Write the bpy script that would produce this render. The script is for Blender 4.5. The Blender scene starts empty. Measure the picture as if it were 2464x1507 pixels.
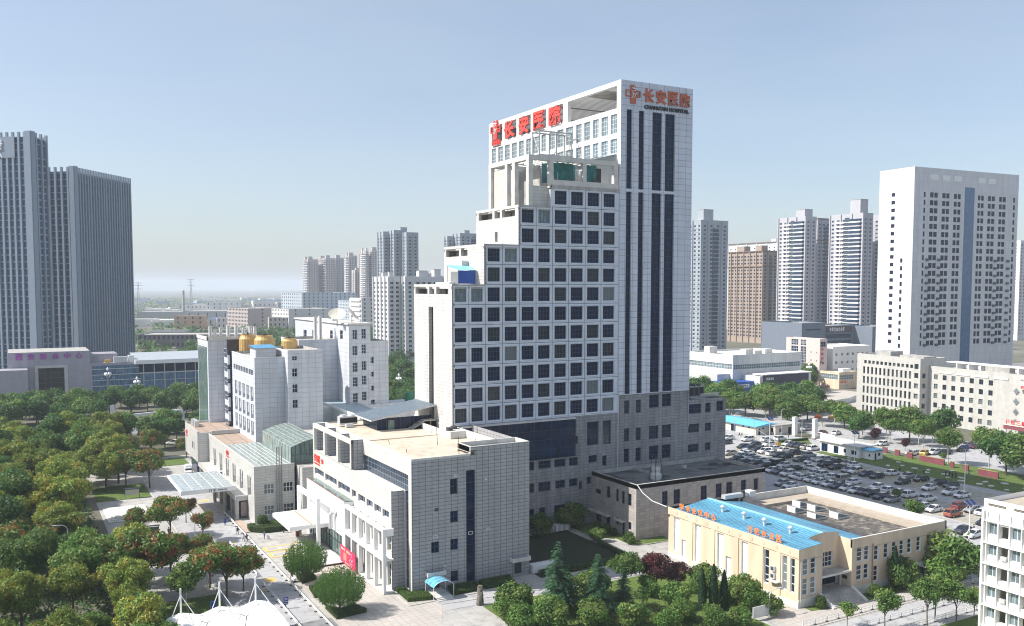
import bpy, math, random
import numpy as np
from mathutils import Vector, Matrix

SC = bpy.context.scene
COL = SC.collection
rad = math.radians

# ------------------------------------------------------------------ camera, sky, sun, exposure
cam_d = bpy.data.cameras.new('camera')
cam = bpy.data.objects.new('camera', cam_d); COL.objects.link(cam)
cam.location = (0, 0, 54); cam.rotation_euler = (rad(90 - 3.713), 0, rad(-29.17))
cam_d.sensor_width = 36; cam_d.lens = 2157 / 2464 * 36; cam_d.shift_y = 76.5 / 2464
cam_d.clip_end = 30000
SC.camera = cam

SUN_EL = rad(44); SUN_DIR = Vector((-0.928, 0.371, 0)).normalized() * math.cos(SUN_EL) + Vector((0, 0, math.sin(SUN_EL)))
world = bpy.data.worlds.new('World'); SC.world = world; world.use_nodes = True
wn = world.node_tree.nodes; bg = wn['Background']
sky = wn.new('ShaderNodeTexSky'); sky.sky_type = 'NISHITA'; sky.sun_disc = False
sky.sun_elevation = SUN_EL; sky.sun_rotation = math.atan2(SUN_DIR.x, SUN_DIR.y)
sky.altitude = 400; sky.air_density = 1.0; sky.dust_density = 2.2; sky.ozone_density = 2.2
veil = wn.new('ShaderNodeMix'); veil.data_type = 'RGBA'; veil.inputs[0].default_value = .30; veil.inputs[7].default_value = (4.7, 5.05, 5.3, 1)   # thin high smog over the whole sky
cl_tc = wn.new('ShaderNodeTexCoord'); cl_mp = wn.new('ShaderNodeMapping'); cl_mp.inputs['Scale'].default_value = (1.2, 1.2, 5); cl_nz = wn.new('ShaderNodeTexNoise'); cl_nz.inputs['Scale'].default_value = 1.6; cl_nz.inputs['Detail'].default_value = 5
cl_r = wn.new('ShaderNodeMapRange'); cl_r.inputs[1].default_value = .3; cl_r.inputs[2].default_value = .75; cl_r.inputs[3].default_value = .22; cl_r.inputs[4].default_value = .42
WL = world.node_tree.links; WL.new(cl_tc.outputs['Generated'], cl_mp.inputs[0]); WL.new(cl_mp.outputs[0], cl_nz.inputs['Vector']); WL.new(cl_nz.outputs[0], cl_r.inputs[0]); WL.new(cl_r.outputs[0], veil.inputs[0])
WL.new(sky.outputs[0], veil.inputs[6]); WL.new(veil.outputs[2], bg.inputs[0]); bg.inputs[1].default_value = 0.118
sun_d = bpy.data.lights.new('sun', 'SUN'); sun_d.energy = 5.0; sun_d.angle = rad(0.5); sun_d.color = (1, 0.95, 0.87)
sun = bpy.data.objects.new('sun', sun_d); COL.objects.link(sun)
sun.location = (-200, 100, 300); sun.rotation_euler = SUN_DIR.to_track_quat('Z', 'Y').to_euler()
SC.view_settings.view_transform = 'Standard'; SC.view_settings.look = 'None'
SC.view_settings.exposure = 0.5; SC.view_settings.gamma = 1
SC.cycles.max_bounces = 6; SC.cycles.diffuse_bounces = 3; SC.cycles.glossy_bounces = 3
SC.cycles.transmission_bounces = 4; SC.cycles.transparent_max_bounces = 8; SC.cycles.volume_bounces = 1
SC.cycles.use_denoising = True; SC.cycles.pixel_filter_type = 'BLACKMAN_HARRIS'; SC.cycles.filter_width = 1.1

# ------------------------------------------------------------------ materials
def nodes(name):
    m = bpy.data.materials.new(name); m.use_nodes = True
    n = m.node_tree.nodes; return m, n, m.node_tree.links, n['Principled BSDF']
def c4(c): return (c[0], c[1], c[2], 1)
_mc = {}
def mat(name, c, rough=.6, metal=0, var=.12, scale=.6, spec=.5, emit=None, objvar=0, bump=0):
    """plain painted / rendered surface with a mottled, slightly weathered colour"""
    if name in _mc: return _mc[name]
    m, n, L, b = nodes(name)
    b.inputs['Roughness'].default_value = rough; b.inputs['Metallic'].default_value = metal
    b.inputs['Specular IOR Level'].default_value = spec
    tc = n.new('ShaderNodeTexCoord'); nz = n.new('ShaderNodeTexNoise'); nz.inputs['Scale'].default_value = scale; nz.inputs['Detail'].default_value = 6
    L.new(tc.outputs['Object'], nz.inputs['Vector'])
    rmp = n.new('ShaderNodeMapRange'); rmp.inputs[1].default_value = .3; rmp.inputs[2].default_value = .7
    rmp.inputs[3].default_value = 1 - var; rmp.inputs[4].default_value = 1 + var * .5
    L.new(nz.outputs[0], rmp.inputs[0])
    mx = n.new('ShaderNodeVectorMath'); mx.operation = 'SCALE'; mx.inputs[0].default_value = c
    last = rmp.outputs[0]
    if objvar:
        oi = n.new('ShaderNodeObjectInfo'); r2 = n.new('ShaderNodeMapRange'); r2.inputs[3].default_value = 1 - objvar; r2.inputs[4].default_value = 1 + objvar
        L.new(oi.outputs['Random'], r2.inputs[0]); mu = n.new('ShaderNodeMath'); mu.operation = 'MULTIPLY'
        L.new(last, mu.inputs[0]); L.new(r2.outputs[0], mu.inputs[1]); last = mu.outputs[0]
    L.new(last, mx.inputs['Scale']); L.new(mx.outputs[0], b.inputs['Base Color'])
    if bump:
        bp = n.new('ShaderNodeBump'); bp.inputs['Strength'].default_value = bump; L.new(nz.outputs[0], bp.inputs['Height']); L.new(bp.outputs[0], b.inputs['Normal'])
    if emit:
        b.inputs['Emission Color'].default_value = c4(c); b.inputs['Emission Strength'].default_value = emit
    _mc[name] = m; return m
def tile(name, c, tw, th, mort=.05, mc=(.2, .2, .21), var=.1, rough=.45, offset=0.0, stain=.15):
    """stone or tile cladding laid in courses, sizes in metres through the UVs"""
    if name in _mc: return _mc[name]
    m, n, L, b = nodes(name); b.inputs['Roughness'].default_value = rough
    uv = n.new('ShaderNodeUVMap'); br = n.new('ShaderNodeTexBrick')
    br.offset = offset; br.squash = 1
    br.inputs['Scale'].default_value = 1; br.inputs['Brick Width'].default_value = tw; br.inputs['Row Height'].default_value = th
    br.inputs['Mortar Size'].default_value = mort / 2; br.inputs['Mortar Smooth'].default_value = .3; br.inputs['Bias'].default_value = 0
    br.inputs['Color1'].default_value = c4([k * (1 - var) for k in c]); br.inputs['Color2'].default_value = c4([min(.9, k * (1 + var)) for k in c])
    br.inputs['Mortar'].default_value = c4(mc)
    L.new(uv.outputs[0], br.inputs['Vector'])
    mp = n.new('ShaderNodeMapping'); mp.inputs['Scale'].default_value = (.35, .06, 1); L.new(uv.outputs[0], mp.inputs[0])
    nz = n.new('ShaderNodeTexNoise'); nz.inputs['Scale'].default_value = 1.3; nz.inputs['Detail'].default_value = 6; L.new(mp.outputs[0], nz.inputs['Vector'])
    r = n.new('ShaderNodeMapRange'); r.inputs[1].default_value = .35; r.inputs[2].default_value = .75; r.inputs[3].default_value = 1 - stain; r.inputs[4].default_value = 1.03
    L.new(nz.outputs[0], r.inputs[0])
    mx = n.new('ShaderNodeVectorMath'); mx.operation = 'SCALE'; L.new(br.outputs[0], mx.inputs[0]); L.new(r.outputs[0], mx.inputs['Scale'])
    L.new(mx.outputs[0], b.inputs['Base Color'])
    _mc[name] = m; return m
def glass(name, c=(.012, .022, .04), rough=.04, var=.6, blind=0, spec=.5):
    """window glass seen from outside: dark interior, sharp reflections, some panes with blinds"""
    if name in _mc: return _mc[name]
    m, n, L, b = nodes(name); b.inputs['Roughness'].default_value = rough; b.inputs['Specular IOR Level'].default_value = spec
    b.inputs['IOR'].default_value = 1.5
    oi = n.new('ShaderNodeObjectInfo'); tc = n.new('ShaderNodeTexCoord')
    wn_ = n.new('ShaderNodeTexNoise'); wn_.inputs['Scale'].default_value = 1.1; wn_.inputs['Detail'].default_value = 4
    ad = n.new('ShaderNodeVectorMath'); ad.operation = 'ADD'; mp = n.new('ShaderNodeMapping'); mp.inputs['Scale'].default_value = (1.6, 1.6, .35)
    cb = n.new('ShaderNodeCombineXYZ'); mu = n.new('ShaderNodeMath'); mu.operation = 'MULTIPLY'; mu.inputs[1].default_value = 90
    L.new(oi.outputs['Random'], mu.inputs[0]); L.new(mu.outputs[0], cb.inputs[0]); L.new(tc.outputs['Object'], mp.inputs[0])
    L.new(mp.outputs[0], ad.inputs[0]); L.new(cb.outputs[0], ad.inputs[1]); L.new(ad.outputs[0], wn_.inputs['Vector'])
    r = n.new('ShaderNodeMapRange'); r.inputs[1].default_value = .3; r.inputs[2].default_value = .8; r.inputs[3].default_value = 1 - var; r.inputs[4].default_value = 1 + 2.5 * var
    L.new(wn_.outputs[0], r.inputs[0])
    mx = n.new('ShaderNodeVectorMath'); mx.operation = 'SCALE'; mx.inputs[0].default_value = c; L.new(r.outputs[0], mx.inputs['Scale'])
    out = mx.outputs[0]
    if blind:
        gt = n.new('ShaderNodeMath'); gt.operation = 'GREATER_THAN'; gt.inputs[1].default_value = 1 - blind; L.new(oi.outputs['Random'], gt.inputs[0])
        mm = n.new('ShaderNodeMix'); mm.data_type = 'RGBA'; mm.inputs[7].default_value = (.16, .19, .2, 1)
        L.new(gt.outputs[0], mm.inputs[0]); L.new(out, mm.inputs[6]); out = mm.outputs[2]
    L.new(out, b.inputs['Base Color'])
    bp = n.new('ShaderNodeBump'); bp.inputs['Strength'].default_value = .06; bp.inputs['Distance'].default_value = .3
    L.new(wn_.outputs[0], bp.inputs['Height']); L.new(bp.outputs[0], b.inputs['Normal'])
    _mc[name] = m; return m
def leafmat(name, c1, c2, c3=None, f3=.0, sc3=.35, var=.5, trans=.35):
    """foliage: each leaf its own tone between c1 and c2, patches of c3"""
    if name in _mc: return _mc[name]
    m, n, L, b = nodes(name); b.inputs['Roughness'].default_value = .55; b.inputs['Specular IOR Level'].default_value = .35
    ge = n.new('ShaderNodeNewGeometry'); tc = n.new('ShaderNodeTexCoord'); oi = n.new('ShaderNodeObjectInfo')
    mm = n.new('ShaderNodeMix'); mm.data_type = 'RGBA'; mm.inputs[6].default_value = c4(c1); mm.inputs[7].default_value = c4(c2)
    L.new(ge.outputs['Random Per Island'], mm.inputs[0]); out = mm.outputs[2]
    if c3 is not None:
        nz = n.new('ShaderNodeTexNoise'); nz.inputs['Scale'].default_value = sc3; nz.inputs['Detail'].default_value = 5
        ad = n.new('ShaderNodeVectorMath'); ad.operation = 'ADD'; cb = n.new('ShaderNodeCombineXYZ'); mu = n.new('ShaderNodeMath'); mu.operation = 'MULTIPLY'; mu.inputs[1].default_value = 50
        L.new(oi.outputs['Random'], mu.inputs[0]); L.new(mu.outputs[0], cb.inputs[0]); L.new(tc.outputs['Object'], ad.inputs[0]); L.new(cb.outputs[0], ad.inputs[1]); L.new(ad.outputs[0], nz.inputs['Vector'])
        r = n.new('ShaderNodeMapRange'); r.inputs[1].default_value = .62 - f3 * .3; r.inputs[2].default_value = .70 - f3 * .3
        L.new(nz.outputs[0], r.inputs[0]); m2 = n.new('ShaderNodeMix'); m2.data_type = 'RGBA'; m2.inputs[7].default_value = c4(c3)
        L.new(r.outputs[0], m2.inputs[0]); L.new(out, m2.inputs[6]); out = m2.outputs[2]
    r3 = n.new('ShaderNodeMapRange'); r3.inputs[3].default_value = 1 - var * .4; r3.inputs[4].default_value = 1 + var * .4; L.new(oi.outputs['Random'], r3.inputs[0])
    mx = n.new('ShaderNodeVectorMath'); mx.operation = 'SCALE'; L.new(out, mx.inputs[0]); L.new(r3.outputs[0], mx.inputs['Scale'])
    L.new(mx.outputs[0], b.inputs['Base Color'])
    tr = n.new('ShaderNodeBsdfTranslucent'); L.new(mx.outputs[0], tr.inputs[0]); ms = n.new('ShaderNodeMixShader'); ms.inputs[0].default_value = trans
    L.new(b.outputs[0], ms.inputs[1]); L.new(tr.outputs[0], ms.inputs[2]); L.new(ms.outputs[0], n['Material Output'].inputs[0])
    _mc[name] = m; return m
def ground_mat(name, c1, c2, scale, c3=None, s3=8, rough=.9, seams=None):
    m, n, L, b = nodes(name); b.inputs['Roughness'].default_value = rough; b.inputs['Specular IOR Level'].default_value = .25
    tc = n.new('ShaderNodeTexCoord'); nz = n.new('ShaderNodeTexNoise'); nz.inputs['Scale'].default_value = scale; nz.inputs['Detail'].default_value = 8; nz.inputs['Roughness'].default_value = .65
    L.new(tc.outputs['Object'], nz.inputs['Vector']); r = n.new('ShaderNodeMapRange'); r.inputs[1].default_value = .36; r.inputs[2].default_value = .64; L.new(nz.outputs[0], r.inputs[0])
    mm = n.new('ShaderNodeMix'); mm.data_type = 'RGBA'; mm.inputs[6].default_value = c4(c1); mm.inputs[7].default_value = c4(c2); L.new(r.outputs[0], mm.inputs[0]); out = mm.outputs[2]
    if c3 is not None:
        n3 = n.new('ShaderNodeTexNoise'); n3.inputs['Scale'].default_value = s3; n3.inputs['Detail'].default_value = 3; L.new(tc.outputs['Object'], n3.inputs['Vector'])
        r3 = n.new('ShaderNodeMapRange'); r3.inputs[1].default_value = .5; r3.inputs[2].default_value = .68; L.new(n3.outputs[0], r3.inputs[0])
        m3 = n.new('ShaderNodeMix'); m3.data_type = 'RGBA'; m3.inputs[7].default_value = c4(c3); L.new(r3.outputs[0], m3.inputs[0]); L.new(out, m3.inputs[6]); out = m3.outputs[2]
    if seams:
        br = n.new('ShaderNodeTexBrick'); br.offset = 0; br.inputs['Scale'].default_value = 1; br.inputs['Brick Width'].default_value = seams[0]; br.inputs['Row Height'].default_value = seams[1]
        br.inputs['Mortar Size'].default_value = seams[2]; br.inputs['Color1'].default_value = (1, 1, 1, 1); br.inputs['Color2'].default_value = (.92, .92, .92, 1); br.inputs['Mortar'].default_value = (.55, .55, .55, 1)
        L.new(tc.outputs['Object'], br.inputs['Vector']); mu = n.new('ShaderNodeMix'); mu.data_type = 'RGBA'; mu.blend_type = 'MULTIPLY'; mu.inputs[0].default_value = 1
        L.new(out, mu.inputs[6]); L.new(br.outputs[0], mu.inputs[7]); out = mu.outputs[2]
    L.new(out, b.inputs['Base Color'])
    _mc[name] = m; return m

W_STONE = tile('tower_stone', (.66, .65, .63), 1.6, .72, .06, (.34, .33, .31), .07, stain=.25)
W_PANEL = tile('white_metal_panel', (.60, .64, .73), 2.2, 1.42, .09, (.17, .19, .25), .05, .35)
W_GREY = tile('podium_granite', (.31, .315, .335), 1.25, .72, .07, (.10, .10, .11), .1, .6, .0, .35)
W_FRONT = tile('front_block_tiles_shaded', (.36, .365, .385), 1.25, .66, .08, (.085, .085, .095), .06, .5)  # front tiles for faces away from the sun, shade put into the colour
W_FSUN = tile('front_block_tiles_sunlit', (.62, .61, .58), 1.3, .66, .04, (.42, .41, .39), .05)  # lighter copy of the front tiles, sunlight put into the colour of sunward faces
W_WHITE = mat('white_paint', (.80, .80, .79), .6, var=.05)
W_PRE = mat('precast_white', (.64, .68, .76), .5, var=.08)
W_OLD = tile('old_block_tiles', (.58, .61, .66), 1.9, 1.3, .08, (.30, .32, .36), .04, .5)
W_OP = tile('outpatient_stone', (.56, .555, .53), 2.6, .62, .06, (.30, .29, .27), .06)
W_ANX = tile('annexe_stone', (.42, .39, .37), 1.3, .66, .05, (.23, .21, .2), .14, .6)
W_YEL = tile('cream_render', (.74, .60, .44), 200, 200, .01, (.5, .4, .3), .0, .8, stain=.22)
W_YEL_SHADE = tile('cream_render_shaded', (.64, .52, .40), 200, 200, .01, (.5, .4, .3), .0, .8, stain=.22)  # cream render darkened for walls turned from the sun, shade put into the colour
CONC = mat('weathered_concrete', (.40, .39, .37), .85, var=.3, scale=.5, bump=.1)
CONC_L = mat('pale_concrete', (.60, .59, .56), .8, var=.18, scale=.5)
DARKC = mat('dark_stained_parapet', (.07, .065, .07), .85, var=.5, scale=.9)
G_DARK = glass('navy_glass', (.003, .013, .042), spec=.16)
G_CURT = glass('curtained_glass', (.014, .022, .032), blind=.2, spec=.3)
G_BLUE = glass('blue_glass', (.012, .032, .065), var=.4, spec=.35)
G_PALE = glass('pale_glass', (.12, .16, .18), var=.4)
G_GREEN = glass('green_glass', (.10, .15, .14), .1, .4)
F_WHITE = mat('white_window_frame', (.7, .71, .72), .4, var=.03)
F_DARK = mat('dark_window_frame', (.03, .035, .045), .4, var=.05)
F_GREY = mat('grey_window_frame', (.045, .07, .095), .4, var=.05)
M_GREY = mat('grey_metal', (.32, .33, .34), .45, .6, .1)
M_LIGHT = mat('light_metal', (.62, .63, .64), .4, .3, .06)
BLACK = mat('black_rubber', (.012, .012, .013), .7, var=.1)
RED = mat('sign_red', (.75, .055, .035), .5, var=.05)
ORANGE = mat('sign_orange', (.80, .17, .03), .5, var=.05)
SORANGE = mat('sign_dull_orange', (.50, .115, .05), .5, var=.1)
BLACKL = mat('sign_black', (.008, .012, .02), .5, var=.05)
WHITE = mat('clean_white', (.82, .82, .82), .5, var=.02)

# ------------------------------------------------------------------ object helpers
def ob(name, me, parent=None, loc=(0, 0, 0), rz=0, kind=None, label=None):
    o = bpy.data.objects.new(name, me); COL.objects.link(o); o.location = loc
    if rz: o.rotation_euler = (0, 0, rz)
    if parent is not None: o.parent = parent
    if kind: o['kind'] = kind
    if label: o['label'] = label
    return o
def tag(o, label, cat, group=None):
    o['label'] = label; o['category'] = cat
    if group: o['group'] = group
    return o
class Thing:
    """an Empty at the thing's base; parts are written in world metres (local=False) or in its own frame"""
    def __init__(s, name, label, cat, loc, rot=0, group=None, local=False):
        s.o = ob(name, None, None, loc, rad(rot)); tag(s.o, label, cat, group)
        s.off = Vector((0, 0, 0)) if local else Vector(loc); s.n = {}; s.rest = {}
def copy_tree(o, loc=None, rz=None, label=None, parent=None, group=None):
    c = o.copy(); COL.objects.link(c)
    if parent is not None: c.parent = parent
    if loc is not None: c.location = loc
    if rz is not None: c.rotation_euler = (0, 0, rz)
    if label: c['label'] = label
    if group: c['group'] = group
    for ch in list(o.children): copy_tree(ch, parent=c)
    return c

class MB:
    def __init__(s): s.v = []; s.f = []; s.m = []; s.mats = []
    def mi(s, m):
        if m not in s.mats: s.mats.append(m)
        return s.mats.index(m)
    def poly(s, pts, m):
        i = len(s.v); s.v += [tuple(p) for p in pts]; s.f.append(tuple(range(i, i + len(pts)))); s.m.append(s.mi(m)); return s
    def box(s, x0, y0, z0, x1, y1, z1, m, skip=''):
        if x0 > x1: x0, x1 = x1, x0
        if y0 > y1: y0, y1 = y1, y0
        if z0 > z1: z0, z1 = z1, z0
        i = len(s.v); k = s.mi(m)
        s.v += [(x0, y0, z0), (x1, y0, z0), (x1, y1, z0), (x0, y1, z0), (x0, y0, z1), (x1, y0, z1), (x1, y1, z1), (x0, y1, z1)]
        for key, f in (('b', (0, 3, 2, 1)), ('t', (4, 5, 6, 7)), ('y', (0, 1, 5, 4)), ('X', (1, 2, 6, 5)), ('Y', (2, 3, 7, 6)), ('x', (3, 0, 4, 7))):
            if key not in skip: s.f.append(tuple(i + j for j in f)); s.m.append(k)
        return s
    def frus(s, x, y, z0, z1, r0, r1, m, n=10, cap=True):
        i = len(s.v); k = s.mi(m)
        for z, r in ((z0, r0), (z1, r1)):
            s.v += [(x + r * math.cos(2 * math.pi * j / n), y + r * math.sin(2 * math.pi * j / n), z) for j in range(n)]
        for j in range(n): s.f.append((i + j, i + (j + 1) % n, i + n + (j + 1) % n, i + n + j)); s.m.append(k)
        if cap:
            s.f.append(tuple(i + n + j for j in range(n))); s.m.append(k); s.f.append(tuple(i + j for j in reversed(range(n)))); s.m.append(k)
        return s
    def lathe(s, x, y, prof, m, n=12):
        i = len(s.v); k = s.mi(m)
        for r, z in prof: s.v += [(x + r * math.cos(2 * math.pi * j / n), y + r * math.sin(2 * math.pi * j / n), z) for j in range(n)]
        for a in range(len(prof) - 1):
            for j in range(n): s.f.append((i + a * n + j, i + a * n + (j + 1) % n, i + (a + 1) * n + (j + 1) % n, i + (a + 1) * n + j)); s.m.append(k)
        return s
    def tube(s, p, q, r, m, n=6, r2=None):
        p = Vector(p); q = Vector(q); d = (q - p)
        if d.length < 1e-6: return s
        d.normalize(); a = d.orthogonal().normalized(); b = d.cross(a); i = len(s.v); k = s.mi(m); r2 = r if r2 is None else r2
        for c, rr in ((p, r), (q, r2)):
            s.v += [tuple(c + (a * math.cos(2 * math.pi * j / n) + b * math.sin(2 * math.pi * j / n)) * rr) for j in range(n)]
        for j in range(n): s.f.append((i + j, i + (j + 1) % n, i + n + (j + 1) % n, i + n + j)); s.m.append(k)
        s.f.append(tuple(i + n + j for j in range(n))); s.m.append(k); s.f.append(tuple(i + j for j in reversed(range(n)))); s.m.append(k)
        return s
    def prism(s, pts, z0, z1, m, mtop=None):
        n = len(pts)
        for j in range(n):
            a = pts[j]; b = pts[(j + 1) % n]; s.poly([(a[0], a[1], z0), (b[0], b[1], z0), (b[0], b[1], z1), (a[0], a[1], z1)], m)
        s.poly([(p[0], p[1], z1) for p in pts], mtop or m); s.poly([(p[0], p[1], z0) for p in reversed(pts)], m)
        return s
    def face(s, ax, c, u0, u1, z0, z1, holes, depth, m, rm=None):
        """a wall plane (ax x/y: looks to -x/-y, X/Y: looks to +x/+y) with window openings and their reveals"""
        rm = rm or m; hs = [h for h in holes if h[0] < u1 and h[2] > u0 and h[1] < z1 and h[3] > z0]
        zs = sorted(set([z0, z1] + [min(max(h[1], z0), z1) for h in hs] + [min(max(h[3], z0), z1) for h in hs]))
        P = (lambda u, z: (c, u, z)) if ax in 'xX' else (lambda u, z: (u, c, z))
        dc = depth if ax in 'xy' else -depth
        Q = (lambda u, z: (c + dc, u, z)) if ax in 'xX' else (lambda u, z: (u, c + dc, z))
        flip = ax in 'xY'
        def q(a, b, cc, d, mm): s.poly([d, cc, b, a] if flip else [a, b, cc, d], mm)
        for a, b in zip(zs[:-1], zs[1:]):
            if b - a < 1e-5: continue
            row = sorted([(max(h[0], u0), min(h[2], u1)) for h in hs if h[1] <= a + 1e-6 and h[3] >= b - 1e-6]); u = u0
            for h0, h1 in row + [(u1, u1)]:
                if h0 - u > 1e-5: q(P(u, a), P(h0, a), P(h0, b), P(u, b), m)
                u = max(u, h1)
        if depth:
            for h in hs:
                a, b, cc, d = h[:4]
                q(P(a, b), P(cc, b), Q(cc, b), Q(a, b), rm); q(Q(a, d), Q(cc, d), P(cc, d), P(a, d), rm)
                q(P(a, d), P(a, b), Q(a, b), Q(a, d), rm); q(Q(cc, d), Q(cc, b), P(cc, b), P(cc, d), rm)
        return s
    def mesh(s, name, off=(0, 0, 0), smooth=False):
        me = bpy.data.meshes.new(name); o = off
        me.from_pydata([(a - o[0], b - o[1], c - o[2]) for a, b, c in s.v], [], s.f)
        for m in s.mats: me.materials.append(m)
        me.polygons.foreach_set('material_index', s.m)
        uv = me.uv_layers.new(name='UVMap').data; me.update()
        co = s.v
        for p in me.polygons:
            nx, ny, nz = (abs(k) for k in p.normal)
            for li in p.loop_indices:
                x, y, z = co[me.loops[li].vertex_index]
                uv[li].uv = (x, y) if nz > .7 else ((y, z) if nx > ny else (x, z))
        if smooth: me.polygons.foreach_set('use_smooth', [True] * len(me.polygons))
        return me
    def build(s, name, T=None, smooth=False, kind=None, label=None, parent=None):
        if not s.f: return None
        off = T.off if T is not None else (0, 0, 0)
        p = parent if parent is not None else (T.o if T is not None else None)
        return ob(name, s.mesh(name, off, smooth), p, kind=kind, label=label)
    def alone(s, name, label, cat, base, group=None, smooth=False):
        """the whole thing as one mesh, origin at its base"""
        o = ob(name, s.mesh(name, base, smooth), None, base); return tag(o, label, cat, group)

_wc = {}
def win(T, ax, c, depth, h, nx=2, nz=2, fm=None, gm=None, name='window', bar=.07, sub=True, cap=100, proud=.05):
    """one window: a pane set back in its opening, with a frame of bars"""
    u0, z0, u1, z1 = h[:4]; w, hh = round(u1 - u0, 2), round(z1 - z0, 2); fm = fm or F_WHITE; gm = gm or G_DARK
    k = (ax, w, hh, nx, nz, fm.name, gm.name, bar, sub, name)
    sg = -1 if ax in 'xy' else 1
    if k not in _wc:
        def wb(mb, a, b, cc, d, t0, t1, m):
            if ax in 'xX': mb.box(t0, a, b, t1, cc, d, m)
            else: mb.box(a, t0, b, cc, t1, d, m)
        g = MB(); wb(g, 0, 0, w, hh, 0, -sg * .03, gm)
        f = MB() if sub else g; e = sg * proud; b = bar
        wb(f, 0, 0, w, b, 0, e, fm); wb(f, 0, hh - b, w, hh, 0, e, fm); wb(f, 0, b, b, hh - b, 0, e, fm); wb(f, w - b, b, w, hh - b, 0, e, fm)
        for i in range(1, nx): wb(f, w * i / nx - b / 2, b, w * i / nx + b / 2, hh - b, 0, e * .8, fm)
        for i in range(1, nz): wb(f, b, hh * i / nz - b / 2, w - b, hh * i / nz + b / 2, 0, e * .9, fm)
        _wc[k] = (g.mesh(name), f.mesh('window_frame') if sub else None)
    cc = c - sg * depth; loc = (cc, u0, z0) if ax in 'xX' else (u0, cc, z0)
    loc = Vector(loc) - T.off; T.n[name] = T.n.get(name, 0) + 1
    if T.n[name] > cap: T.rest.setdefault(name, []).append((k, tuple(loc))); return None
    o = ob(name, _wc[k][0], T.o, loc)
    if _wc[k][1]: ob('window_frame', _wc[k][1], o)
    return o
def flush(T):
    """windows past the first hundred of a building: one mesh"""
    for name, lst in T.rest.items():
        vs, fs, ms, mats = [], [], [], []
        for k, loc in lst:
            for me in _wc[k]:
                if me is None: continue
                b = len(vs); mm = []
                for m in me.materials:
                    if m not in mats: mats.append(m)
                    mm.append(mats.index(m))
                vs += [(v.co.x + loc[0], v.co.y + loc[1], v.co.z + loc[2]) for v in me.vertices]
                for p in me.polygons: fs.append(tuple(b + i for i in p.vertices)); ms.append(mm[p.material_index])
        me = bpy.data.meshes.new(name + '_rest'); me.from_pydata(vs, [], fs)
        for m in mats: me.materials.append(m)
        me.polygons.foreach_set('material_index', ms); ob('far_' + name + 's', me, T.o, kind='stuff')
    T.rest = {}
def grid(u0, du, n, ww, z0, dz, m, wh, skip=()):
    return [(u0 + i * du, z0 + j * dz, u0 + i * du + ww, z0 + j * dz + wh) for j in range(m) for i in range(n) if (i, j) not in skip]

# ------------------------------------------------------------------ lettering
_gc = {}
def glyph(s, bold):
    if (s, bold) in _gc: return _gc[(s, bold)]
    cu = bpy.data.curves.new('letter', 'FONT'); cu.body = s; cu.size = 1; cu.extrude = .5; cu.offset = bold; cu.resolution_u = 2
    o = bpy.data.objects.new('letter', cu); COL.objects.link(o); bpy.context.view_layer.update()
    dg = bpy.context.evaluated_depsgraph_get(); me = bpy.data.meshes.new_from_object(o.evaluated_get(dg))
    v = np.array([tuple(q.co) for q in me.vertices]) if len(me.vertices) else np.zeros((1, 3)); f = [tuple(p.vertices) for p in me.polygons]
    bpy.data.objects.remove(o); bpy.data.curves.remove(cu)
    v -= v.min(0); mx = v.max(0); mx[mx < 1e-6] = 1; v /= mx; _gc[(s, bold)] = (v, f); bpy.data.meshes.remove(me); return v, f
def text(mb, s, ax, c, ua, ub, z0, z1, m, th=.25, bold=.0):
    """letters standing proud of a wall; ua is where the reading starts"""
    v, f = glyph(s, bold); i = len(mb.v); k = mb.mi(m); sg = -1 if ax in 'xy' else 1
    for a, b, t in v:
        u = ua + a * (ub - ua); z = z0 + b * (z1 - z0); n = c + sg * t * th
        mb.v.append((n, u, z) if ax in 'xX' else (u, n, z))
    for q in f: mb.f.append(tuple(i + j for j in q)); mb.m.append(k)
def rowtext(mb, s, ax, c, ua, ub, z0, z1, m, th=.2, bold=.02, fill=.82):
    n = len(s); st = (ub - ua) / n
    for i, ch in enumerate(s):
        if ch != ' ': text(mb, ch, ax, c, ua + st * (i + (1 - fill) / 2), ua + st * (i + (1 + fill) / 2), z0, z1, m, th, bold)

# ------------------------------------------------------------------ generic building in its own frame
def building(name, label, cat, x, y, w, d, h, rot=0, wall=None, roof=None, wx=(), wy=(), nx=2, nz=2, fm=None, gm=None, depth=.25,
             par=.8, group=None, sub=False, cap=100, bar=.09, z0=0, trim=None):
    T = Thing(name, label, cat, (x, y, 0), rot, group, True); wall = wall or W_WHITE; roof = roof or CONC
    mb = MB(); mb.face('x', 0, 0, d, z0, h, wx, depth, wall); mb.face('y', 0, 0, w, z0, h, wy, depth, wall)
    mb.face('X', w, 0, d, z0, h, [], 0, wall); mb.face('Y', d, 0, w, z0, h, [], 0, wall)
    t = .3
    if par:
        mb.face('X', t, t, d - t, h - par, h, [], 0, wall); mb.face('Y', t, t, w - t, h - par, h, [], 0, wall)
        mb.face('x', w - t, t, d - t, h - par, h, [], 0, wall); mb.face('y', d - t, t, w - t, h - par, h, [], 0, wall)
        tm = trim or wall
        mb.box(0, 0, h, w, t, h + .06, tm, 'b'); mb.box(0, d - t, h, w, d, h + .06, tm, 'b'); mb.box(0, t, h, t, d - t, h + .06, tm, 'b'); mb.box(w - t, t, h, w, d - t, h + .06, tm, 'b')
    mb.build('wall', T)
    r = MB(); r.poly([(0, 0, h - par), (w, 0, h - par), (w, d, h - par), (0, d, h - par)], roof); r.build('roof', T)
    for q in wx: win(T, 'x', 0, depth, q, nx, nz, fm, gm, sub=sub, cap=cap, bar=bar)
    for q in wy: win(T, 'y', 0, depth, q, nx, nz, fm, gm, sub=sub, cap=cap, bar=bar)
    return T
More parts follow.
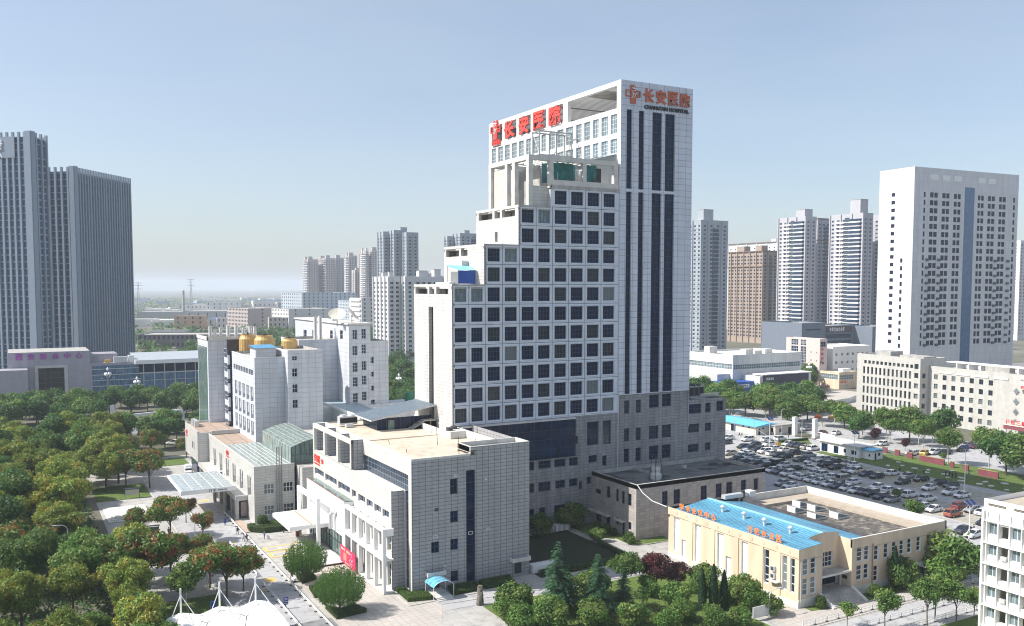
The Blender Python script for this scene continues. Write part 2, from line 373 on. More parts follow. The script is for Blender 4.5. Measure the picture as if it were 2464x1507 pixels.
# ------------------------------------------------------------------ main hospital tower
def emblem(mb, ax, c, ua, ub, z0, z1, m, mw, th=.25):
    """cross-shaped emblem: upright bar, a square C to its one side and a small a to the other, white brush strokes"""
    def U(a): return ua + a * (ub - ua)
    def Z(b): return z0 + b * (z1 - z0)
    sg = -1 if ax in 'xy' else 1
    def bar(a, b, cc, d, t0=0, t1=1, mm=None):
        p, q = c + sg * t0 * th, c + sg * t1 * th
        if ax in 'xX': mb.box(p, U(a), Z(b), q, U(cc), Z(d), mm or m)
        else: mb.box(U(a), p, Z(b), U(cc), q, Z(d), mm or m)
    bar(.33, 0, .67, .52); bar(.33, .52, .47, 1); bar(.53, .52, .67, 1)
    bar(0, .36, .04, .72); bar(.04, .36, .33, .41); bar(.04, .67, .33, .72)
    bar(.67, .67, .96, .72); bar(.96, .36, 1, .72); bar(.67, .36, .96, .41); bar(.74, .50, .96, .54); bar(.74, .41, .78, .50)
    pts = [(.62, .98), (.48, .80), (.66, .84), (.62, .72), (.42, .66), (.50, .50), (.44, .36), (.36, .28)]
    pts2 = [(.40, .86), (.70, .80)]; pts3 = [(.42, .50), (.70, .54), (.60, .42), (.50, .30)]
    for P_ in (pts, pts2, pts3):
        for (a, b), (cc, d) in zip(P_[:-1], P_[1:]):
            n = c + sg * 1.25 * th
            p, q = ((n, U(a), Z(b)), (n, U(cc), Z(d))) if ax in 'xX' else ((U(a), n, Z(b)), (U(cc), n, Z(d)))
            mb.tube(p, q, abs(z1 - z0) * .018, mw, 5)

T = Thing('hospital_tower', 'tall stepped white hospital tower with square window grid and red rooftop characters', 'hospital tower', (100, 190, 0))
cols = [(80.19, 82.89), (84.02, 86.72), (87.9, 90.88), (92.02, 95.0), (96.17, 99.21), (100.33, 103.33), (104.52, 107.61), (108.75, 111.95), (113.11, 116.3), (117.45, 120.6)]
rows = [(25.51 + 4.225 * i, 28.48 + 4.225 * i) for i in range(12)]
top = [7, 7, 9, 9, 11, 11, 12, 12, 12, 12]
YF, YB = 168.0, 188.0
gw = [(cols[i][0], rows[j][0], cols[i][1], rows[j][1]) for i in range(10) for j in range(top[i])]
steps = [(79.6, 87.1, 54.45), (87.1, 95.4, 62.95), (95.4, 103.4, 71.45), (103.4, 121.8, 76.1)]
mb = MB()
for i, (a, b, z) in enumerate(steps):
    mb.face('y', YF, a, b, 24.9, z, [g for g in gw if g[0] > a and g[2] < b], .35, W_PRE)
    mb.poly([(a, YF, z - .9), (b, YF, z - .9), (b, YB, z - .9), (a, YB, z - .9)], CONC)
    mb.box(a, YF - .06, z - .9, b, YF + .35, z + .05, CONC, 'b'); mb.box(a, YB - .35, z - .9, b, YB, z + .05, W_STONE, 'b')
    mb.face('Y', YB, a, b, 0, z, [], 0, W_STONE)
# stone side walls of the steps, with the sheltered gallery openings near each top
sides = [(79.6, 0, 54.45, [(169.9, 52.4, 175.9, 54.0), (176.9, 52.4, 179.6, 54.0), (180.5, 52.4, 187.2, 54.0), (177.5, 23.7, 180.0, 49.6)]),
         (87.1, 53.5, 62.95, [(175.9, 60.7, 179.2, 62.4), (180.1, 60.7, 187.0, 62.4)]),
         (95.4, 62, 71.45, [(169.6, 69.2, 175.5, 70.9), (176.4, 69.2, 179.0, 70.9), (180.0, 69.2, 186.8, 70.9), (177.5, 64.0, 178.8, 66.2)]),
         (103.4, 70.5, 76.1, [])]
for x, z0, z1, hs in sides:
    mb.face('x', x, YF, YB, z0, z1, hs, .8, W_STONE)
    for h in hs:
        if h[3] - h[1] < 2.2 and h[2] - h[0] > 2: mb.box(x + 2.6, h[0] - .2, h[1] - .5, x + 2.7, h[2] + .2, h[3] + .3, CONC_L)
    mb.box(x - .05, YF - .06, z1 - .5, x + .3, YB, z1 + .06, CONC_L if x > 80 else W_STONE, 'b')
# grey stone edging of the stair-step outline
for (a, b, z), px in zip(steps[:3], (79.6, 87.1, 95.4)):
    mb.box(px - .06, YF - .08, max(24.9, z - 8.5 if px > 80 else 24.9), px + .55, YF, z, W_GREY); mb.box(px, YF - .09, z - .75, b, YF, z + .02, CONC)
mb.box(79.4, YF + .1, 0, 79.6, YB, 24.9, W_STONE, 'X')
mb.build('wall', T)
# bevelled precast frames round every grid window
mb = MB()
for (a, z0, b, z1) in gw:
    o, t = .42, .2; O = [(a - o, z0 - o), (b + o, z0 - o), (b + o, z1 + o), (a - o, z1 + o)]; I = [(a, z0), (b, z0), (b, z1), (a, z1)]
    M = [(a - .22, z0 - .22), (b + .22, z0 - .22), (b + .22, z1 + .22), (a - .22, z1 + .22)]
    for j in range(4):
        k = (j + 1) % 4
        mb.poly([(O[j][0], YF, O[j][1]), (O[k][0], YF, O[k][1]), (M[k][0], YF - t, M[k][1]), (M[j][0], YF - t, M[j][1])], W_PRE)
        mb.poly([(M[j][0], YF - t, M[j][1]), (M[k][0], YF - t, M[k][1]), (I[k][0], YF - .02, I[k][1]), (I[j][0], YF - .02, I[j][1])], W_PRE)
for z in [25.51 + 4.225 * i - .62 for i in range(1, 12)]:
    xa = [s for s in steps if s[2] > z + 1][0][0]; mb.box(xa + .6, YF - .015, z - .05, 121.7, YF + .02, z + .05, F_GREY)
for i in range(9):
    xm = (cols[i][1] + cols[i + 1][0]) / 2; mb.box(xm - .05, YF - .015, 24.9, xm + .05, YF + .02, rows[min(top[i], top[i + 1]) - 1][1] + .9, F_GREY)
mb.build('precast_panel', T)
gl2 = {(0, 6): 1, (1, 6): 1, (3, 8): 1, (5, 10): 1}
for i in range(10):
    for j in range(top[i]):
        win(T, 'y', YF, .35, (cols[i][0], rows[j][0], cols[i][1], rows[j][1]), 4, 3, F_GREY, G_PALE if (i, j) in gl2 else (G_CURT if (i * 7 + j * 5 + i * j) % 3 == 0 else G_DARK), bar=.055, cap=300)
# the slab with dark vertical strips
mb = MB(); X0, X1, ZT = 121.8, 142.72, 100.7
st = [(123.45, 125.03), (126.89, 128.48), (130.78, 133.65), (134.52, 137.49)]
sh = [(a, z0, b, z1) for a, b in st for z0, z1 in ((29.1, 75.7), (76.35, 94.25))]
mb.face('y', YF - .35, X0, X1, 28.95, ZT, sh, .5, W_PANEL)
mb.face('X', X1, YF - .35, 231.8, 20, ZT, [], 0, W_PANEL); mb.face('Y', 231.8, X0, X1, 0, ZT, [], 0, W_PANEL)
mb.poly([(X0, YF - .35, 28.95), (X0, YF + 1, 28.95), (X1, YF + 1, 28.95), (X1, YF - .35, 28.95)], CONC)
mb.box(X0 - .02, YF - .35, 28.95, X0, YF + .1, 76, W_PANEL)
mb.build('wall', T)
for q in sh:
    n = 32 if q[3] < 80 else 12
    win(T, 'y', YF - .35, .5, q, 2 if q[2] - q[0] > 2 else 1, n, F_GREY, G_DARK, name='strip_window', bar=.05)
# sign wall above the steps: two rows of windows, open crown with its five sign bays and pergola
wy_ = [230.24, 227.39, 226.31, 223.42, 222.44, 219.47, 218.48, 215.48, 214.48, 211.67, 210.48, 207.86, 206.6, 203.84, 202.55, 199.97, 198.65, 195.89, 194.76, 191.77, 190.74, 187.39, 186.13, 183.62, 182.6, 179.93, 178.88, 176.43, 175.36, 172.7, 171.69, 169.07]
up = [(wy_[i + 1], 89.0, wy_[i], 93.35) for i in range(0, 32, 2)]; lo = [(wy_[i + 1], 84.5, wy_[i], 87.8) for i in range(12, 32, 2)]
bays = [(223.69, 230.24), (215.67, 222.52), (208.0, 214.41), (200.14, 206.71), (192.03, 198.82)]
op = [(a, 94.9, b, 99.65) for a, b in bays] + [(169.25, 94.5, 190.0, 99.65)]
mb = MB(); mb.face('x', X0, YF - .35, 231.8, 0, 94.3, up + lo, .3, W_WHITE); mb.face('x', X0, YF - .35, 231.8, 94.3, ZT, op, 1.1, W_WHITE)
mb.box(X0 - .06, YF - .36, 94.2, X0, 231.8, 94.35, W_WHITE)
mb.face('y', 231.79, X0, X0 + 1.1, 94.3, ZT, [], 0, W_WHITE)
mb.poly([(X0 + .1, YF, 94.3), (X1 - .1, YF, 94.3), (X1 - .1, 231.7, 94.3), (X0 + .1, 231.7, 94.3)], CONC)
mb.build('wall', T)
mb = MB()
mb.box(X0 + .02, YF - .34, 99.7, X0 + 1.1, 231.78, ZT - .02, CONC); mb.box(X1 - 3.4, YF - .34, 99.7, X1 - .01, 231.78, ZT - .02, CONC)
mb.box(X0 + 1.1, YF - .34, 99.7, X1 - 3.4, 171.5, ZT - .02, CONC); mb.box(X0 + 1.1, 229, 99.7, X1 - 3.4, 231.78, ZT - .02, CONC)
mb.box(X0 + 1.1, 175.5, 99.7, X1 - 3.4, 183.2, ZT - .02, CONC); mb.box(X0 + 1.1, 196, 99.7, X1 - 3.4, 197, ZT - .02, CONC); mb.box(X0 + 1.1, 212, 99.7, X1 - 3.4, 213, ZT - .02, CONC)
mb.build('roof', T)
mb = MB()
y = 172.1
while y < 229:
    if not 175.2 < y < 183.2: mb.box(X0 + 1.1, y, 99.75, X1 - 3.4, y + .55, 100.55, W_WHITE)
    y += 1.25
mb.build('roof_louvre', T)
mb = MB()
for yy in (176, 190, 205, 219): mb.box(X1 - 2, yy, 94.3, X1 - 1.2, yy + .8, 99.7, CONC_L)
mb.box(128, 200, 94.3, 137, 212, 97.5, CONC); mb.box(130, 182, 94.3, 136, 186, 96, M_GREY)
mb.build('plant_room', T)
for q in up + lo: win(T, 'x', X0, .3, q, 3, 4, F_WHITE, G_PALE, bar=.07, cap=300)
# rooftop frame on the fourth step, tarpaulins, steel stair
mb = MB(); zb, zt = 71.0, 82.35
def beam(x0, y0, z0, x1, y1, z1, m=None): mb.box(x0, y0, z0, x1, y1, z1, m or CONC_L)
for a, b, z0 in ((97.85, 98.95, zb), (103.1, 104.15, 75.5), (111.85, 112.8, 75.5), (120.3, 121.35, 75.5)): beam(a, YF - .02, z0, b, YF + 1.0, 81.3, None)
beam(97.85, YF - .05, 81.3, 121.4, YF + 1.05, zt); beam(104.15, YF + .05, 75.8, 120.3, YF + .6, 77.3)
for y in (174.2, 177.6, 185.4): beam(97.9, y, zb, 98.9, y + 1.1, 81.35)
beam(97.87, YF + 1.05, 81.32, 98.95, 186.5, zt - .02); beam(98.96, 185.5, 81.3, 121.4, 186.48, zt - .04); beam(98.95, 177.6, 81.4, 121.4, 178.4, zt - .1); beam(111.9, 169.1, 81.4, 112.7, 177.5, zt - .08)
beam(98.6, 178.8, 71, 98.8, 185.3, 80.7, mat('bare_panel', (.52, .50, .46), .8)); beam(101.5, 169.5, 71, 101.8, 177.0, 80.2, CONC); beam(104.2, 184.5, 75.3, 121.5, 184.8, 81, CONC)
beam(98.9, 169.05, 71.5, 103.35, 169.25, 75.9, W_STONE)
for i in range(9): mb.box(99.3 + i * 1.4, 169.1, 81.45, 99.75 + i * 1.4, 177.5, 82.1, W_WHITE)
mb.build('roof_frame', T)
mb = MB(); TARP = mat('green_tarpaulin', (.02, .16, .15), .7, var=.4, scale=.9); TARPB = mat('teal_sheet', (.10, .30, .34), .6, var=.3)
rr = random.Random(3)
def curtain(x0, x1, y, z0, z1, m):
    n = int((x1 - x0) / .28); P_ = [(x0 + (x1 - x0) * i / n, y + .13 * math.sin(i * 1.1) + rr.uniform(-.05, .05)) for i in range(n + 1)]
    for (a, b), (c_, d) in zip(P_[:-1], P_[1:]):
        cut = z0 + (rr.uniform(0, 2.4) if rr.random() < .12 else 0); mb.poly([(a, b, cut), (c_, d, z0), (c_, d, z1), (a, b, z1)], m)
for q in ((104.9, 110.3, 169.6, 77.3, 81.3, TARP), (112.9, 116.6, 169.6, 77.3, 81.3, TARP), (103.5, 105.5, 172, 77, 81.3, TARPB), (110.0, 111.8, 171, 77, 81.3, TARPB)): mb = MB(); curtain(*q); mb.build('tarpaulin', T)
mb = MB(); mb.box(116.8, 173, 76, 120.2, 173.1, 81.2, DARKC); mb.build('dark_screen', T)
mb = MB()
for x, y in ((111.5, 186.2), (111.5, 189.4), (116.2, 186.2), (116.2, 189.4), (120.6, 186.2), (120.6, 189.4)): mb.box(x - .14, y - .14, 75, x + .14, y + .14, 91.0, M_GREY)
for z in (85.4, 91.0):
    mb.box(111.3, 186.05, z, 120.8, 186.3, z + .3, M_GREY); mb.box(111.3, 189.3, z, 120.8, 189.55, z + .3, M_GREY); mb.box(111.35, 186.3, z, 111.6, 189.3, z + .3, M_GREY); mb.box(120.5, 186.3, z, 120.75, 189.3, z + .3, M_GREY); mb.box(116.1, 186.3, z, 116.3, 189.3, z + .25, M_GREY)
mb.box(111.6, 186.3, 85.45, 120.5, 189.3, 85.55, M_GREY)
mb.tube((111.5, 186.2, 85.5), (111.5, 189.4, 91), .08, M_LIGHT); mb.tube((111.5, 189.4, 85.5), (111.5, 186.2, 91), .08, M_LIGHT); mb.tube((112, 186.6, 82), (116, 186.6, 85.4), .2, M_GREY); mb.tube((112, 186.2, 83), (116, 186.2, 86.4), .06, M_GREY)
for i in range(24): mb.box(111.6 + i * .38, 186.1, 85.7, 111.64 + i * .38, 186.14, 86.7, M_LIGHT); mb.box(111.6 + i * .38, 186.1, 82.4, 111.64 + i * .38, 186.14, 83.4, M_GREY)
mb.box(111.4, 186.08, 86.7, 120.7, 186.16, 86.78, M_LIGHT); mb.box(111.4, 186.08, 83.4, 120.7, 186.16, 83.48, M_GREY)
mb.build('steel_stair', T)
mb = MB(); mb.poly([(116.5, 169.2, 83.2), (121.75, 169.2, 84.3), (121.75, 180, 84.3), (116.5, 180, 83.2)], mat('blue_sheet', (.16, .42, .66), .5, var=.2)); mb.build('roof_canopy', T)
mb = MB()
for i, ch in enumerate('长安医院'): text(mb, ch, 'x', X0 - .25, bays[i + 1][1] - .7, bays[i + 1][0] + .5, 94.9, 99.6, RED, .35, .035)
emblem(mb, 'x', X0 - .25, 229.9, 224.2, 95.6, 100.9, RED, WHITE, .35)
mb.build('sign_letters', T); mb = MB()
rowtext(mb, '长安医院', 'x', X0 - .2, 229.7, 224.3, 94.1, 95.5, RED, .2, .02, .95); text(mb, "CHANG'AN HOSPITAL", 'x', X0 - .06, 229.4, 224.6, 93.55, 93.9, BLACKL, .06)
mb.build('sign_letters', T)
for a, b in bays:
    mb = MB()
    for z in (95.6, 97.0, 98.4): mb.box(X0 + .1, a, z, X0 + .2, b, z + .1, F_DARK)
    mb.build('sign_bracket', T)
mb = MB()
rowtext(mb, '西安长安医院', 'x', X0 - .02, 231.0, 226.0, 83.0, 83.5, RED, .06, .01)
mb.build('sign_letters', T); mb = MB(); ys = YF - .35
emblem(mb, 'y', ys, 123.0, 127.1, 95.6, 99.7, SORANGE, WHITE, .3); mb.build('emblem', T); mb = MB()
for i, ch in enumerate('长安医院'): text(mb, ch, 'y', ys, 128.1 + i * 3.55, 131.0 + i * 3.55, 96.2, 99.4, SORANGE, .3, .035)
text(mb, "CHANG'AN HOSPITAL", 'y', ys, 128.3, 141.4, 94.75, 95.7, BLACKL, .25, .03)
mb.build('sign_letters', T)
# podium
pod = [(123.65, 24.47, 125.15, 27.57), (127.03, 24.45, 128.53, 27.55), (130.93, 25.35, 133.8, 28.45), (134.78, 25.4, 137.51, 28.45),
       (123.65, 17.96, 125.18, 21.0), (127.02, 17.96, 128.52, 20.95), (130.97, 17.9, 133.77, 21.05), (134.8, 17.9, 137.55, 21.02),
       (123.69, 13.0, 125.23, 16.2), (127.05, 13.0, 128.58, 16.18), (131.03, 12.9, 133.84, 16.25), (134.85, 12.9, 137.55, 16.2),
       (142.9, 18.45, 146.32, 20.55), (148.2, 18.5, 150.15, 20.5), (142.9, 13.6, 146.21, 15.57), (148.2, 13.7, 150.08, 15.57),
       (142.9, 23.1, 146.94, 25.4), (148.21, 23.1, 149.93, 25.45), (151.83, 23.2, 154.1, 25.75),
       (100.46, 13.8, 103.6, 15.5), (104.6, 13.8, 107.46, 15.5), (108.53, 13.7, 110.8, 15.55), (113.82, 13.85, 116.07, 15.55), (97.2, 13.7, 99.34, 15.55), (117.6, 12.8, 118.8, 15.2),
       (100.46, 8.7, 103.57, 10.75), (104.9, 8.9, 107.44, 10.7), (108.56, 8.95, 110.82, 10.68), (113.3, 9, 114.57, 10.65), (97.2, 8.7, 99.36, 10.7), (111.24, 8, 112.06, 9.85),
       (100.71, .6, 102.27, 5.1), (104.62, 2.6, 107.44, 5.15), (97.2, 1.2, 99.36, 5.0), (109.2, 1, 110.85, 5.13),
       (109.65, 18.55, 110.82, 20.33), (113.34, 17.9, 116.47, 23.3), (117.66, 17.8, 119.9, 23.3)]
mb = MB(); mb.face('y', YF + .02, 79.6, 121.8, 0, 24.9, pod, .4, W_GREY); mb.face('y', YF + .02, 121.8, 142.72, 0, 28.95, pod, .4, W_GREY); mb.face('y', YF + .02, 142.72, 154.9, 0, 26.45, pod, .4, W_GREY)
mb.face('X', 154.9, YF + .02, 205, 0, 26.45, [], 0, W_GREY); mb.face('Y', 205, 142.72, 154.9, 0, 26.45, [], 0, W_GREY)
mb.box(142.75, YF + .02, 25.55, 154.88, YF + .35, 26.5, CONC, 'by'); mb.poly([(142.72, YF + .02, 25.6), (154.9, YF + .02, 25.6), (154.9, 205, 25.6), (142.72, 205, 25.6)], CONC)
mb.build('podium_wall', T)
for i, q in enumerate(pod):
    win(T, 'y', YF + .02, .4, q, 2 if q[2] - q[0] > 1.7 else 1, 3 if q[3] - q[1] > 2.6 else 2, F_GREY, G_BLUE if i in (0, 1, 37, 38) else G_DARK, bar=.06, cap=300)
mb = MB(); mb.box(81.5, YF - .9, 16.1, 109.62, YF + .02, 24.45, G_DARK, 'Y'); mb.box(81.3, YF - 1.0, 24.45, 109.7, YF, 24.75, CONC_L)
for i in range(14): mb.box(81.5 + i * 2.17, YF - .93, 16.1, 81.56 + i * 2.17, YF - .9, 24.45, F_DARK)
for z in (18.2, 20.3, 22.4): mb.box(81.5, YF - .93, z, 109.62, YF - .9, z + .06, F_DARK)
mb.build('glass_bay', T)
mb = MB()
for i in range(5):
    x = 143.4 + i * 1.6; mb.box(x, 172, 26.6, x + 1.35, 186, 29.2, M_GREY); mb.box(x + .1, 171.95, 26.9, x + 1.25, 172, 28.9, BLACK)
    for j in range(6): mb.frus(x + .67, 173.3 + j * 2.2, 29.2, 29.45, .55, .6, BLACK, 8)
for i in range(18): mb.box(148 + i * .33, 169.5, 26.8, 148.15 + i * .33, 169.6, 27.6, M_LIGHT)
mb.box(147.9, 169.45, 27.5, 154.1, 169.65, 27.6, M_LIGHT); mb.build('rooftop_condenser', T)
flush(T)
mb = MB(); mb.box(82.6, 171.2, 54.6, 86.6, 171.35, 57.4, mat('royal_blue', (.01, .07, .36), .5)); mb.poly([(82.4, 171, 57.5), (86.8, 171, 57.5), (87.05, 175.5, 58.6), (81.7, 176.0, 58.6)], mat('sky_blue_sheet', (.22, .55, .75), .4))
for x, y in ((82.5, 171.1), (86.6, 171.1), (82.2, 175.8)): mb.tube((x, y, 53.6), (x, y, 58.4 if y > 172 else 57.5), .06, M_GREY)
mb.box(82.6, 171.4, 54, 82.75, 175, 57.2, M_GREY); mb.box(81.3, 173.0, 53.6, 82.4, 180, 54.9, WHITE); mb.box(85.5, 175.4, 58.4, 86.9, 175.9, 59.6, CONC_L)
mb.alone('roof_shelter', 'blue lean-to shelter on the lowest roof step of the tower', 'shelter', (84.5, 173.5, 53.6))

# ------------------------------------------------------------------ front block with the ribbon glazing
T = Thing('clinic_block', 'five-storey grey tiled clinic block with flat beige roof in front of the tower', 'clinic building', (71, 156, 0))
XA, XB, YA, YC, ZR = 59.84, 83.6, 143.12, 192.5, 24.0
fw = [(67.27, 17.0, 68.74, 19.75), (67.27, 11.9, 68.84, 13.95), (67.27, 6.85, 68.82, 8.87), (67.31, 1.1, 68.83, 3.05), (63.54, 6.85, 65.09, 8.85)]
strip = (70.44, .5, 72.28, 21.0); doors = [(63.6, .45, 65.15, 3.0), (80.4, .45, 81.95, 3.0)]
rib = [(144.5, 17.9, 191.5, 21.0), (144.5, .5, 146.3, 17.9)]
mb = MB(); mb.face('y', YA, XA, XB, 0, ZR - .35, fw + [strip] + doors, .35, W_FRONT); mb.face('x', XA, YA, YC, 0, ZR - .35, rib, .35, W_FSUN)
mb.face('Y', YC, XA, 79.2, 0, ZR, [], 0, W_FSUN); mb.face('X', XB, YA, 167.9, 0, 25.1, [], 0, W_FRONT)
mb.box(XA, YA, ZR - .35, XA + .35, YC, ZR + .02, CONC_L, 'b'); mb.box(XA + .35, YA, ZR - .35, 71.2, YA + .3, ZR + .02, CONC_L, 'b')
mb.box(79.2, 149, ZR - .4, 79.6, 166, ZR + 1.1, CONC_L, 'b'); mb.box(75.8, 161, ZR - .4, 79.2, 166, ZR + 1.0, CONC_L, 'b'); mb.box(75.8, 166, ZR - .4, 76.2, 178, ZR + .9, CONC_L, 'b')
mb.face('y', YA, 71.3, XB, ZR - .35, 25.15, [(71.35, ZR - .35, 72.4, ZR + .6)], .8, W_FRONT); mb.box(71.3, YA + .02, ZR + .35, XB, 148.3, ZR + .4, CONC); mb.face('x', 71.3, YA, 148.4, ZR + .1, 25.15, [], 0, W_FSUN)
mb.box(71.3, YA + .01, 25.15, XB, YA + .3, 25.25, CONC_L, 'b'); mb.box(71.3, YA + .3, 24.2, 71.6, 148.4, 25.25, CONC_L, 'b'); mb.box(71.6, 148.1, 24.2, XB, 148.4, 25.25, CONC_L, 'b'); mb.box(XB - .3, YA + .3, 24.2, XB, 148.1, 25.25, CONC_L, 'b')
mb.build('wall', T)
ROOFB = ground_mat('beige_roof', (.60, .53, .43), (.50, .44, .36), .25, (.45, .38, .3), .7)
mb = MB(); mb.poly([(XA, YA, ZR - .45), (XB, YA, ZR - .45), (XB, YC, ZR - .45), (XA, YC, ZR - .45)], ROOFB); mb.box(XA + .35, 166.9, ZR - .45, 75.7, 192, ZR - .3, ROOFB); mb.build('roof', T)
for q in fw: win(T, 'y', YA, .35, q, 2, 2, F_GREY, G_DARK)
win(T, 'y', YA, .35, strip, 1, 9, F_DARK, G_DARK, name='strip_window')
for q in doors: win(T, 'y', YA, .35, q, 1, 1, F_DARK, mat('dark_door', (.045, .05, .06), .5), name='door')
win(T, 'x', XA, .35, (144.5, 17.9, 191.5, 21.0), 56, 3, M_GREY, G_BLUE, name='ribbon_window', bar=.09)
win(T, 'x', XA, .35, (144.5, .5, 146.3, 17.85), 2, 10, M_GREY, G_BLUE, name='corner_window', bar=.08)
mb = MB()
for q in ((63.85, 9.52, 64.81, 10.0), (70.85, 9.25, 71.75, 9.8), (74.5, 9.52, 75.13, 9.97), (68.02, 20.12, 68.83, 20.55), (74.3, 18.92, 74.64, 19.27), (66.0, 4.0, 66.3, 4.3)):
    a, b, c_, d = q; mb.box(a, YA - .06, b, c_, YA, b + .07, F_WHITE); mb.box(a, YA - .06, d - .07, c_, YA, d, F_WHITE); mb.box(a, YA - .06, b + .07, a + .07, YA, d - .07, F_WHITE); mb.box(c_ - .07, YA - .06, b + .07, c_, YA, d - .07, F_WHITE)
mb.box(64.2, YA - .03, 14.3, 65.0, YA, 14.9, F_GREY)
mb.build('wall_vent', T)
for a, b in ((62.3, 65.9), (79.4, 83.3)):
    mb = MB(); mb.box(a, YA - 1.2, 3.0, b, YA - .01, 3.12, CONC_L); mb.box(a, YA - 1.2, 3.12, b, YA - 1.08, 3.75, CONC_L); mb.box(a, YA - 1.08, 3.12, a + .12, YA - .01, 3.75, CONC_L); mb.box(b - .12, YA - 1.08, 3.12, b, YA - .01, 3.75, CONC_L); mb.build('door_awning', T)
# low street-side wing
XW = 57.4; ww = [(185.62, 12.85, 192.2, 14.3), (176.96, 12.85, 184.63, 14.3), (168.57, 12.8, 175.93, 14.3), (165.01, 12.8, 167.51, 14.25), (160.12, 12.75, 163.8, 14.15), (155.95, 12.75, 159.15, 14.13), (151.71, 12.7, 155.03, 14.1), (147.7, 12.65, 150.84, 14.06)]
lowin = [(y, z0, y + 1.75, z1) for y in (146.9, 150.8, 154.9, 159.1, 163.0) for z0, z1 in ((.6, 4.9), (7.0, 10.6))]
mb = MB(); mb.face('x', XW, 146.5, 193.2, 0, 17.95, ww + lowin, .45, W_FSUN); mb.face('y', 146.5, XW, XA, 0, 17.95, [], 0, W_FRONT); mb.face('Y', 193.2, XW, 79, 0, 17.95, [], 0, W_FSUN)
mb.box(XW, 146.5, 17.95, XW + .3, 193.2, 18.05, CONC_L, 'b'); mb.poly([(XW, 146.5, 17.9), (XA, 146.5, 17.9), (XA, 193.2, 17.9), (XW, 193.2, 17.9)], CONC_L)
# portal frame standing on the wing
ph = [(168.5, 18.1, 175.95, 23.0), (176.95, 18.1, 184.7, 23.0), (185.8, 18.1, 192.3, 23.0)]
mb.face('x', XW, 167.7, 193.3, 18.0, 23.85, ph, .55, W_FSUN); mb.face('X', XW + .55, 167.7, 193.3, 18, 23.85, ph, 0, W_FSUN)
for y in (167.7, 175.95, 184.7, 192.3): mb.box(XW + .55, y, 18, XA, y + .95, 23.84, W_FRONT, 'x'); 
for y in (167.7, 175.95, 184.7, 192.3): mb.box(XW + .1, y, 23.84, XA, y + .95, 23.9, CONC_L, 'b')
mb.box(XW, 167.7, 23.85, XW + .56, 193.3, 23.91, CONC_L, 'b')
mb.build('street_wing', T)
for q in ww: win(T, 'x', XW, .45, q, max(2, int((q[2] - q[0]) / .8)), 1, F_WHITE, G_DARK)
for q in lowin: win(T, 'x', XW, .45, q, 2, 3, F_WHITE, G_CURT)
mb = MB(); rowtext(mb, '门诊', 'x', XW, 187.4, 185.6, 15.9, 16.9, RED, .1, .02, .9); mb.build('sign_letters', T); mb = MB(); rowtext(mb, '长安医', 'x', XW, 192.4, 188.2, 15.7, 17.3, RED, .12, .03, .95); text(mb, "CHANG'AN HOSPITAL", 'x', XW, 192.3, 188.3, 15.1, 15.45, RED, .08, .01); mb.build('sign_letters', T)
# white colonnade
mb = MB(); XP = 55.4
for y in (145.5, 149.9, 154.0, 158.2, 162.1, 166.0):
    mb.box(XP + .006, y + .006, 0, XP + .745 if y > 146 else XP + .545, y + .65, 11.11, W_WHITE)
    mb.box(XP + .6, y + .05, 10.3, XW, y + .55, 11.1, W_WHITE)
for z0, z1 in ((11.1, 11.65), (5.9, 6.9)): mb.box(XP, 145.5, z0, XP + .7, 166.65, z1, W_WHITE)
mb.box(XP + .7, 145.52, 5.93, XW, 166.58, 6.15, W_WHITE); mb.box(XP + .56, 145.485, 10.9, XW, 146.1, 11.6, W_WHITE); mb.box(XP, 145.4, 0, XW, 166.6, .35, CONC_L)
mb.build('colonnade', T)
# projecting white hall box, glazed entrance below, canopy
mb = MB(); mb.face('x', XP, 166.6, 191.6, 5.0, 12.0, [], 0, W_WHITE); mb.face('y', 166.6, XP, XW, 0, 12.0, [], 0, W_WHITE); mb.face('Y', 191.6, XP, XW, 0, 12, [], 0, W_WHITE)
mb.box(XP, 166.6, 12.0, XP + .2, 191.6, 12.1, W_WHITE, 'b'); mb.box(XP, 190.2, 0, XP + .6, 191.6, 5, W_WHITE); mb.box(XP, 166.6, 0, XP + .6, 167.6, 5, W_WHITE)
mb.poly([(XP, 166.6, 5), (XP, 191.6, 5), (XW, 191.6, 5), (XW, 166.6, 5)], W_WHITE); mb.build('entrance_hall', T)
mb = MB(); mb.poly([(XP + .2, 166.8, 12.05), (XW, 166.8, 12.05), (XW, 191.4, 12.05), (XP + .2, 191.4, 12.05)], G_GREEN); mb.box(XP + .08, 166.7, 12.1, XP + .2, 191.5, 12.2, mat('rust_red', (.3, .09, .06), .6)); mb.build('hall_skylight', T)
mb = MB(); mb.box(XP + .3, 167.6, .4, XP + .38, 190.2, 5, G_GREEN)
for i in range(13): mb.box(XP + .2, 167.6 + i * 1.85, .4, XP + .3, 167.68 + i * 1.85, 5, F_DARK)
mb.box(XP + .2, 167.6, 3.0, XP + .3, 190.2, 3.12, F_DARK); mb.build('glazed_entrance', T)
mb = MB(); mb.box(47.6, 177.4, 4.7, 55.4, 190.8, 5.5, W_WHITE)
for i in range(18): mb.box(47.8, 177.6 + i * .73, 5.5, 52.9, 178.1 + i * .73, 5.56, WHITE)
mb.box(52.9, 176.1, 0, 53.6, 176.9, 10.95, W_WHITE); mb.box(52.9, 189.9, 0, 53.6, 190.6, 10.95, W_WHITE); mb.box(52.95, 176.9, 10.0, 53.55, 189.9, 10.95, W_WHITE)
mb.box(52.0, 177.5, 5.5, 52.3, 190, 5.58, mat('rust', (.45, .22, .1), .8)); mb.box(53.6, 176.2, 4.9, 57.3, 177.3, 5.7, W_WHITE)
mb.build('entrance_canopy', T)
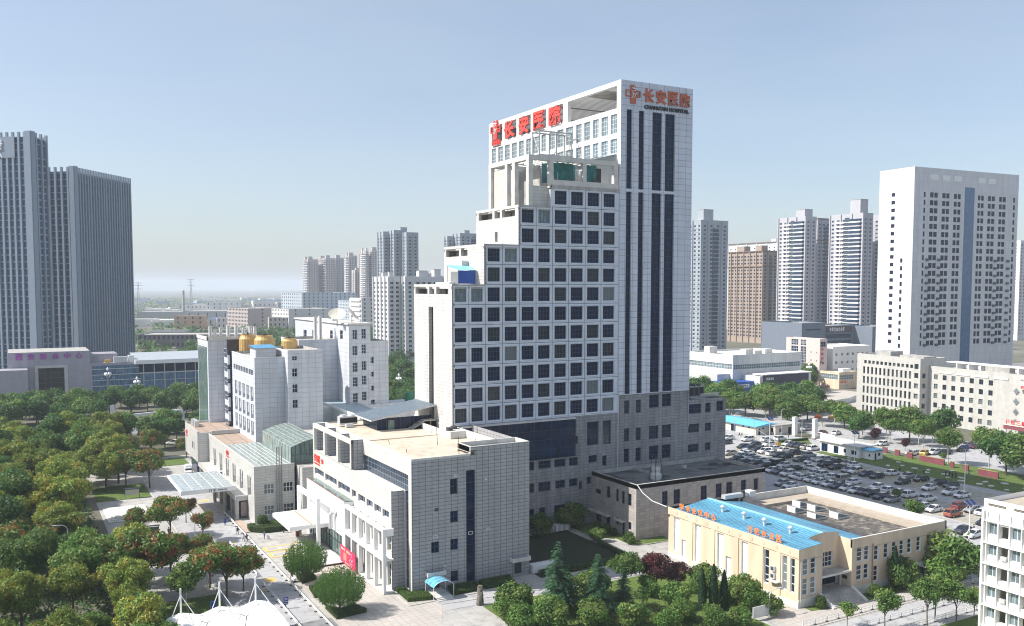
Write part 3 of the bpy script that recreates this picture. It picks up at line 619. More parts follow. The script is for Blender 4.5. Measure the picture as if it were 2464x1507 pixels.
mb = MB(); mb.tube((54.6, 172.5, 5.6), (54.6, 172.5, 8.4), .42, M_LIGHT, 10); mb.tube((54.6, 172.5, 8.4), (54.9, 171.6, 9.1), .42, M_LIGHT, 10); mb.tube((54.9, 171.6, 9.1), (55.4, 170.9, 8.9), .42, M_LIGHT, 10); mb.build('duct', T)
mb = MB()
for i in range(3): mb.box(48.8 + i * .4, 166, 0, 55.4, 178 - i * .0, .14 * (i + 1), CONC_L)
mb.build('entrance_steps', T)
# odd poles, kerbs and lumps of the roof
mb = MB()
for x, y, h in ((75.4, 169.5, 3.2), (70.9, 156.5, 3.4), (63, 161.5, .9), (62.5, 151.5, .8), (70.2, 145.5, 3.4), (80.4, 158, 2.6), (77.5, 153, 1.2)): mb.tube((x, y, ZR - .45), (x - .12, y + .1, ZR - .45 + h), .06, mat('rusty_pole', (.25, .15, .1), .8))
for x, y in ((78.2, 164.5), (76.5, 163)): mb.frus(x, y, ZR + .6, ZR + 1.6, .7, .7, DARKC, 12)
mb.box(71.3, 148.5, ZR - .45, 79.2, 148.9, ZR - .1, ROOFB); mb.build('roof_post', T)
PX, PY = 66.5, 177.6
mb = MB(); mb.box(PX, PY, ZR - .3, 79, PY + .1, ZR + 2.2, G_DARK); mb.box(PX, PY + .1, ZR - .3, PX + .1, 186, ZR + 2.0, G_DARK)
for i in range(12): mb.box(PX + i * 1.05, PY - .05, ZR - .3, PX + .06 + i * 1.05, PY, ZR + 2.2, F_GREY)
for i in range(8): mb.box(PX - .05, PY + i * 1.05, ZR - .3, PX, PY + .06 + i * 1.05, ZR + 2.0, F_GREY)
mb.box(69.0, PY - .08, ZR - .3, 70.4, PY, ZR + 1.7, G_GREEN); mb.build('roof_pavilion', T)
mb = MB(); BLR = mat('slate_blue_metal', (.13, .19, .25), .4, .3, .15)
a, b, c_, d = (64.6, 176.0, 26.2), (79.4, 175.9, 28.6), (79.4, 187, 28.6), (64.6, 187, 26.2)
mb.poly([a, b, c_, d], BLR); mb.poly([(p[0], p[1], p[2] - .3) for p in (d, c_, b, a)], CONC_L); mb.poly([(a[0], a[1], a[2] - .3), (b[0], b[1], b[2] - .3), b, a], CONC_L); mb.poly([(d[0], d[1], d[2] - .3), (a[0], a[1], a[2] - .3), a, d], CONC_L)
for i in range(1, 24):
    x = 64.6 + 14.8 * i / 24; z = 26.2 + 2.4 * i / 24; mb.box(x - .05, 176, z, x + .05, 187, z + .09, M_GREY)
mb.build('pavilion_roof', T)
mb = MB()
for i in range(8): mb.box(73.6 + i * .4, 175.4 - .0, ZR - .3, 79.1, 177.5, ZR - .1 + i * .22, CONC)
mb.build('roof_steps', T); flush(T)
mb = MB(); mb.box(61.2, 186, ZR + .1, 65.2, 187.6, ZR + 1.9, M_LIGHT); mb.box(61.3, 185.95, ZR + .5, 65.1, 186, ZR + 1.6, BLACK)
for x in (62.2, 64.2): mb.frus(x, 186.8, ZR + 1.9, ZR + 2.2, .75, .7, M_LIGHT, 14)
mb.box(62, 184, ZR - .2, 63.6, 185, ZR + .5, M_LIGHT)
mb.alone('rooftop_chiller', 'white twin-fan chiller on the clinic block roof behind its portal frame', 'air conditioner', (63.2, 186.5, ZR))

# ------------------------------------------------------------------ low annexe
T = Thing('annexe', 'two-storey stone-clad annexe with flat grey roof between the tower and the blue-roofed hall', 'annexe', (132, 160, 0))
XA, XB, YA, YC, ZR = 114.7, 151.9, 151.3, 168.0, 11.9
wR = [(121.67, 6.6, 123.2, 9.75), (124.85, 6.6, 126.7, 9.8), (132.5, 6.6, 134.3, 9.77), (136.85, 6.6, 138.7, 9.76), (140.0, 6.85, 141.85, 9.8), (144.47, 7.1, 146.05, 9.8), (148.41, 7.1, 149.8, 9.75)]
wL = [(160.84, 7.05, 162.28, 9.7), (157.65, 6.9, 158.76, 9.7), (155.45, 6.9, 156.6, 9.7), (152.96, 7.0, 154.4, 9.6), (164.44, 7.2, 166.6, 8.3), (152.93, 1.8, 154.1, 3.45), (157.6, 1.8, 158.6, 3.45), (155.35, .1, 156.35, 3.1), (164.25, .1, 166.5, 2.6), (160.8, .1, 162.4, 3.15)]
mb = MB(); mb.face('y', YA, XA, XB, 0, ZR, wR, .3, W_ANX); mb.face('x', XA, YA, YC, 0, ZR, wL, .3, W_ANX); mb.face('X', XB, YA, YC, 0, ZR, [], 0, W_ANX)
t = .35
for a in ((XA, YA, XB, YA + t), (XA, YA + t, XA + t, YC), (XB - t, YA + t, XB, YC), (XA + t, YC - t, XB - t, YC)): mb.box(a[0], a[1], ZR - .9, a[2], a[3], ZR + .08, CONC_L if a[1] == YA else CONC, 'b')
mb.build('wall', T)
mb = MB(); mb.poly([(XA, YA, ZR - .7), (XB, YA, ZR - .7), (XB, YC, ZR - .7), (XA, YC, ZR - .7)], ground_mat('damp_roof', (.20, .21, .20), (.13, .14, .14), .3, (.05, .05, .055), .25)); mb.box(126, 160, ZR - .7, 126.4, 167.6, ZR - .2, CONC); mb.build('roof', T)
for q in wR: win(T, 'y', YA, .3, q, 2, 3, F_DARK, G_DARK)
for q in wL: win(T, 'x', XA, .3, q, 2, 3 if q[3] - q[1] > 2 else 2, F_DARK, G_DARK, name='window' if q[1] > .5 else 'door')
for a, b in ((163.98, 167.8), (160.5, 163.7), (155.0, 157.9)):
    mb = MB(); mb.box(XA - 1.1, a, 3.1, XA, b, 3.25, CONC_L); mb.box(XA - 1.1, a, 3.25, XA - 1, b, 3.7, CONC_L); mb.build('door_awning', T)
mb = MB(); mb.tube((123.2, 155.5, 11.2), (123.2, 155.5, 13.9), .9, M_LIGHT, 12); mb.lathe(123.2, 155.5, [(1.25, 11.6), (1.3, 12.7), (.8, 13.0), (1.05, 13.7), (1.1, 14.3), (0, 14.3)], M_LIGHT, 8)
for a in range(4):
    dx, dy = (1.2, -1.2)[a % 2], (1.2, -1.2)[a // 2]; mb.tube((123.2 + dx, 155.5 + dy - .3, 11.2), (123.2 + dx * .5, 155.5 + dy * .5, 16.6), .07, F_DARK)
for z in (12.5, 14, 15.3, 16.5): mb.tube((122.4, 154.8, z), (124, 154.8, z), .05, F_DARK); mb.tube((122.4, 156.2, z), (124, 156.2, z), .05, F_DARK)
mb.alone('rooftop_tank', 'white water tank inside a steel mast on the annexe roof', 'tank', (123.2, 155.5, 11.2))
mb = MB()
for x, y, s in ((146, 162.5, 1.8), (149, 161, 1.6), (138, 163.5, .7)): mb.box(x - s / 2, y - .5, 11.2, x + s / 2, y + .5, 11.75, DARKC if s > 1 else M_LIGHT)
mb.build('vent_box', T); flush(T)
mb = MB(); ps = [(115.3, 151.25, 12.0), (118.5, 149.5, 11.0), (121.5, 147.8, 10.7), (122.5, 146, 10.3)]
cc = [(114.9, 151.3, 12), (113.9, 148, 11), (113.3, 144, 10.2), (113.6, 139.8, 9.9)]
for p, q in zip(cc[:-1], cc[1:]): mb.tube(p, q, .11, M_LIGHT, 6)
mb.alone('hanging_pipe', 'pale flexible pipe slung from the annexe roof to the cream hall', 'pipe', (114, 146, 10))
# ------------------------------------------------------------------ outpatient building with glass canopy
T = Thing('outpatient_building', 'low pale stone outpatient building with stepped niches beside the ambulance lane', 'outpatient building', (50, 230, 0))
XA, YA, ZR = 46.75, 203.6, 13.2
ow_ = [(48.97, 6.7, 51.27, 9.04), (53.37, 6.8, 55.67, 9.0), (48.97, 1.9, 51.2, 4.04), (53.37, 1.9, 55.7, 4.02)]
nic = [(206.7 + 8 * i, 5.6, 210.2 + 8 * i, 10.3) for i in range(6)]
mb = MB(); mb.face('y', YA, XA, 56.0, 0, ZR, ow_, .3, W_OP); mb.face('x', XA, YA, 257, 0, ZR, nic, 1.0, W_OP); mb.face('y', 199.3, 56.6, 62, 0, 12.9, [], 0, W_OP); mb.face('x', 56.6, 199.3, 204, 0, 12.9, [], 0, W_OP)
for a, z0, b, z1 in nic:
    mb.box(XA + .25, b - 1.1, z1 - 1.2, XA + 1, b, z1, W_OP); mb.box(XA + .25, b - .8, z0 + 1.6, XA + 1, b, z1 - 1.2, W_OP); mb.box(XA + .98, a, z0, XA + 1.02, b, z1, W_OLD)
mb.box(XA, YA, ZR, XA + .3, 257, ZR + .1, CONC_L, 'b'); mb.box(XA + .3, YA, ZR, 56, YA + .3, ZR + .1, CONC_L, 'b'); mb.poly([(56.6, 199.3, 12.8), (70, 199.3, 12.8), (70, 204, 12.8), (56.6, 204, 12.8)], CONC)
mb.face('X', 70, 199.3, 236, 0, 12.9, [], 0, W_OP); mb.build('wall', T)
TERR = ground_mat('brick_terrace', (.42, .32, .25), (.36, .28, .23), .5, seams=(3.4, 3.4, .12))
mb = MB(); mb.poly([(XA + .3, YA + .3, ZR - .25), (70, YA + .3, ZR - .25), (70, 257, ZR - .25), (XA + .3, 257, ZR - .25)], TERR)
mb.box(47.3, 255.6, ZR - .2, 56, 256.1, ZR + .9, W_OP); mb.build('roof', T)
mb = MB(); mb.poly([(XA + .4, YA + .4, ZR + .05), (56, YA + .4, ZR + .05), (56, 236, ZR + .05), (XA + .4, 236, ZR + .05)], glass('roof_glass', (.25, .29, .265), .2, .6))
for i in range(9): mb.box(XA + .4 + i * 1.15, YA + .4, ZR + .05, XA + .46 + i * 1.15, 236, ZR + .11, F_WHITE)
for i in range(22): mb.box(XA + .4, YA + .4 + i * 1.52, ZR + .05, 56, YA + .46 + i * 1.52, ZR + .1, F_WHITE)
mb.build('glass_roof', T)
mb = MB(); F_SAGE = mat('sage_bar', (.42, .46, .44), .5); GG = glass('atrium_glass', (.17, .215, .20), .15, .5); n = 6; pr = [(55.4 + 6.6 * i / n, 16.9 + 1.7 * math.sin(i / n * 1.5)) for i in range(n + 1)]
mb.poly([(55.4, 204.2, ZR), (55.4, 204.2, 16.9), (55.4, 231, 16.9), (55.4, 231, ZR)], GG)
for (a, z), (b, w) in zip(pr[:-1], pr[1:]): mb.poly([(a, 204.2, z), (b, 204.2, w), (b, 231, w), (a, 231, z)], GG); mb.poly([(a, 204.2, ZR - 1), (b, 204.2, ZR - 1), (b, 204.2, w), (a, 204.2, z)], G_GREEN)
for i in range(12):
    y = 204.2 + i * 2.43
    for (a, z), (b, w) in zip(pr[:-1], pr[1:]): mb.tube((a, y, z + .04), (b, y, w + .04), .06, F_SAGE, 4)
    mb.box(55.33, y - .05, ZR, 55.4, y + .05, 16.9, F_SAGE)
for a, z in pr: mb.tube((a, 204.1, z + .05), (a, 231, z + .05), .05, F_SAGE, 4); mb.box(a - .04, 204.12, ZR - 1, a + .04, 204.2, z, F_GREY)
for z in (15, 13.5): mb.box(55.35, 204.1, z, 62, 204.2, z + .07, F_GREY)
mb.build('glass_atrium', T)
for q in ow_: win(T, 'y', YA, .3, q, 3, 2, F_WHITE, G_CURT, bar=.1)
mb = MB()
for x in (51.85, 52.4, 52.95): mb.tube((x, 203.2, 2.2), (x, 203.2, 17.5), .12, M_GREY, 8)
for z in (6, 10, 14.3): mb.box(51.7, 203.3, z, 53.1, 203.4, z + .12, M_GREY)
mb.build('flue_pipe', T)
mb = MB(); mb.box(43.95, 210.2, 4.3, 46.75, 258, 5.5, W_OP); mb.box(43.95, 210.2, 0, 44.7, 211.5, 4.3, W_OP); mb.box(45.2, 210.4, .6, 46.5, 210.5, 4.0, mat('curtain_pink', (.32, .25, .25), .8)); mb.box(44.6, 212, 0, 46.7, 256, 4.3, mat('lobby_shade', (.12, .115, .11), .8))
for i in range(7): mb.box(43.95, 215 + i * 6.6, 0, 44.6, 215.8 + i * 6.6, 4.3, W_OP)
mb.build('porch', T)
mb = MB(); mb.box(43.8, 257, 5.4, 56, 277, 13.55, W_OP); mb.box(45.2, 258.5, 0, 56, 276, 5.4, G_DARK); mb.poly([(44.1, 257.3, 13.56), (56, 257.3, 13.56), (56, 276.7, 13.56), (44.1, 276.7, 13.56)], TERR)
mb.box(43.8, 257, 13.55, 44.1, 277, 14.0, W_OP); mb.box(44.1, 276.7, 13.55, 50.4, 277, 14.1, W_OP)
for q in ((264.5, 8.3, 265.3, 10.2), (262.2, 8.3, 263, 10.2)): mb.box(43.77, q[0], q[1], 43.8, q[2], q[3], G_DARK)
mb.build('upper_wing', T)
mb = MB(); mb.box(32.3, 211.6, 6.9, 44.3, 232.6, 7.5, WHITE); mb.poly([(32.6, 211.9, 7.52), (44.1, 211.9, 7.52), (44.1, 232.3, 7.52), (32.6, 232.3, 7.52)], glass('canopy_glass', (.30, .345, .35), .25, .3))
for i in range(1, 5): mb.box(32.6 + i * 2.3, 211.9, 7.52, 32.7 + i * 2.3, 232.3, 7.58, F_WHITE)
for i in range(1, 8): mb.box(32.6, 211.9 + i * 2.55, 7.52, 44.1, 212 + i * 2.55, 7.57, F_WHITE)
mb.box(32.2, 211.5, 6.7, 44.4, 211.6, 7.7, WHITE)
for y in (217.6, 230.4): mb.frus(43.1, y, 0, 6.9, .45, .45, CONC, 12)
mb.frus(43.9, 221, 0, 6.9, .4, .4, CONC, 12); mb.build('glass_canopy', T)
mb = MB(); rowtext(mb, '门诊', 'x', XA, 233.2, 230.0, 11.4, 12.6, RED, .15, .03, .6); text(mb, 'OUTPATIENT', 'x', XA, 233.2, 229.8, 10.85, 11.15, RED, .1, .01)
mb.build('sign_letters', T); mb = MB(); rowtext(mb, '门诊', 'y', 211.5, 38.2, 40.0, 6.85, 7.5, F_GREY, .06, .02, .6); text(mb, 'OUTPATIENT CLINIC', 'y', 211.5, 40.3, 42.4, 7.0, 7.3, F_GREY, .06)
mb.build('sign_letters', T); mb = MB(); rowtext(mb, '急诊', 'x', 43.8, 275.5, 272.5, 11.0, 12.2, RED, .12, .02, .7); text(mb, 'EMERGENCY', 'x', 43.8, 275.6, 272.3, 10.4, 10.75, RED, .1)
mb.build('sign_letters', T)
mb = MB()
for i in range(5): mb.box(45.0 + .35 * (i % 2), 268.0 + i * 1.3, 13.6, 46.1 + .35 * (i % 2), 268.9 + i * 1.3, 15.3, M_LIGHT)
mb.build('rooftop_condenser', T)
for i, (x, y, z) in enumerate(((49.3, 203.0, .0), (50.4, 203.0, .0), (45.3, 236, 5.5))):
    mb = MB(); mb.box(x, y, z, x + .95, y + .45, z + (.9 if i != 1 else 1.9), M_LIGHT); mb.frus(x + .48, y - .02, z + .45, z + .46, .01, .01, BLACK)
    mb.box(x + .15, y - .02, z + .12, x + .8, y, z + .75, F_GREY); mb.build('air_conditioner', T)

# ------------------------------------------------------------------ old inpatient block
T = Thing('inpatient_block', 'old pale tiled inpatient block with golden cooling towers on its stepped roof', 'hospital block', (66, 255, 0))
def blk(x0, y0, x1, y1, z0, z1, hx=(), hy=(), m=W_OLD, par=.7, d=.4):
    mb.face('x', x0, y0, y1, z0, z1, hx, d, m); mb.face('y', y0, x0, x1, z0, z1, hy, d, m); mb.face('X', x1, y0, y1, z0, z1, [], 0, m); mb.face('Y', y1, x0, x1, z0, z1, [], 0, m)
    mb.poly([(x0, y0, z1 - par), (x1, y0, z1 - par), (x1, y1, z1 - par), (x0, y1, z1 - par)], CONC); t = .3
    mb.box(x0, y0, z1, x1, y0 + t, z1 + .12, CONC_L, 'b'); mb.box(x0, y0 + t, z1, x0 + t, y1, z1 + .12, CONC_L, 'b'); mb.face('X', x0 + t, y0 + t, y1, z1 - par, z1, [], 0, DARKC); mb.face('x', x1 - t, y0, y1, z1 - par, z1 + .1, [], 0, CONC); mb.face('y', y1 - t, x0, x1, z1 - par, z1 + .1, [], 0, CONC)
mb = MB()
hA = [(y, 30.6, y + 2.5, 32.1) for y in (238.2, 241.0, 244.3, 247.2, 250.4, 253.3, 256.4, 259.4)]
hA += [(y, z, y + 3.2, z + 3.9) for y in (238.4, 243.2, 248.0, 252.8, 257.6) for z in (23.6, 19.0, 14.4)]
blk(55, 236.5, 62.85, 264.2, 0, 35.35, hA, (), d=1.1)
for y in (238.4, 243.2, 248.0, 252.8, 257.6):
    for z in (23.6, 19.0, 14.4): mb.box(55.3, y + 2.3, z + 1.1, 56.1, y + 3.2, z + 3.9, W_OLD); mb.box(55.6, y + 1.9, z + 2.4, 56.1, y + 3.2, z + 3.9, W_OLD)
hB = [(64.0, 34.6, 65.35, 35.7), (64.0, 30.3, 65.35, 32.5), (64.0, 26.1, 65.35, 28.3), (64.0, 22.0, 65.35, 24.2)]
blk(62.85, 233.2, 72.15, 252, 0, 37.2, (), hB)
for i in range(5): mb.box(53.9, 264.3, 15.2 + i * 4.1, 55.2, 269.5, 17.9 + i * 4.1, W_OLD)
mb.box(54.5, 264.2, 12, 56, 269, 35.2, G_DARK)
blk(50.5, 275.4, 66, 292, 0, 38.7); mb.box(55, 269.5, 0, 62.8, 275.4, 34, W_OLD); mb.box(50.4, 277, 12, 50.5, 291, 36, G_GREEN); mb.box(50.2, 275.2, 38.2, 66, 275.6, 39.1, CONC_L); mb.box(50.2, 275.2, 38.2, 50.6, 292, 39.1, CONC_L)
mb.box(56, 275.1, 33, 66, 275.4, 38.2, DARKC)
blk(72.15, 255.5, 83.6, 275, 0, 38.5)
hT = [(84.72, 39.0, 86.1, 41.7), (87.4, 39.1, 88.7, 41.9)] + [(84.65, z, 86.1, z + 2.7) for z in (34.4, 29.6, 25.4, 20.8)] + [(87.35, z, 88.7, z + 2.6) for z in (34.8, 30.0, 25.8, 21.2)]
hTx = [(286.7, 37, 290.4, 39.9), (277.4, 37.3, 280.6, 40.2), (259.5, 38.2, 262.4, 40.9), (250.2, 38.7, 253.1, 41.3)]
blk(83.6, 245, 90.05, 300, 0, 43.2, hTx, hT); mb.box(83.1, 244.5, 43.2, 90.5, 300, 43.6, CONC_L)
hR = [(90.1, 31.8, 91.4, 33.6), (90.1, 27.9, 91.4, 29.4), (90.1, 23.8, 91.4, 25.3), (90.1, 19.3, 91.6, 21.2)]
blk(90.05, 246, 95.9, 262, 0, 38.2, (), hR)
# lower sheds between the block and the clinic
SH = mat('pale_green_sheet', (.52, .58, .57), .5, var=.08)
mb.box(66.4, 240.6, 16.4, 77, 252, 20.6, SH); mb.box(77, 218, 16.4, 86, 255.4, 20.4, SH); mb.poly([(77.2, 218.3, 20.45), (85.8, 218.3, 20.45), (85.8, 255.2, 20.45), (77.2, 255.2, 20.45)], mat('blue_grey_roof', (.33, .42, .49), .5, var=.12)); mb.box(77, 218, 20.4, 77.3, 255, 21.0, WHITE); mb.box(85.7, 218, 20.4, 86, 255, 21.0, WHITE)
mb.box(62.9, 212, 0, 90, 240.4, 16.3, W_OP); mb.box(86.1, 244, 0, 100, 246, 20, W_OLD); mb.box(90.1, 246.2, 0, 108, 254, 18.6, W_OLD)
mb.build('wall', T)
for q in hA: win(T, 'x', 55, 1.1, q, 2, 2, F_WHITE, G_CURT)
for q in hB: win(T, 'y', 233.2, .4, q, 2, 2, F_WHITE, G_DARK)
for q in hTx: win(T, 'x', 83.6, .4, q, 2, 2, F_WHITE, G_DARK)
for q in hT: win(T, 'y', 245, .4, q, 2, 3, F_WHITE, G_BLUE)
for q in hR: win(T, 'y', 246, .4, q, 2, 2, F_WHITE, G_DARK)
for i in range(6): win(T, 'x', 53.9, -.02, (264.9, 14.2 + i * 4.1 - 1.2, 268.9, 15.6 + i * 4.1), 3, 2, F_WHITE, G_DARK)
for x, y in ((67.4, 240.6), (71.9, 240.6)): win(T, 'y', 240.6, -.02, (x, 17.2, x + 1.3, 18.5), 2, 1, F_WHITE, G_DARK)
mb = MB(); mb.box(56.2, 240.2, 34.6, 61.5, 246.6, 37.6, W_OLD); mb.poly([(55.8, 239.8, 37.7), (61.9, 239.8, 37.7), (61.9, 247, 38.2), (55.8, 247, 38.2)], mat('steel_blue', (.08, .28, .48), .5)); mb.box(55.8, 239.8, 37.6, 61.9, 247, 37.7, M_GREY); mb.build('roof_hut', T); flush(T)
GOLD = mat('golden_cooling_tower', (.55, .36, .13), .5, var=.12)
for x, y, r, h, w in ((61.3, 271.5, 2.5, 5.2, 'golden cooling tower standing behind the larger twin on the inpatient roof'), (64.5, 264.5, 2.9, 5.2, 'largest golden cooling tower on the inpatient roof'), (68.6, 252.5, 2.2, 2.9, 'squat golden cooling tower beside the grey stair block on the inpatient roof')):
    z = 34.6 if r != 2.2 else 36.5
    mb = MB(); mb.lathe(x, y, [(r, z), (r * 1.01, z + h * .3), (r, z + h * .74), (r * .82, z + h * .90), (r * .80, z + h), (r * .72, z + h), (r * .72, z + h * .92), (0, z + h * .92)], GOLD, 20)
    for j in range(20): a = j * math.pi / 10; mb.tube((x + r * 1.01 * math.cos(a), y + r * 1.01 * math.sin(a), z), (x + r * 1.0 * math.cos(a), y + r * 1.0 * math.sin(a), z + h * .74), .06, GOLD, 4)
    mb.tube((x - r * .7, y, z + h + .1), (x + r * .7, y, z + h + .1), .12, F_DARK); mb.frus(x, y, z + h - .1, z + h + .5, .35, .35, F_DARK, 8)
    mb.alone('cooling_tower', w, 'cooling tower', (x, y, z), 'golden cooling towers')
DISH = mat('dish_cream', (.68, .66, .56), .5)
for x, y, az, t_, r, w in ((82.0, 250.5, -1.9, .9, 2.5, 'round satellite dish facing the camera on the inpatient roof'), (86.8, 251.5, -.5, .7, 2.5, 'tilted satellite dish seen edge-on at the corner of the inpatient roof')):
    mb = MB(); ax_ = Vector((math.cos(az) * math.cos(t_), math.sin(az) * math.cos(t_), math.sin(t_))); a = ax_.orthogonal().normalized(); b = ax_.cross(a); c0 = Vector((x, y, 43.9 + r * .75)); rings = []
    for k in range(5):
        rr_ = r * k / 4; dd = .45 * (k / 4) ** 2
        rings.append([tuple(c0 + ax_ * dd * 1.3 + (a * math.cos(j * math.pi / 9) + b * math.sin(j * math.pi / 9)) * rr_) for j in range(18)])
    for k in range(4):
        for j in range(18): mb.poly([rings[k][j], rings[k][(j + 1) % 18], rings[k + 1][(j + 1) % 18], rings[k + 1][j]], DISH)
    mb.tube((x, y, 42.6), tuple(c0), .15, M_GREY); mb.tube(tuple(c0), tuple(c0 + ax_ * 1.8), .05, M_GREY)
    mb.alone('satellite_dish', w, 'satellite dish', (x, y, 42.6), 'satellite dishes on the roof')
k = 0
for x, y, z, h in ((51.6, 277, 38.6, 3.6), (52.9, 277, 38.6, 2.8), (54.6, 277, 38.6, 3.2), (57.6, 281, 38.6, 3.6), (60, 281, 38.6, 3.6), (62.2, 281, 38.6, 3.0), (63.8, 279, 38.6, 3.4), (64.9, 278, 38.6, 3.2), (77.8, 258, 37.9, 7.3), (79.6, 259, 37.9, 7.5), (84.5, 262, 42.6, 3.2), (86.0, 265, 42.6, 3.0)):
    k += 1; mb = MB(); mb.box(x - .45, y - .35, z, x + .45, y + .35, z + h, CONC_L); mb.box(x - .46, y - .5, z + .6, x - .2, y - .35, z + h - .3, WHITE); mb.box(x + .1, y - .5, z + .6, x + .4, y - .35, z + h - .5, WHITE)
    mb.alone('antenna_cabinet', '%s tall white antenna cabinet along the inpatient roof edge' % ['first', 'second', 'third', 'fourth', 'fifth', 'sixth', 'seventh', 'eighth', 'ninth', 'tenth', 'eleventh', 'twelfth'][k - 1], 'antenna', (x, y, z), 'antenna cabinets along the roof edge')
mb = MB(); mb.frus(109, 262, 17.5, 20.6, 1.5, 1.3, mat('tank_green', (.02, .22, .11), .5), 14); mb.frus(109, 262, 20.6, 21, 1.3, .5, mat('tank_green', (0, 0, 0)), 14); mb.frus(109, 262, 18.8, 19.1, 1.6, 1.6, mat('tank_green', (0, 0, 0)), 14); mb.box(104, 255, 0, 118, 270, 17.5, W_OLD)
mb.alone('green_tank', 'green roof water tank on the low wall left of the tower', 'water tank', (109, 262, 0))

# ------------------------------------------------------------------ cream hall with the blue roof
T = Thing('cream_hall', 'cream rendered hall with bright blue sheet roof and orange rooftop characters', 'hall', (133, 122, 0))
XA, XB, YA, YC, ZR = 113.8, 152.5, 105.3, 139.4, 10.0
lw = [(136.0, 1.5, 137.8, 8.3), (134.0, .9, 135.4, 4.4), (129.8, 1.0, 131.5, 8.3), (123.5, 1.2, 125.2, 8.2), (121.4, .9, 122.9, 4.4), (117.25, 1.2, 118.85, 8.2), (112.05, 2.2, 113.25, 8.2), (107.9, 2.3, 109.0, 8.2), (106.2, 2.3, 107.2, 8.2)]
f1 = [(114.75, 5.4, 116.1, 8.25), (116.6, 5.4, 117.95, 8.25), (114.75, 2.0, 116.1, 4.9), (116.6, 2.0, 117.95, 4.9)]
f2 = [(127.95, 5.8, 129.45, 8.3), (129.85, 5.8, 131.2, 8.3), (127.95, 2.45, 129.45, 5.1), (129.85, 2.45, 131.2, 5.1)]
f2 += [(x, 5.4, x + 1.3, 8.0) for x in (132.45, 135.0, 137.2, 139.25, 141.4, 143.95, 146.8, 149.8)] + [(132.4, 1.6, 133.7, 4.4), (143.5, .4, 145.2, 3.0)]
frec = [(121.0, 4.8, 125.2, 7.5), (119.9, 1.6, 126.3, 4.1)]
mb = MB(); mb.face('x', XA, YA, YC, 0, ZR, lw, .35, W_YEL, WHITE); mb.face('y', YA, XA, 119.45, 0, ZR, f1, .3, W_YEL_SHADE, W_WHITE); mb.face('y', YA, 126.7, XB, 0, ZR, f2, .3, W_YEL_SHADE, W_WHITE)
mb.face('y', 108.2, 119.45, 126.7, 0, ZR, frec, .3, W_YEL_SHADE, W_WHITE); mb.face('X', 119.45, YA, 108.2, 0, ZR, [], 0, W_YEL_SHADE); mb.face('x', 126.7, YA, 108.2, 0, ZR, [], 0, W_YEL); mb.face('X', XB, YA, YC, 0, ZR, [], 0, W_YEL_SHADE); mb.face('Y', YC, XA, XB, 0, ZR, [], 0, W_YEL_SHADE)
for y in (132.0, 125.8, 119.5, 113.4, 109.3):
    mb.box(XA - .14, y, 0, XA - .004, y + 1.0, 8.5, W_YEL)
mb.box(XA - .16, YA - .1, 8.55, XA - .006, YC, ZR + .02, W_YEL); mb.box(XA - .12, YA - .12, 0, XA - .005, YC, 1.0, CONC_L)
for i in range(11): y = 107.0 + i * 2.95; mb.box(XA - .2, y, 8.95, XA - .16, y + .62, 9.6, W_YEL_SHADE); mb.box(XA - .23, y + .18, 9.12, XA - .2, y + .44, 9.42, W_YEL)
mb.box(XA, YA - .06, ZR - 1.9, 119.4, YA, ZR - 1.84, CONC); mb.box(126.8, YA - .06, ZR - 1.9, XB, YA, ZR - 1.84, CONC); mb.box(XA, YA - .1, 0, 119.4, YA - .005, 1.5, CONC_L); mb.box(126.75, YA - .1, 0, XB, YA - .005, 1.5, CONC_L)
# parapets
mb.poly([(XA, YA + .02, 9.99), (119.45, YA + .02, 9.99), (119.45, YA + .02, 10.4)], W_YEL_SHADE); mb.poly([(119.45, YA + .02, 9.9), (119.45, 108.2, 9.9), (119.45, 108.2, 10.4), (119.45, YA + .02, 10.4)], W_YEL_SHADE); mb.poly([(119.45, 108.21, 9.99), (126.7, 108.21, 9.99), (126.7, 108.21, 10.7), (122.9, 108.21, 11.15), (119.45, 108.21, 10.75)], W_YEL_SHADE)
t = .35
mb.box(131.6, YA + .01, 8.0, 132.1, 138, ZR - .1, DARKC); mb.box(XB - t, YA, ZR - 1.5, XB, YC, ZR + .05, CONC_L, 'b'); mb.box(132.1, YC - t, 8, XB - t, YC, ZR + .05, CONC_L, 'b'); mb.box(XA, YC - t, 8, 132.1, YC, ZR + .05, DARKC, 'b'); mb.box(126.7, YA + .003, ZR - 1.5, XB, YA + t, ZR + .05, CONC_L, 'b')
mb.build('wall', T)
CORR = tile('blue_corrugated_sheet', (.15, .43, .62), 4.5, .62, .22, (.045, .20, .34), .07, .45, .5, .4)
mb = MB(); zr = 10.95
mb.poly([(XA + .05, YA + .05, 9.98), (119.45, YA + .05, 10.4), (119.45, 138, 10.4), (XA + .05, 137.5, 9.98)], CORR); mb.poly([(119.45, 108.3, 10.4), (122.9, 108.3, zr), (122.9, 138, zr), (119.45, 138, 10.4)], CORR)
mb.poly([(122.9, 108.3, zr), (126.7, 108.3, 10.0), (126.7, 138, 10.0), (122.9, 138, zr)], CORR); mb.poly([(126.7, YA + .4, 10.0), (131.6, YA + .4, 9.4), (131.6, 137.5, 9.4), (126.7, 137.5, 10.0)], CORR)
mb.box(122.6, 108.3, zr - .05, 123.2, 138, zr + .1, mat('pale_blue_ridge', (.30, .60, .78), .4))
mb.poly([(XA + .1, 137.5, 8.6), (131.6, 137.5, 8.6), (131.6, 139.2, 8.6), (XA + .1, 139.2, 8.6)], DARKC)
mb.build('blue_roof', T)
RT = ground_mat('patchy_felt_roof', (.15, .14, .125), (.055, .05, .048), 1.2, (.27, .24, .2), .8)
mb = MB(); mb.poly([(132.1, YA + .3, 8.1), (XB - t, YA + .3, 8.1), (XB - t, YC - t, 8.1), (132.1, YC - t, 8.1)], RT)
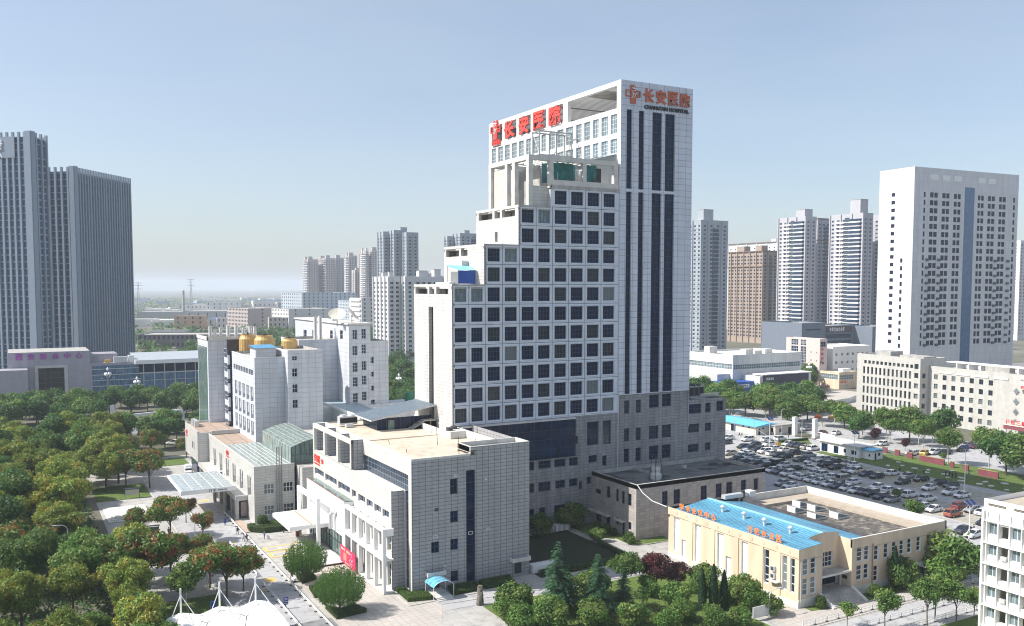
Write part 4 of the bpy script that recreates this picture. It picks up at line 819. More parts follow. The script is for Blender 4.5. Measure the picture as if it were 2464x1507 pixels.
TAN = mat('tan_roof_border', (.42, .36, .29), .9, var=.15); mb.box(148.2, YA + .4, 8.1, XB - t, YC - t, 8.6, TAN); mb.box(132.1, 135.2, 8.1, 148.2, YC - t, 8.6, TAN); mb.box(132.1, YA + .4, 8.1, 148.2, 107.4, 8.6, DARKC); mb.build('flat_roof', T)
for i, q in enumerate(lw): win(T, 'x', XA, .35, q, 1 if q[2] - q[0] < 1.3 else 2, 4 if q[3] > 6 else 2, F_WHITE, G_CURT if i > 5 else mat('white_board', (.78, .79, .80), .6, var=.03), bar=.12)
for q in f1 + f2: win(T, 'y', YA, .3, q, 1, 3, F_WHITE, G_CURT, bar=.11)
for q in frec: win(T, 'y', 108.2, .3, q, 5, 3 if q[1] > 4 else 1, F_WHITE if q[1] > 4 else F_DARK, G_CURT if q[1] > 4 else G_DARK, bar=.1)
for y in (129.8, 124.0, 118.8, 112.5):
    mb = MB(); z = 11.0; mb.frus(122.9 - 3.6 + (y > 0) * 0, y, z - .7, z + .25, .28, .28, M_LIGHT, 10); mb.lathe(119.3, y, [(.28, z + .2), (.5, z + .3), (.5, z + .5), (.2, z + .75), (0, z + .75)], M_LIGHT, 10); mb.build('roof_vent', T)
for x, y, r_ in ((143.2, 132.2, 0), (138.6, 129.2, 1), (143.3, 128.3, 1), (138.2, 123.6, 2), (142.6, 121.9, 2)):
    mb = MB(); a, b = 1.5, 1.1; zz = 8.12
    mb.box(x - a, y - b, zz, x + a, y + b, zz + .35, CONC_L)
    mb.poly([(x - a, y - b, zz + 1.3), (x + a, y - b, zz + .5), (x + a, y + b, zz + .5), (x - a, y + b, zz + 1.3)], G_GREEN); mb.poly([(x - a, y - b, zz + .35), (x + a, y - b, zz + .35), (x + a, y - b, zz + .5), (x - a, y - b, zz + 1.3)], G_PALE); mb.box(x - a, y - b, zz + .35, x - a + .05, y + b, zz + 1.3, F_WHITE)
    for q in ((x - a, y - b), (x - a, y + b)): mb.tube((q[0], q[1], zz + 1.3), (q[0] + 2 * a, q[1], zz + .5), .06, F_WHITE)
    mb.build('skylight', T)
mb = MB(); mb.box(119.45, 105.5, 4.35, 126.7, 108.2, 4.5, CONC); mb.box(119.4, 105.4, 4.2, 126.75, 105.5, 4.55, CONC_L); mb.box(126.2, 107.2, 1.5, 126.45, 107.45, 4.3, F_WHITE); mb.box(126.66, 106.2, 2.7, 126.7, 107.3, 3.3, BLACK)
mb.build('porch_slab', T)
mb = MB(); mb.box(119.3, 104.9, 0, 126.7, 108.2, 1.5, CONC)
for i in range(9): mb.box(119.3, 102.2 + i * .3, 0, 126.5, 104.9, .165 * (i + 1), CONC)
for x0 in (118.6, 126.5): mb.poly([(x0, 102, .3), (x0 + .6, 102, .3), (x0 + .6, 105.2, 1.8), (x0, 105.2, 1.8)], CONC_L); mb.poly([(x0, 102, 0), (x0, 102, .3), (x0, 105.2, 1.8), (x0, 105.2, 0)], CONC_L); mb.poly([(x0, 102, 0), (x0 + .6, 102, 0), (x0 + .6, 102, .3), (x0, 102, .3)], CONC_L)
mb.build('front_steps', T)
mb = MB()
for i in range(4): mb.box(XA - 1.7 + i * .35, 108.8, 0, XA - .1, 111.2, .16 * (i + 1), CONC_L)
mb.build('side_steps', T)
for y in (110.3,):
    for z in (3.7, 5.0): mb = MB(); mb.box(XA - .55, y, z, XA - .16, y + 1, z + .9, M_LIGHT); mb.box(XA - .57, y + .15, z + .15, XA - .55, y + .8, z + .75, F_GREY); mb.build('air_conditioner', T)
mb = MB(); mb.box(XA - 1.1, 109.2, 3.3, XA - .02, 111.6, 3.45, CONC_L); mb.box(143, 102.6, 3.2, 147, 105.2, 3.35, M_LIGHT); mb.tube((143.3, 102.9, 0), (143.3, 102.9, 3.2), .06, M_LIGHT); mb.build('side_canopy', T)
mb = MB(); mb.tube((131.95, 105.15, 1), (131.95, 105.15, 8.6), .09, mat('brown_pipe', (.28, .19, .13), .7)); mb.tube((114.1, 105.1, 1), (114.1, 105.1, 7.9), .08, M_LIGHT); mb.build('downpipe', T)
SO = mat('letter_orange', (.85, .25, .05), .5, var=.05)
for s, ya, yb in (('学术会议中心', 136.6, 125.6), ('行政办公区', 117.8, 109.2)):
    mb = MB()
    rowtext(mb, s, 'x', XA + .25, ya, yb, 10.15, 11.35, SO, .1, .02, .72)
    n = len(s)
    for i in range(n):
        y = ya + (yb - ya) * (i + .5) / n
        for dz in (-.4, .4): mb.tube((XA + .3, y + dz, 9.9), (XA + .3, y + dz, 11.3), .03, RED, 4)
        mb.tube((XA + .3, y, 11.2), (XA + 1.3, y, 10.0), .03, F_DARK, 4)
    mb.build('sign_letters', T)
flush(T)
mb = MB(); mb.box(127.2, 137.7, 10.2, 133.6, 138.9, 11.0, M_LIGHT); mb.box(133.6, 137.4, 10.1, 135.4, 139.2, 11.2, F_WHITE); mb.tube((132.4, 138, 10.0), (132.4, 138, 11.5), .4, F_DARK, 10)
for x in (128, 130.5): mb.box(x, 138.2, 8.6, x + .1, 138.3, 10.2, F_DARK)
mb.alone('roof_duct', 'pale ventilation duct at the far edge of the blue roof', 'duct', (131, 138, 8.6))

# ------------------------------------------------------------------ gate, garages, guardhouse
BLUER = mat('bright_blue_roof', (.14, .50, .78), .45, var=.1); SAND = mat('sand_render', (.58, .54, .47), .8, var=.1)
def shed(name, label, x, y, w, d, h, over, peak, roofm, wallm, holes_x=(), holes_y=(), label_cat='shed'):
    T = Thing(name, label, label_cat, (x, y, 0), 0, None, True)
    mb = MB(); mb.face('x', 0, 0, d, 0, h, holes_x, .15, wallm); mb.face('y', 0, 0, w, 0, h, holes_y, .15, wallm); mb.face('X', w, 0, d, 0, h, [], 0, wallm); mb.face('Y', d, 0, w, 0, h, [], 0, wallm); mb.build('wall', T)
    mb = MB(); o = over
    if peak:
        for a, b, z0, z1 in ((-o, w / 2, h, h + peak), (w / 2, w + o, h + peak, h)):
            mb.poly([(a, -o, z0), (b, -o, z1), (b, d + o, z1), (a, d + o, z0)], roofm)
        mb.poly([(-o, -o, h - .12), (w + o, -o, h - .12), (w / 2, -o, h + peak)], roofm); mb.box(-o, -o, h - .14, w + o, d + o, h - .02, roofm)
    else: mb.box(-o, -o, h, w + o, d + o, h + .35, roofm)
    mb.build('roof', T)
    for q in holes_x: win(T, 'x', 0, .15, q, 2, 1, F_DARK, G_DARK, name='door' if q[1] < .3 else 'window')
    for q in holes_y: win(T, 'y', 0, .15, q, 2, 1, F_DARK, G_DARK, name='door' if q[1] < .3 else 'window')
    return T
shed('garage', 'long sand-coloured garage with bright blue roof near the gate', 234.9, 238.9, 11.5, 22, 3.3, 1.0, .9, BLUER, SAND, [(3, 2.2, 4, 2.8), (6, 2.2, 7, 2.8), (10.5, 0, 13, 2.6)], [(1.2, 0, 2.2, 2.3), (3, 2.0, 4.2, 2.6)], 'garage')
shed('gatehouse', 'low sand-coloured gatehouse with grey flat roof behind the gate pillars', 241.6, 236, 12.5, 8.5, 3.2, .4, 0, CONC, SAND, [(1, .8, 2.2, 2.4)], [(2, .8, 3.4, 2.2), (6.5, 0, 8, 2.4)], 'gatehouse')
shed('guard_building', 'long low white building with grey flat roof beside the car park lawn', 231.4, 190.6, 6.5, 15.6, 3.5, .8, 0, CONC_L, W_WHITE, [(1, .9, 3, 2.2), (5, 1, 6, 2.2), (8, .2, 10, 2.6), (12.4, .1, 15, 2.7)], [], 'outbuilding')
shed('blue_roof_hut', 'small white hut with light blue roof on the car park lawn', 232.6, 186.3, 4.6, 4.2, 3.0, .5, .4, BLUER, W_WHITE, [(1, 1, 1.7, 1.8)], [(.8, 0, 1.6, 2.2), (2.4, 1.2, 3.4, 2.2)], 'hut')
shed('far_shed', 'low white shed with blue roof at the end of the lawn', 252, 139, 12, 10, 3.4, .4, 0, mat('blue_white', (.5, .6, .8), .6), W_WHITE, [], [], 'shed')
for i, (x, y, w) in enumerate(((244.9, 229.9, 'white gate pillar on the garage side of the entrance'), (247.6, 223.1, 'white gate pillar on the guard building side of the entrance'))):
    mb = MB(); mb.box(x, y, 0, x + 1.5, y + 1.3, 6.9, W_WHITE); mb.box(x - .1, y - .1, 6.9, x + 1.6, y + 1.4, 7.1, CONC_L); mb.box(x - .2, y - .2, 0, x + 1.7, y + 1.5, .5, CONC); mb.alone('gate_pillar', w, 'gate pillar', (x, y, 0), 'gate pillars')
mb = MB(); mb.box(249.6, 216, 0, 249.9, 222.8, 2.2, W_WHITE); mb.box(249.4, 208, 0, 249.7, 216, 1.6, CONC_L); mb.alone('boundary_wall', 'white boundary wall running from the gate pillar', 'wall', (249.7, 216, 0))
WINE = mat('wine_red_wall', (.20, .05, .065), .7, var=.2)
for i, (y0, y1, x) in enumerate(((192.2, 193.9, 246.5), (186.9, 188.6, 245.8), (182, 184, 245.4), (170.2, 178.6, 244.3), (166.4, 167.6, 243.4), (161.2, 162.7, 242.6), (150.8, 156.8, 240.5))):
    mb = MB(); mb.box(x, y0, 0, x + .4, y1, 1.9, WINE); mb.box(x - .05, y0 - .05, 1.9, x + .45, y1 + .05, 2.0, mat('yellow_lichen', (.40, .33, .12), .9, var=.4))
    mb.alone('red_wall_section', ('%s wine-red wall section from the blue-roofed hut along the lawn' % ['first', 'second', 'third', 'fourth and longest', 'fifth', 'sixth', 'seventh'][i]), 'wall', (x, y0, 0), 'wine-red boundary wall sections')
# ------------------------------------------------------------------ neighbouring and far buildings
SLAB = tile('slab_white_tiles', (.66, .66, .69), 3.3, 3.9, .1, (.48, .48, .52), .03)
GREYB = tile('grey_beige_tiles', (.52, .51, .48), 1.4, .9, .05, (.40, .39, .37), .05)
# tall white office slab
wy = []
for j in range(20):
    z = 24.7 + j * 3.85; hh = 2.5
    for a_, b_ in ((6.8, 8.1), (11.2, 13.8), (14.2, 16.8), (19.9, 22.4), (22.8, 25.2), (28.4, 30.7), (31.2, 33.5), (46.3, 48.2), (48.7, 50.9), (54, 56.4), (56.9, 59.5), (62.7, 65), (65.4, 68), (73.8, 75.4)): wy.append((a_, z, b_, z + hh))
wx = [(11.2, 25.6 + j * 3.85, 13.4, 27.4 + j * 3.85) for j in range(20)]; wx += [(5.8, 23.5 + j * 3.85, 7.2, 25.6 + j * 3.85) for j in range(12)]
T = building('office_slab', 'tall white office slab with paired windows and a blue glass strip', 'office tower', 385.3, 288.8, 77.8, 21, 112.2, -3.1, SLAB, CONC, wx, wy + [(36.3, 4, 43.7, 104)], 3, 2, F_DARK, G_DARK, .3, 2.2)
mb = MB(); mb.box(36.3, .05, 4, 43.7, .2, 104, glass('mirror_blue_glass', (.05, .12, .24), .03, .3)); mb.build('glass_strip', T)
mb = MB()
for x in (11.4, 20, 28.4, 46.3, 54.2): mb.box(x, -.03, 106.6, x + 5.4, 0, 109.2, mat('sunlit_opening', (.8, .82, .82), .6, var=.03))
for x in (9.2, 17.6, 60.0, 70.0):
    for j in range(12): mb.box(x, -.7, 24.3 + j * 3.85, x + 1.9, 0, 25.5 + j * 3.85, F_GREY)
mb.box(5.6, 2, 110, 5.9, 3, 112, CONC); mb.build('facade_detail', T); flush(T)
# grey six-storey medical building, two wings
wx = [(2.2 + i * 2.2, z, 3.3 + i * 2.2, z + 3.0) for i in range(1, 13) for z in (17.3, 13.2, 9.1, 5.0, .9)]; wx += [(3.6 + i * 2.2, 21.6, 5.0 + i * 2.2, 23.0) for i in range(12)] + [(.9, z, 2.9, z + 2) for z in (21.4, 17.8, 13.7, 9.6)]
wyR = [(1.2, z, 3.0, z + 1.9) for z in (17.8, 13.8, 9.8, 5.8)]
T = building('medical_building', 'grey-beige six-storey medical building wing with narrow recessed windows', 'medical building', 312.1, 228.9, 14, 33.1, 25.6, -5.7, GREYB, CONC, wx, wyR, 1, 2, F_DARK, G_CURT, .6, 1.2)
mb = MB(); mb.box(3, 18, 24.4, 10, 26, 27.2, CONC); mb.box(5, 3, 24.4, 12, 15, 26.0, CONC); mb.build('roof_block', T); flush(T)
wx = [(64.5 - i * 4.05, z, 66.3 - i * 4.05, z + 1.95) for i in range(7) for z in (17.6, 13.9, 10.2, 6.5, 2.8)]
wx += [(16 - i * 3.5, z, 17.8 - i * 3.5, z + 1.9) for i in range(4) for z in (17.6, 13.9, 10.2, 6.5, 2.8)]
T = building('medical_building', 'grey-beige wing with square windows, diamond ornaments and a glazed entrance bay', 'medical building', 310.0, 160.0, 16, 68.8, 22.7, -5.7, GREYB, CONC, wx + [(21.0, 5, 27.0, 21)], [], 2, 2, F_DARK, G_CURT, .35, 1.0)
mb = MB(); mb.tube((-1.2, 20.2, 21.6), (-1.2, 27.8, 21.6), 1.0, CONC_L, 12); mb.box(-1.6, 19.2, 17.6, 0, 28.6, 19.2, CONC_L)
for y in (30.6, 18.4):
    for z in (16.6, 12.9, 9.2, 5.5): mb.tube((-.3, y - .95, z), (0, y - .95, z), .01, CONC); mb.poly([(-.25, y - 1.15, z), (-.25, y, z - 1.3), (-.25, y + 1.15, z), (-.25, y, z + 1.3)][::-1], M_GREY); mb.poly([(-.3, y - .6, z), (-.3, y, z - .7), (-.3, y + .6, z), (-.3, y, z + .7)][::-1], G_PALE)
for y in (64, 56, 48, 40): mb.box(-.2, y - 6, 20.2, 0, y, 21.0, CONC_L)
mb.box(-7, 17, 3.8, 0, 30, 5.2, mat('maroon_canopy', (.22, .06, .07), .6)); mb.box(-7.2, 16.8, 5.2, 0, 30.2, 5.5, CONC_L); mb.box(-6.8, 17.2, 0, -6.3, 17.8, 3.8, CONC_L); mb.box(-6.8, 29.2, 0, -6.3, 29.8, 3.8, CONC_L)
for i in range(12): mb.box(4, 2 + i * 5.2, 21.7, 9, 2.5 + i * 5.2, 24.4, WHITE)
mb.box(3.8, 1, 24.4, 9.2, 64, 24.7, WHITE); mb.box(3, 36, 21.7, 6, 46, 24.4, CONC); mb.build('facade_detail', T)
mb = MB(); rowtext(mb, '西安凤城医院', 'x', -1.62, 28.0, 19.8, 17.85, 18.95, RED, .1, .02, .85); mb.build('sign_letters', T); mb = MB(); rowtext(mb, '住院三部', 'x', -6.6, 29.6, 21.5, 5.6, 7.2, RED, .2, .03, .75); mb.build('sign_letters', T); flush(T)
# health check tower with red characters
PINK = mat('pale_pink_render', (.60, .50, .47), .8, var=.06)
wx = [(15.2, 21.8, 20.2, 25), (9.6, 21.8, 13.4, 25), (15.2, 3.6, 20.2, 21.3), (9.6, 3.6, 13.4, 21.3)]
wxs = [(y, z, y + .8, z + 1.1) for y in (5.5, 1.6) for z in (17.8, 13.4, 9.0, 4.4)]
T = building('health_centre', 'pale pink slender health centre with tall gridded glazing', 'health centre', 379, 339.3, 5.6, 24, 25.8, 0, PINK, CONC, wx + wxs, [(.6, 21.6, 4.6, 24.4)], 2, 2, F_WHITE, G_DARK, .2, .5)
mb = MB()
for a, z0, b, z1 in wx:
    n = 12 if z1 - z0 > 9 else 3
    for i in range(1, n): mb.box(.1, a, z0 + (z1 - z0) * i / n - .06, .2, b, z0 + (z1 - z0) * i / n + .06, F_WHITE)
    for i in range(1, 4): mb.box(.1, a + (b - a) * i / 4 - .06, z0, .2, a + (b - a) * i / 4 + .06, z1, F_WHITE)
mb.box(-3.5, 15, 2.6, 0, 24.6, 3.6, mat('maroon_canopy', (0, 0, 0))); mb.box(-3.2, 23.4, 0, -2.6, 24, 2.6, W_WHITE); mb.build('facade_grid', T)
mb = MB()
for i, ch in enumerate('体检楼'): text(mb, ch, 'y', 0, 1.1, 2.9, 19.6 - i * 2.6, 21.2 - i * 2.6, RED, .15, .03)
text(mb, 'Fe', 'y', 0, .7, 3.4, 12.2, 14.2, mat('maroon_letter', (.25, .02, .05), .6), .15, .03); mb.build('sign_letters', T); mb = MB(); rowtext(mb, '体检中心', 'x', -3.3, 24.2, 16, 3.7, 4.9, RED, .1, .02, .7); mb.build('sign_letters', T); flush(T)
WW = [(x, z, x + 1.6, z + 1.5) for x in (2.2, 6.0, 9.6, 13.2, 16) for z in (16.2, 11.6, 7.0)]
building('clinic_wing', 'white three-storey wing behind the pink health centre', 'clinic building', 390, 340, 30, 22, 21.2, 0, W_WHITE, CONC_L, [], [(x, z, x + 1.6, z + 1.5) for x in (2, 6.5, 11, 15, 19, 23, 26.5) for z in (16.2, 11.8, 7.4)], 2, 1, F_WHITE, G_CURT, .2, .5)
T = building('clinic_annexe', 'low cream annexe with ribbon windows at the foot of the health centre', 'clinic annexe', 379.5, 326.4, 14, 13.1, 8.9, 0, W_YEL, CONC_L, [(.8, 4.9, 12.4, 7.6)], [(.8, 4.9, 11, 7.4), (1.4, .8, 3, 2.2), (5, .8, 7, 2.2)], 8, 2, F_WHITE, G_PALE, .2, .5)
mb = MB(); rowtext(mb, '名医天堂', 'y', 0, .8, 5.6, 3.2, 4.5, RED, .1, .02, .8); mb.box(5, 2, 8.4, 11, 5, 10.4, WHITE); mb.build('sign_letters', T)
# car dealer and commercial blocks
MW = tile('white_sheet_cladding', (.60, .61, .61), 2.5, 40, .06, (.45, .46, .46), .03)
T = building('car_showroom', 'long white car showroom with ribbon windows beyond the boulevard trees', 'showroom', 302.4, 323.6, 46, 34, 33.0 - 12, 0, MW, CONC_L, [(0.5, 14, 33.5, 16.6)], [(.5, 14, 45, 16.4)], 30, 2, F_WHITE, G_PALE, .3, .8)
T.o.location.z = 12; T.o.location.z = 0
mb = MB(); mb.box(-8, 2, 0, -.05, 26, 12.0, MW); mb.box(6, -12, 0, 40, -.1, 11.5, MW); mb.box(-12, -8, 0, 6, 2, 9.0, mat('showroom_blue', (.015, .09, .40), .5)); mb.box(-12.2, -8.2, 6.2, 3, -8, 7.8, WHITE); mb.box(8, -12.3, 6, 38, -12, 12, mat('navy_wall', (.015, .02, .05), .5)); mb.box(7, -12.6, 12, 40, -6, 12.4, WHITE)
for i, (a, b, c_) in enumerate(((3, 20, 4), (14, 6, 3), (22, 8, 2), (30, 9, 2.5))): mb.box(a, b, 20, a + 5, b + 4, 20 + c_, CONC_L)
mb.build('showroom_front', T)
mb = MB(); text(mb, 'VOLVO', 'y', -12.3, 9.5, 14.5, 9.5, 10.8, WHITE, .15, .03); rowtext(mb, '汽车特约维修服务中心', 'y', -8.2, -11.5, 2.5, 6.5, 7.5, mat('navy_wall', (0, 0, 0)), .1, .01, .7); mb.build('sign_letters', T)
DGB = mat('slate_render', (.15, .18, .23), .7, var=.12)
for nm, lb, x, y, w, d, h, hy in (
    ('restaurant_block', 'dark slate block with blue glazing left of the commercial hall', 480.5, 464.7, 30, 20, 28.5, [(2, 3, 28, 12), (2, 14, 28, 17)]),
    ('commercial_block', 'slate-grey windowless commercial block with a thin blue slot', 462, 429.3, 22.5, 24, 29.5, [(4, 24.4, 18, 25.6)]),
    ('commercial_hall', 'slate-grey commercial hall with white characters over blue glazing', 484.6, 429.0, 28, 20, 27.3, [(1, 4, 25, 17), (0.3, 18.5, 25, 21.5)]),
    ('commercial_annexe', 'slate-grey annexe with slim windows beside the white slab', 513, 414, 22, 20, 26.8, [(3, 5, 5, 22), (9, 5, 11, 22), (15, 5, 17, 22)])):
    T = building(nm, lb, 'commercial building', x, y, w, d, h, 0, DGB, CONC, [], hy, 6, 3, F_GREY, G_BLUE, .3, .6)
    if 'hall' in nm: mb = MB(); rowtext(mb, '金冠路商务会所', 'y', -.3, 3, 18, 23.3, 26, WHITE, .2, .03, .8); mb.box(.5, -.3, 22.6, 26, 0, 27, mat('brown_sign_band', (.10, .06, .06), .6)); mb.build('sign_letters', T)
# residential towers
def resi(label, x, y, w, d, h, st, wall, gm=None, group='residential towers', nx=None, ny=None, core=None, bal=False, fmt=None, cap=100, z0=6, ww=1.9, base=None, name='apartment_tower'):
    nx = nx or max(1, int(w / 4)); ny = ny or max(1, int(d / 4)); n = int((h - z0 - 2) / st); ww = 2.3
    wy = [(w * (i + .5) / nx - ww / 2, z0 + j * st, w * (i + .5) / nx + ww / 2, z0 + j * st + st * .56) for j in range(n) for i in range(nx)] if nx > 0 else []
    wx = [(d * (i + .5) / ny - ww / 2, z0 + j * st, d * (i + .5) / ny + ww / 2, z0 + j * st + st * .52) for j in range(n) for i in range(ny)]
    T = building(name, label, 'apartment tower', x, y, w, d, h, 0, wall, CONC, wx, wy, 2, 1, fmt or F_WHITE, gm or G_DARK, .3, 1.0, group, cap=cap)
    for a, b, c_, e, hh in core or (): mb = MB(); mb.box(a, b, h - 1, a + c_, b + e, h + hh, wall); mb.box(a - .2, b - .2, h + hh, a + c_ + .2, b + e + .2, h + hh + .3, CONC); mb.build('roof_core', T)
    mb = MB()
    for i in range(ny + 1):
        if i % 2 == 0: mb.box(-.9, d * i / ny - .45, 0, 0, d * i / ny + .45, h, wall)
    for i in range(nx + 1):
        if nx > 1 and i % 2 == 1: mb.box(w * i / nx - .5, -.7, 0, w * i / nx + .5, 0, h - 1, wall)
    mb.build('rib', T)
    if nx > 2 and not bal:
        mb = MB(); mb.box(w * .42, -.25, z0 - 3, w * .62, -.02, h - 6, G_BLUE)
        for j in range(n): mb.box(w * .42, -.32, z0 + j * st - .9, w * .62, -.25, z0 + j * st - .5, wall)
        mb.build('glazed_bay', T)
    mb = MB()
    if bal:
        for j in range(n):
            z = z0 + j * st - st * .42
            mb.box(-1.6, d * .06, z, 0, d * .40, z + 1.05, W_WHITE if j % 2 else RG); mb.box(-1.2, d * .56, z, 0, d * .82, z + 1.05, W_WHITE); mb.box(-1.5, d * .08, z + 1.05, -.05, d * .38, z + st - .25, G_BLUE); mb.box(-.5, d * .40, z + .4, 0, d * .56, z + .8, W_WHITE)
        mb.box(-.06, d * .41, 0, -.01, d * .55, h - 3, F_GREY)
    else:
        for j in range(0, n, 1):
            z = z0 + j * st - .5; mb.box(w * .02, -.1, z, w * .98, 0, z + .18, CONC); mb.box(-.15, .5, z - .2, 0, d - .5, z + .15, wall)
        if 'tan' in label: mb.box(-1.2, -.9, h * .83, w + .2, d, h * .83 + .8, mat('brown_band', (.18, .13, .11), .8)); mb.box(-1.3, -1, h - .6, w + .2, d, h + .2, mat('brown_band', (0, 0, 0)))
    mb.build('balcony' if bal else 'storey_band', T); flush(T); return T
RB = tile('blue_grey_render', (.36, .40, .45), 8, 3.2, .12, (.24, .27, .3), .04); RG = mat('grey_lilac_render', (.42, .42, .46), .8, var=.06); TANB = mat('tan_tower_render', (.34, .27, .22), .8, var=.08); RW = mat('tower_white', (.62, .62, .63), .8, var=.06)
resi('blue-grey apartment tower directly right of the hospital tower with a grey lift head', 469.6, 539.6, 27.4, 20, 105.7, 3.25, RB, nx=4, ny=4, core=[(9, 8, 10, 8, 9)])
resi('tan brown apartment slab with vertical ribs between the blue-grey and the white balcony towers', 621.2, 626.7, 19.2, 46.8, 87.8, 3.3, TANB, nx=3, ny=11, core=[(3, 5, 8, 8, 5), (3, 28, 8, 10, 5)], fmt=F_GREY)
resi('white apartment tower with stacked balconies, second from the office slab', 578.8, 535.9, 12.7, 30.1, 112.4, 3.25, RG, nx=2, ny=6, core=[(2, 3, 9, 10, 6)], bal=True, group='white balcony apartment towers')
resi('grey stair wing joined behind the white balcony tower nearer the tan slab', 612, 553, 20, 16, 113, 3.25, RG, nx=4, ny=3, cap=0)
resi('white apartment tower with stacked balconies, closest to the office slab', 595.7, 492.1, 11.6, 33.1, 112.9, 3.25, RG, nx=2, ny=6, core=[(1, 4, 9, 10, 11)], bal=True, group='white balcony apartment towers')
resi('grey rear wing between the balcony tower and the office slab', 628, 503, 24, 14, 113, 3.25, RG, nx=5, ny=3, cap=0)
resi('faint white tower beyond the right end of the office slab', 882, 538, 40, 30, 100, 3.4, RW, nx=8, ny=3, cap=0)
for i, (x, y, w) in enumerate(((775, 760, 12),)): resi('far pale apartment slab showing above the tan one', x, y, w, 80, 106, 3.3, RW, nx=10, ny=10, cap=0, core=[(4 + 14 * q, 5, 8, 8, 4) for q in range(3)])
# left of the tower
resi('pale apartment tower with a shaded flank, tallest between the inpatient block and the hospital tower', 336.3, 843, 12.5, 16.1, 110.4, 3.3, RB, nx=2, ny=4, cap=0, core=[(8, 4, 7, 8, 3)])
resi('slim pale apartment tower joined to the tallest one, toward the open plain', 330.7, 857.6, 5.2, 16.7, 109.5, 3.3, RB, nx=1, ny=4, cap=0)
resi('slim blue-grey apartment tower joined to the tallest one, toward the hospital', 343.4, 827.6, 12, 10, 107.6, 3.3, RB, nx=2, ny=2, cap=0)
resi('mid-rise apartment block with white vertical ribs beside the tower', 228.1, 582.7, 8.2, 29.7, 61, 3.1, RW, nx=2, ny=8, cap=0, name='apartment_block', core=[(1, 2, 3, 3, 3), (1, 14, 3, 3, 3)])
resi('second ribbed mid-rise apartment block nearer the tower', 237.5, 575, 6, 8, 61, 3.1, RW, nx=1, ny=3, cap=0, name='apartment_block')
resi('ribbed mid-rise apartment block half hidden by the stepped tower', 251.6, 592.5, 45, 12, 61.2, 3.1, RW, nx=10, ny=3, cap=0, name='apartment_block', core=[(4, 2, 6, 5, 4), (16, 2, 5, 5, 5), (27, 2, 6, 5, 4)])
resi('pale apartment tower peeping over the second roof step of the hospital', 415.8, 855.9, 30, 17.4, 110.3, 3.3, RB, nx=5, ny=4, cap=0, core=[(6, 3, 6, 6, 3), (20, 3, 6, 6, 4)])
resi('narrow pale apartment tower over the second roof step of the hospital', 408.5, 872, 6, 11, 107.7, 3.3, RB, nx=1, ny=3, cap=0)
RC = mat('hazy_pink_render', (.46, .42, .41), .8, var=.05)
for x, y, w, d, h, o in ((492.3, 1672, 19.4, 37, 105.6, 'first'), (521.5, 1656, 18.4, 48, 107.8, 'second'), (553.9, 1695, 15.5, 11, 110.3, 'third'), (543.1, 1586, 14.7, 28, 111, 'fourth'), (536, 1476, 4.2, 34, 115.6, 'fifth'), (548.4, 1480, 22, 18, 117, 'sixth')):
    resi('%s tower from the open plain in the hazy far row of apartment towers' % o, x, y, w, d, h, 3.3, RC, nx=max(1, int(w / 4)), ny=int(d / 4), cap=0, bal=True, core=[(1, 2, min(8, w - 2), 6, 5)] + ([(1, d - 12, min(8, w - 2), 6, 5)] if d > 26 else []), group='hazy far apartment towers')
rr = random.Random(5)
for i in range(9): x, y = 560 + rr.uniform(-30, 260), 1500 + rr.uniform(-100, 200); resi('%s small far apartment tower of the hazy cluster beside the stepped tower' % ['first', 'second', 'third', 'fourth', 'fifth', 'sixth', 'seventh', 'eighth', 'ninth'][i], x, y, 14, 18, rr.uniform(60, 85), 3.4, RC, nx=3, ny=4, cap=0, group='small far apartment towers', core=[(3, 4, 6, 6, 4)])
# mid-distance offices on the plain
BRN = mat('rose_grey_render', (.40, .35, .34), .8, var=.08); PALE = mat('plain_white_render', (.62, .61, .60), .8, var=.08); BLG = mat('blue_grey_panel', (.38, .43, .48), .7, var=.08)
def off(nm, label, x, y, w, d, h, rot, wall, nyw, nxw, st=4.0, ww=1.5, ns=None, roof=None, group=None, cat='office building'):
    n = ns or max(1, int(h / st)); s = h / n
    wx = [(d * (i + .5) / nxw - ww / 2, j * s + s * .35, d * (i + .5) / nxw + ww / 2, j * s + s * .85) for j in range(n) for i in range(nxw)] if nxw else []
    wy = [(w * (i + .5) / nyw - ww / 2, j * s + s * .35, w * (i + .5) / nyw + ww / 2, j * s + s * .85) for j in range(n) for i in range(nyw)] if nyw else []
    T = building(nm, label, cat, x, y, w, d, h, rot, wall, roof or CONC, wx, wy, 2, 1, F_GREY, G_CURT, .25, .5, group, cap=0); flush(T); return T
off('office_building', 'rose-grey six-storey office block behind the golden cooling towers', 250.5, 1107, 38, 60, 27.5, 12, BRN, 1, 14, 4.5, 2.2)
off('office_building', 'white six-storey office block behind the roof antennas', 286, 1054, 55, 44, 27.6, 12, PALE, 3, 11, 4.5, 1.6)
off('office_building', 'large pale office building below the hazy apartment towers', 422, 1470, 100, 80, 43.5, 10, BLG, 12, 10, 5, 2.5)
off('office_building', 'blue-grey low office block between the plain and the ribbed apartments', 378, 1100, 50, 50, 36, 0, BLG, 8, 8, 4, 2)
T = off('office_building', 'white office with broad horizontal balconies left of the ribbed apartments', 374.8, 1050, 34, 44, 40, 0, PALE, 4, 0, 5, 2)
mb = MB()
for j in range(6): mb.box(-2, 2, 6 + j * 6, 0, 40, 8.5 + j * 6, WHITE)
mb.build('balcony', T)
off('old_factory', 'long dark brick factory among trees beside the twin office towers', 95, 835, 95, 40, 12.4, -25, mat('dark_brick', (.14, .12, .14), .9, var=.2), 24, 0, 5, 1.6, cat='factory')
off('orange_house', 'small orange and white house with a pale flat roof on the plain', 178, 1190, 36, 26, 17, -20, mat('orange_render', (.50, .33, .22), .8, var=.1), 4, 3, 5, 2, cat='house')
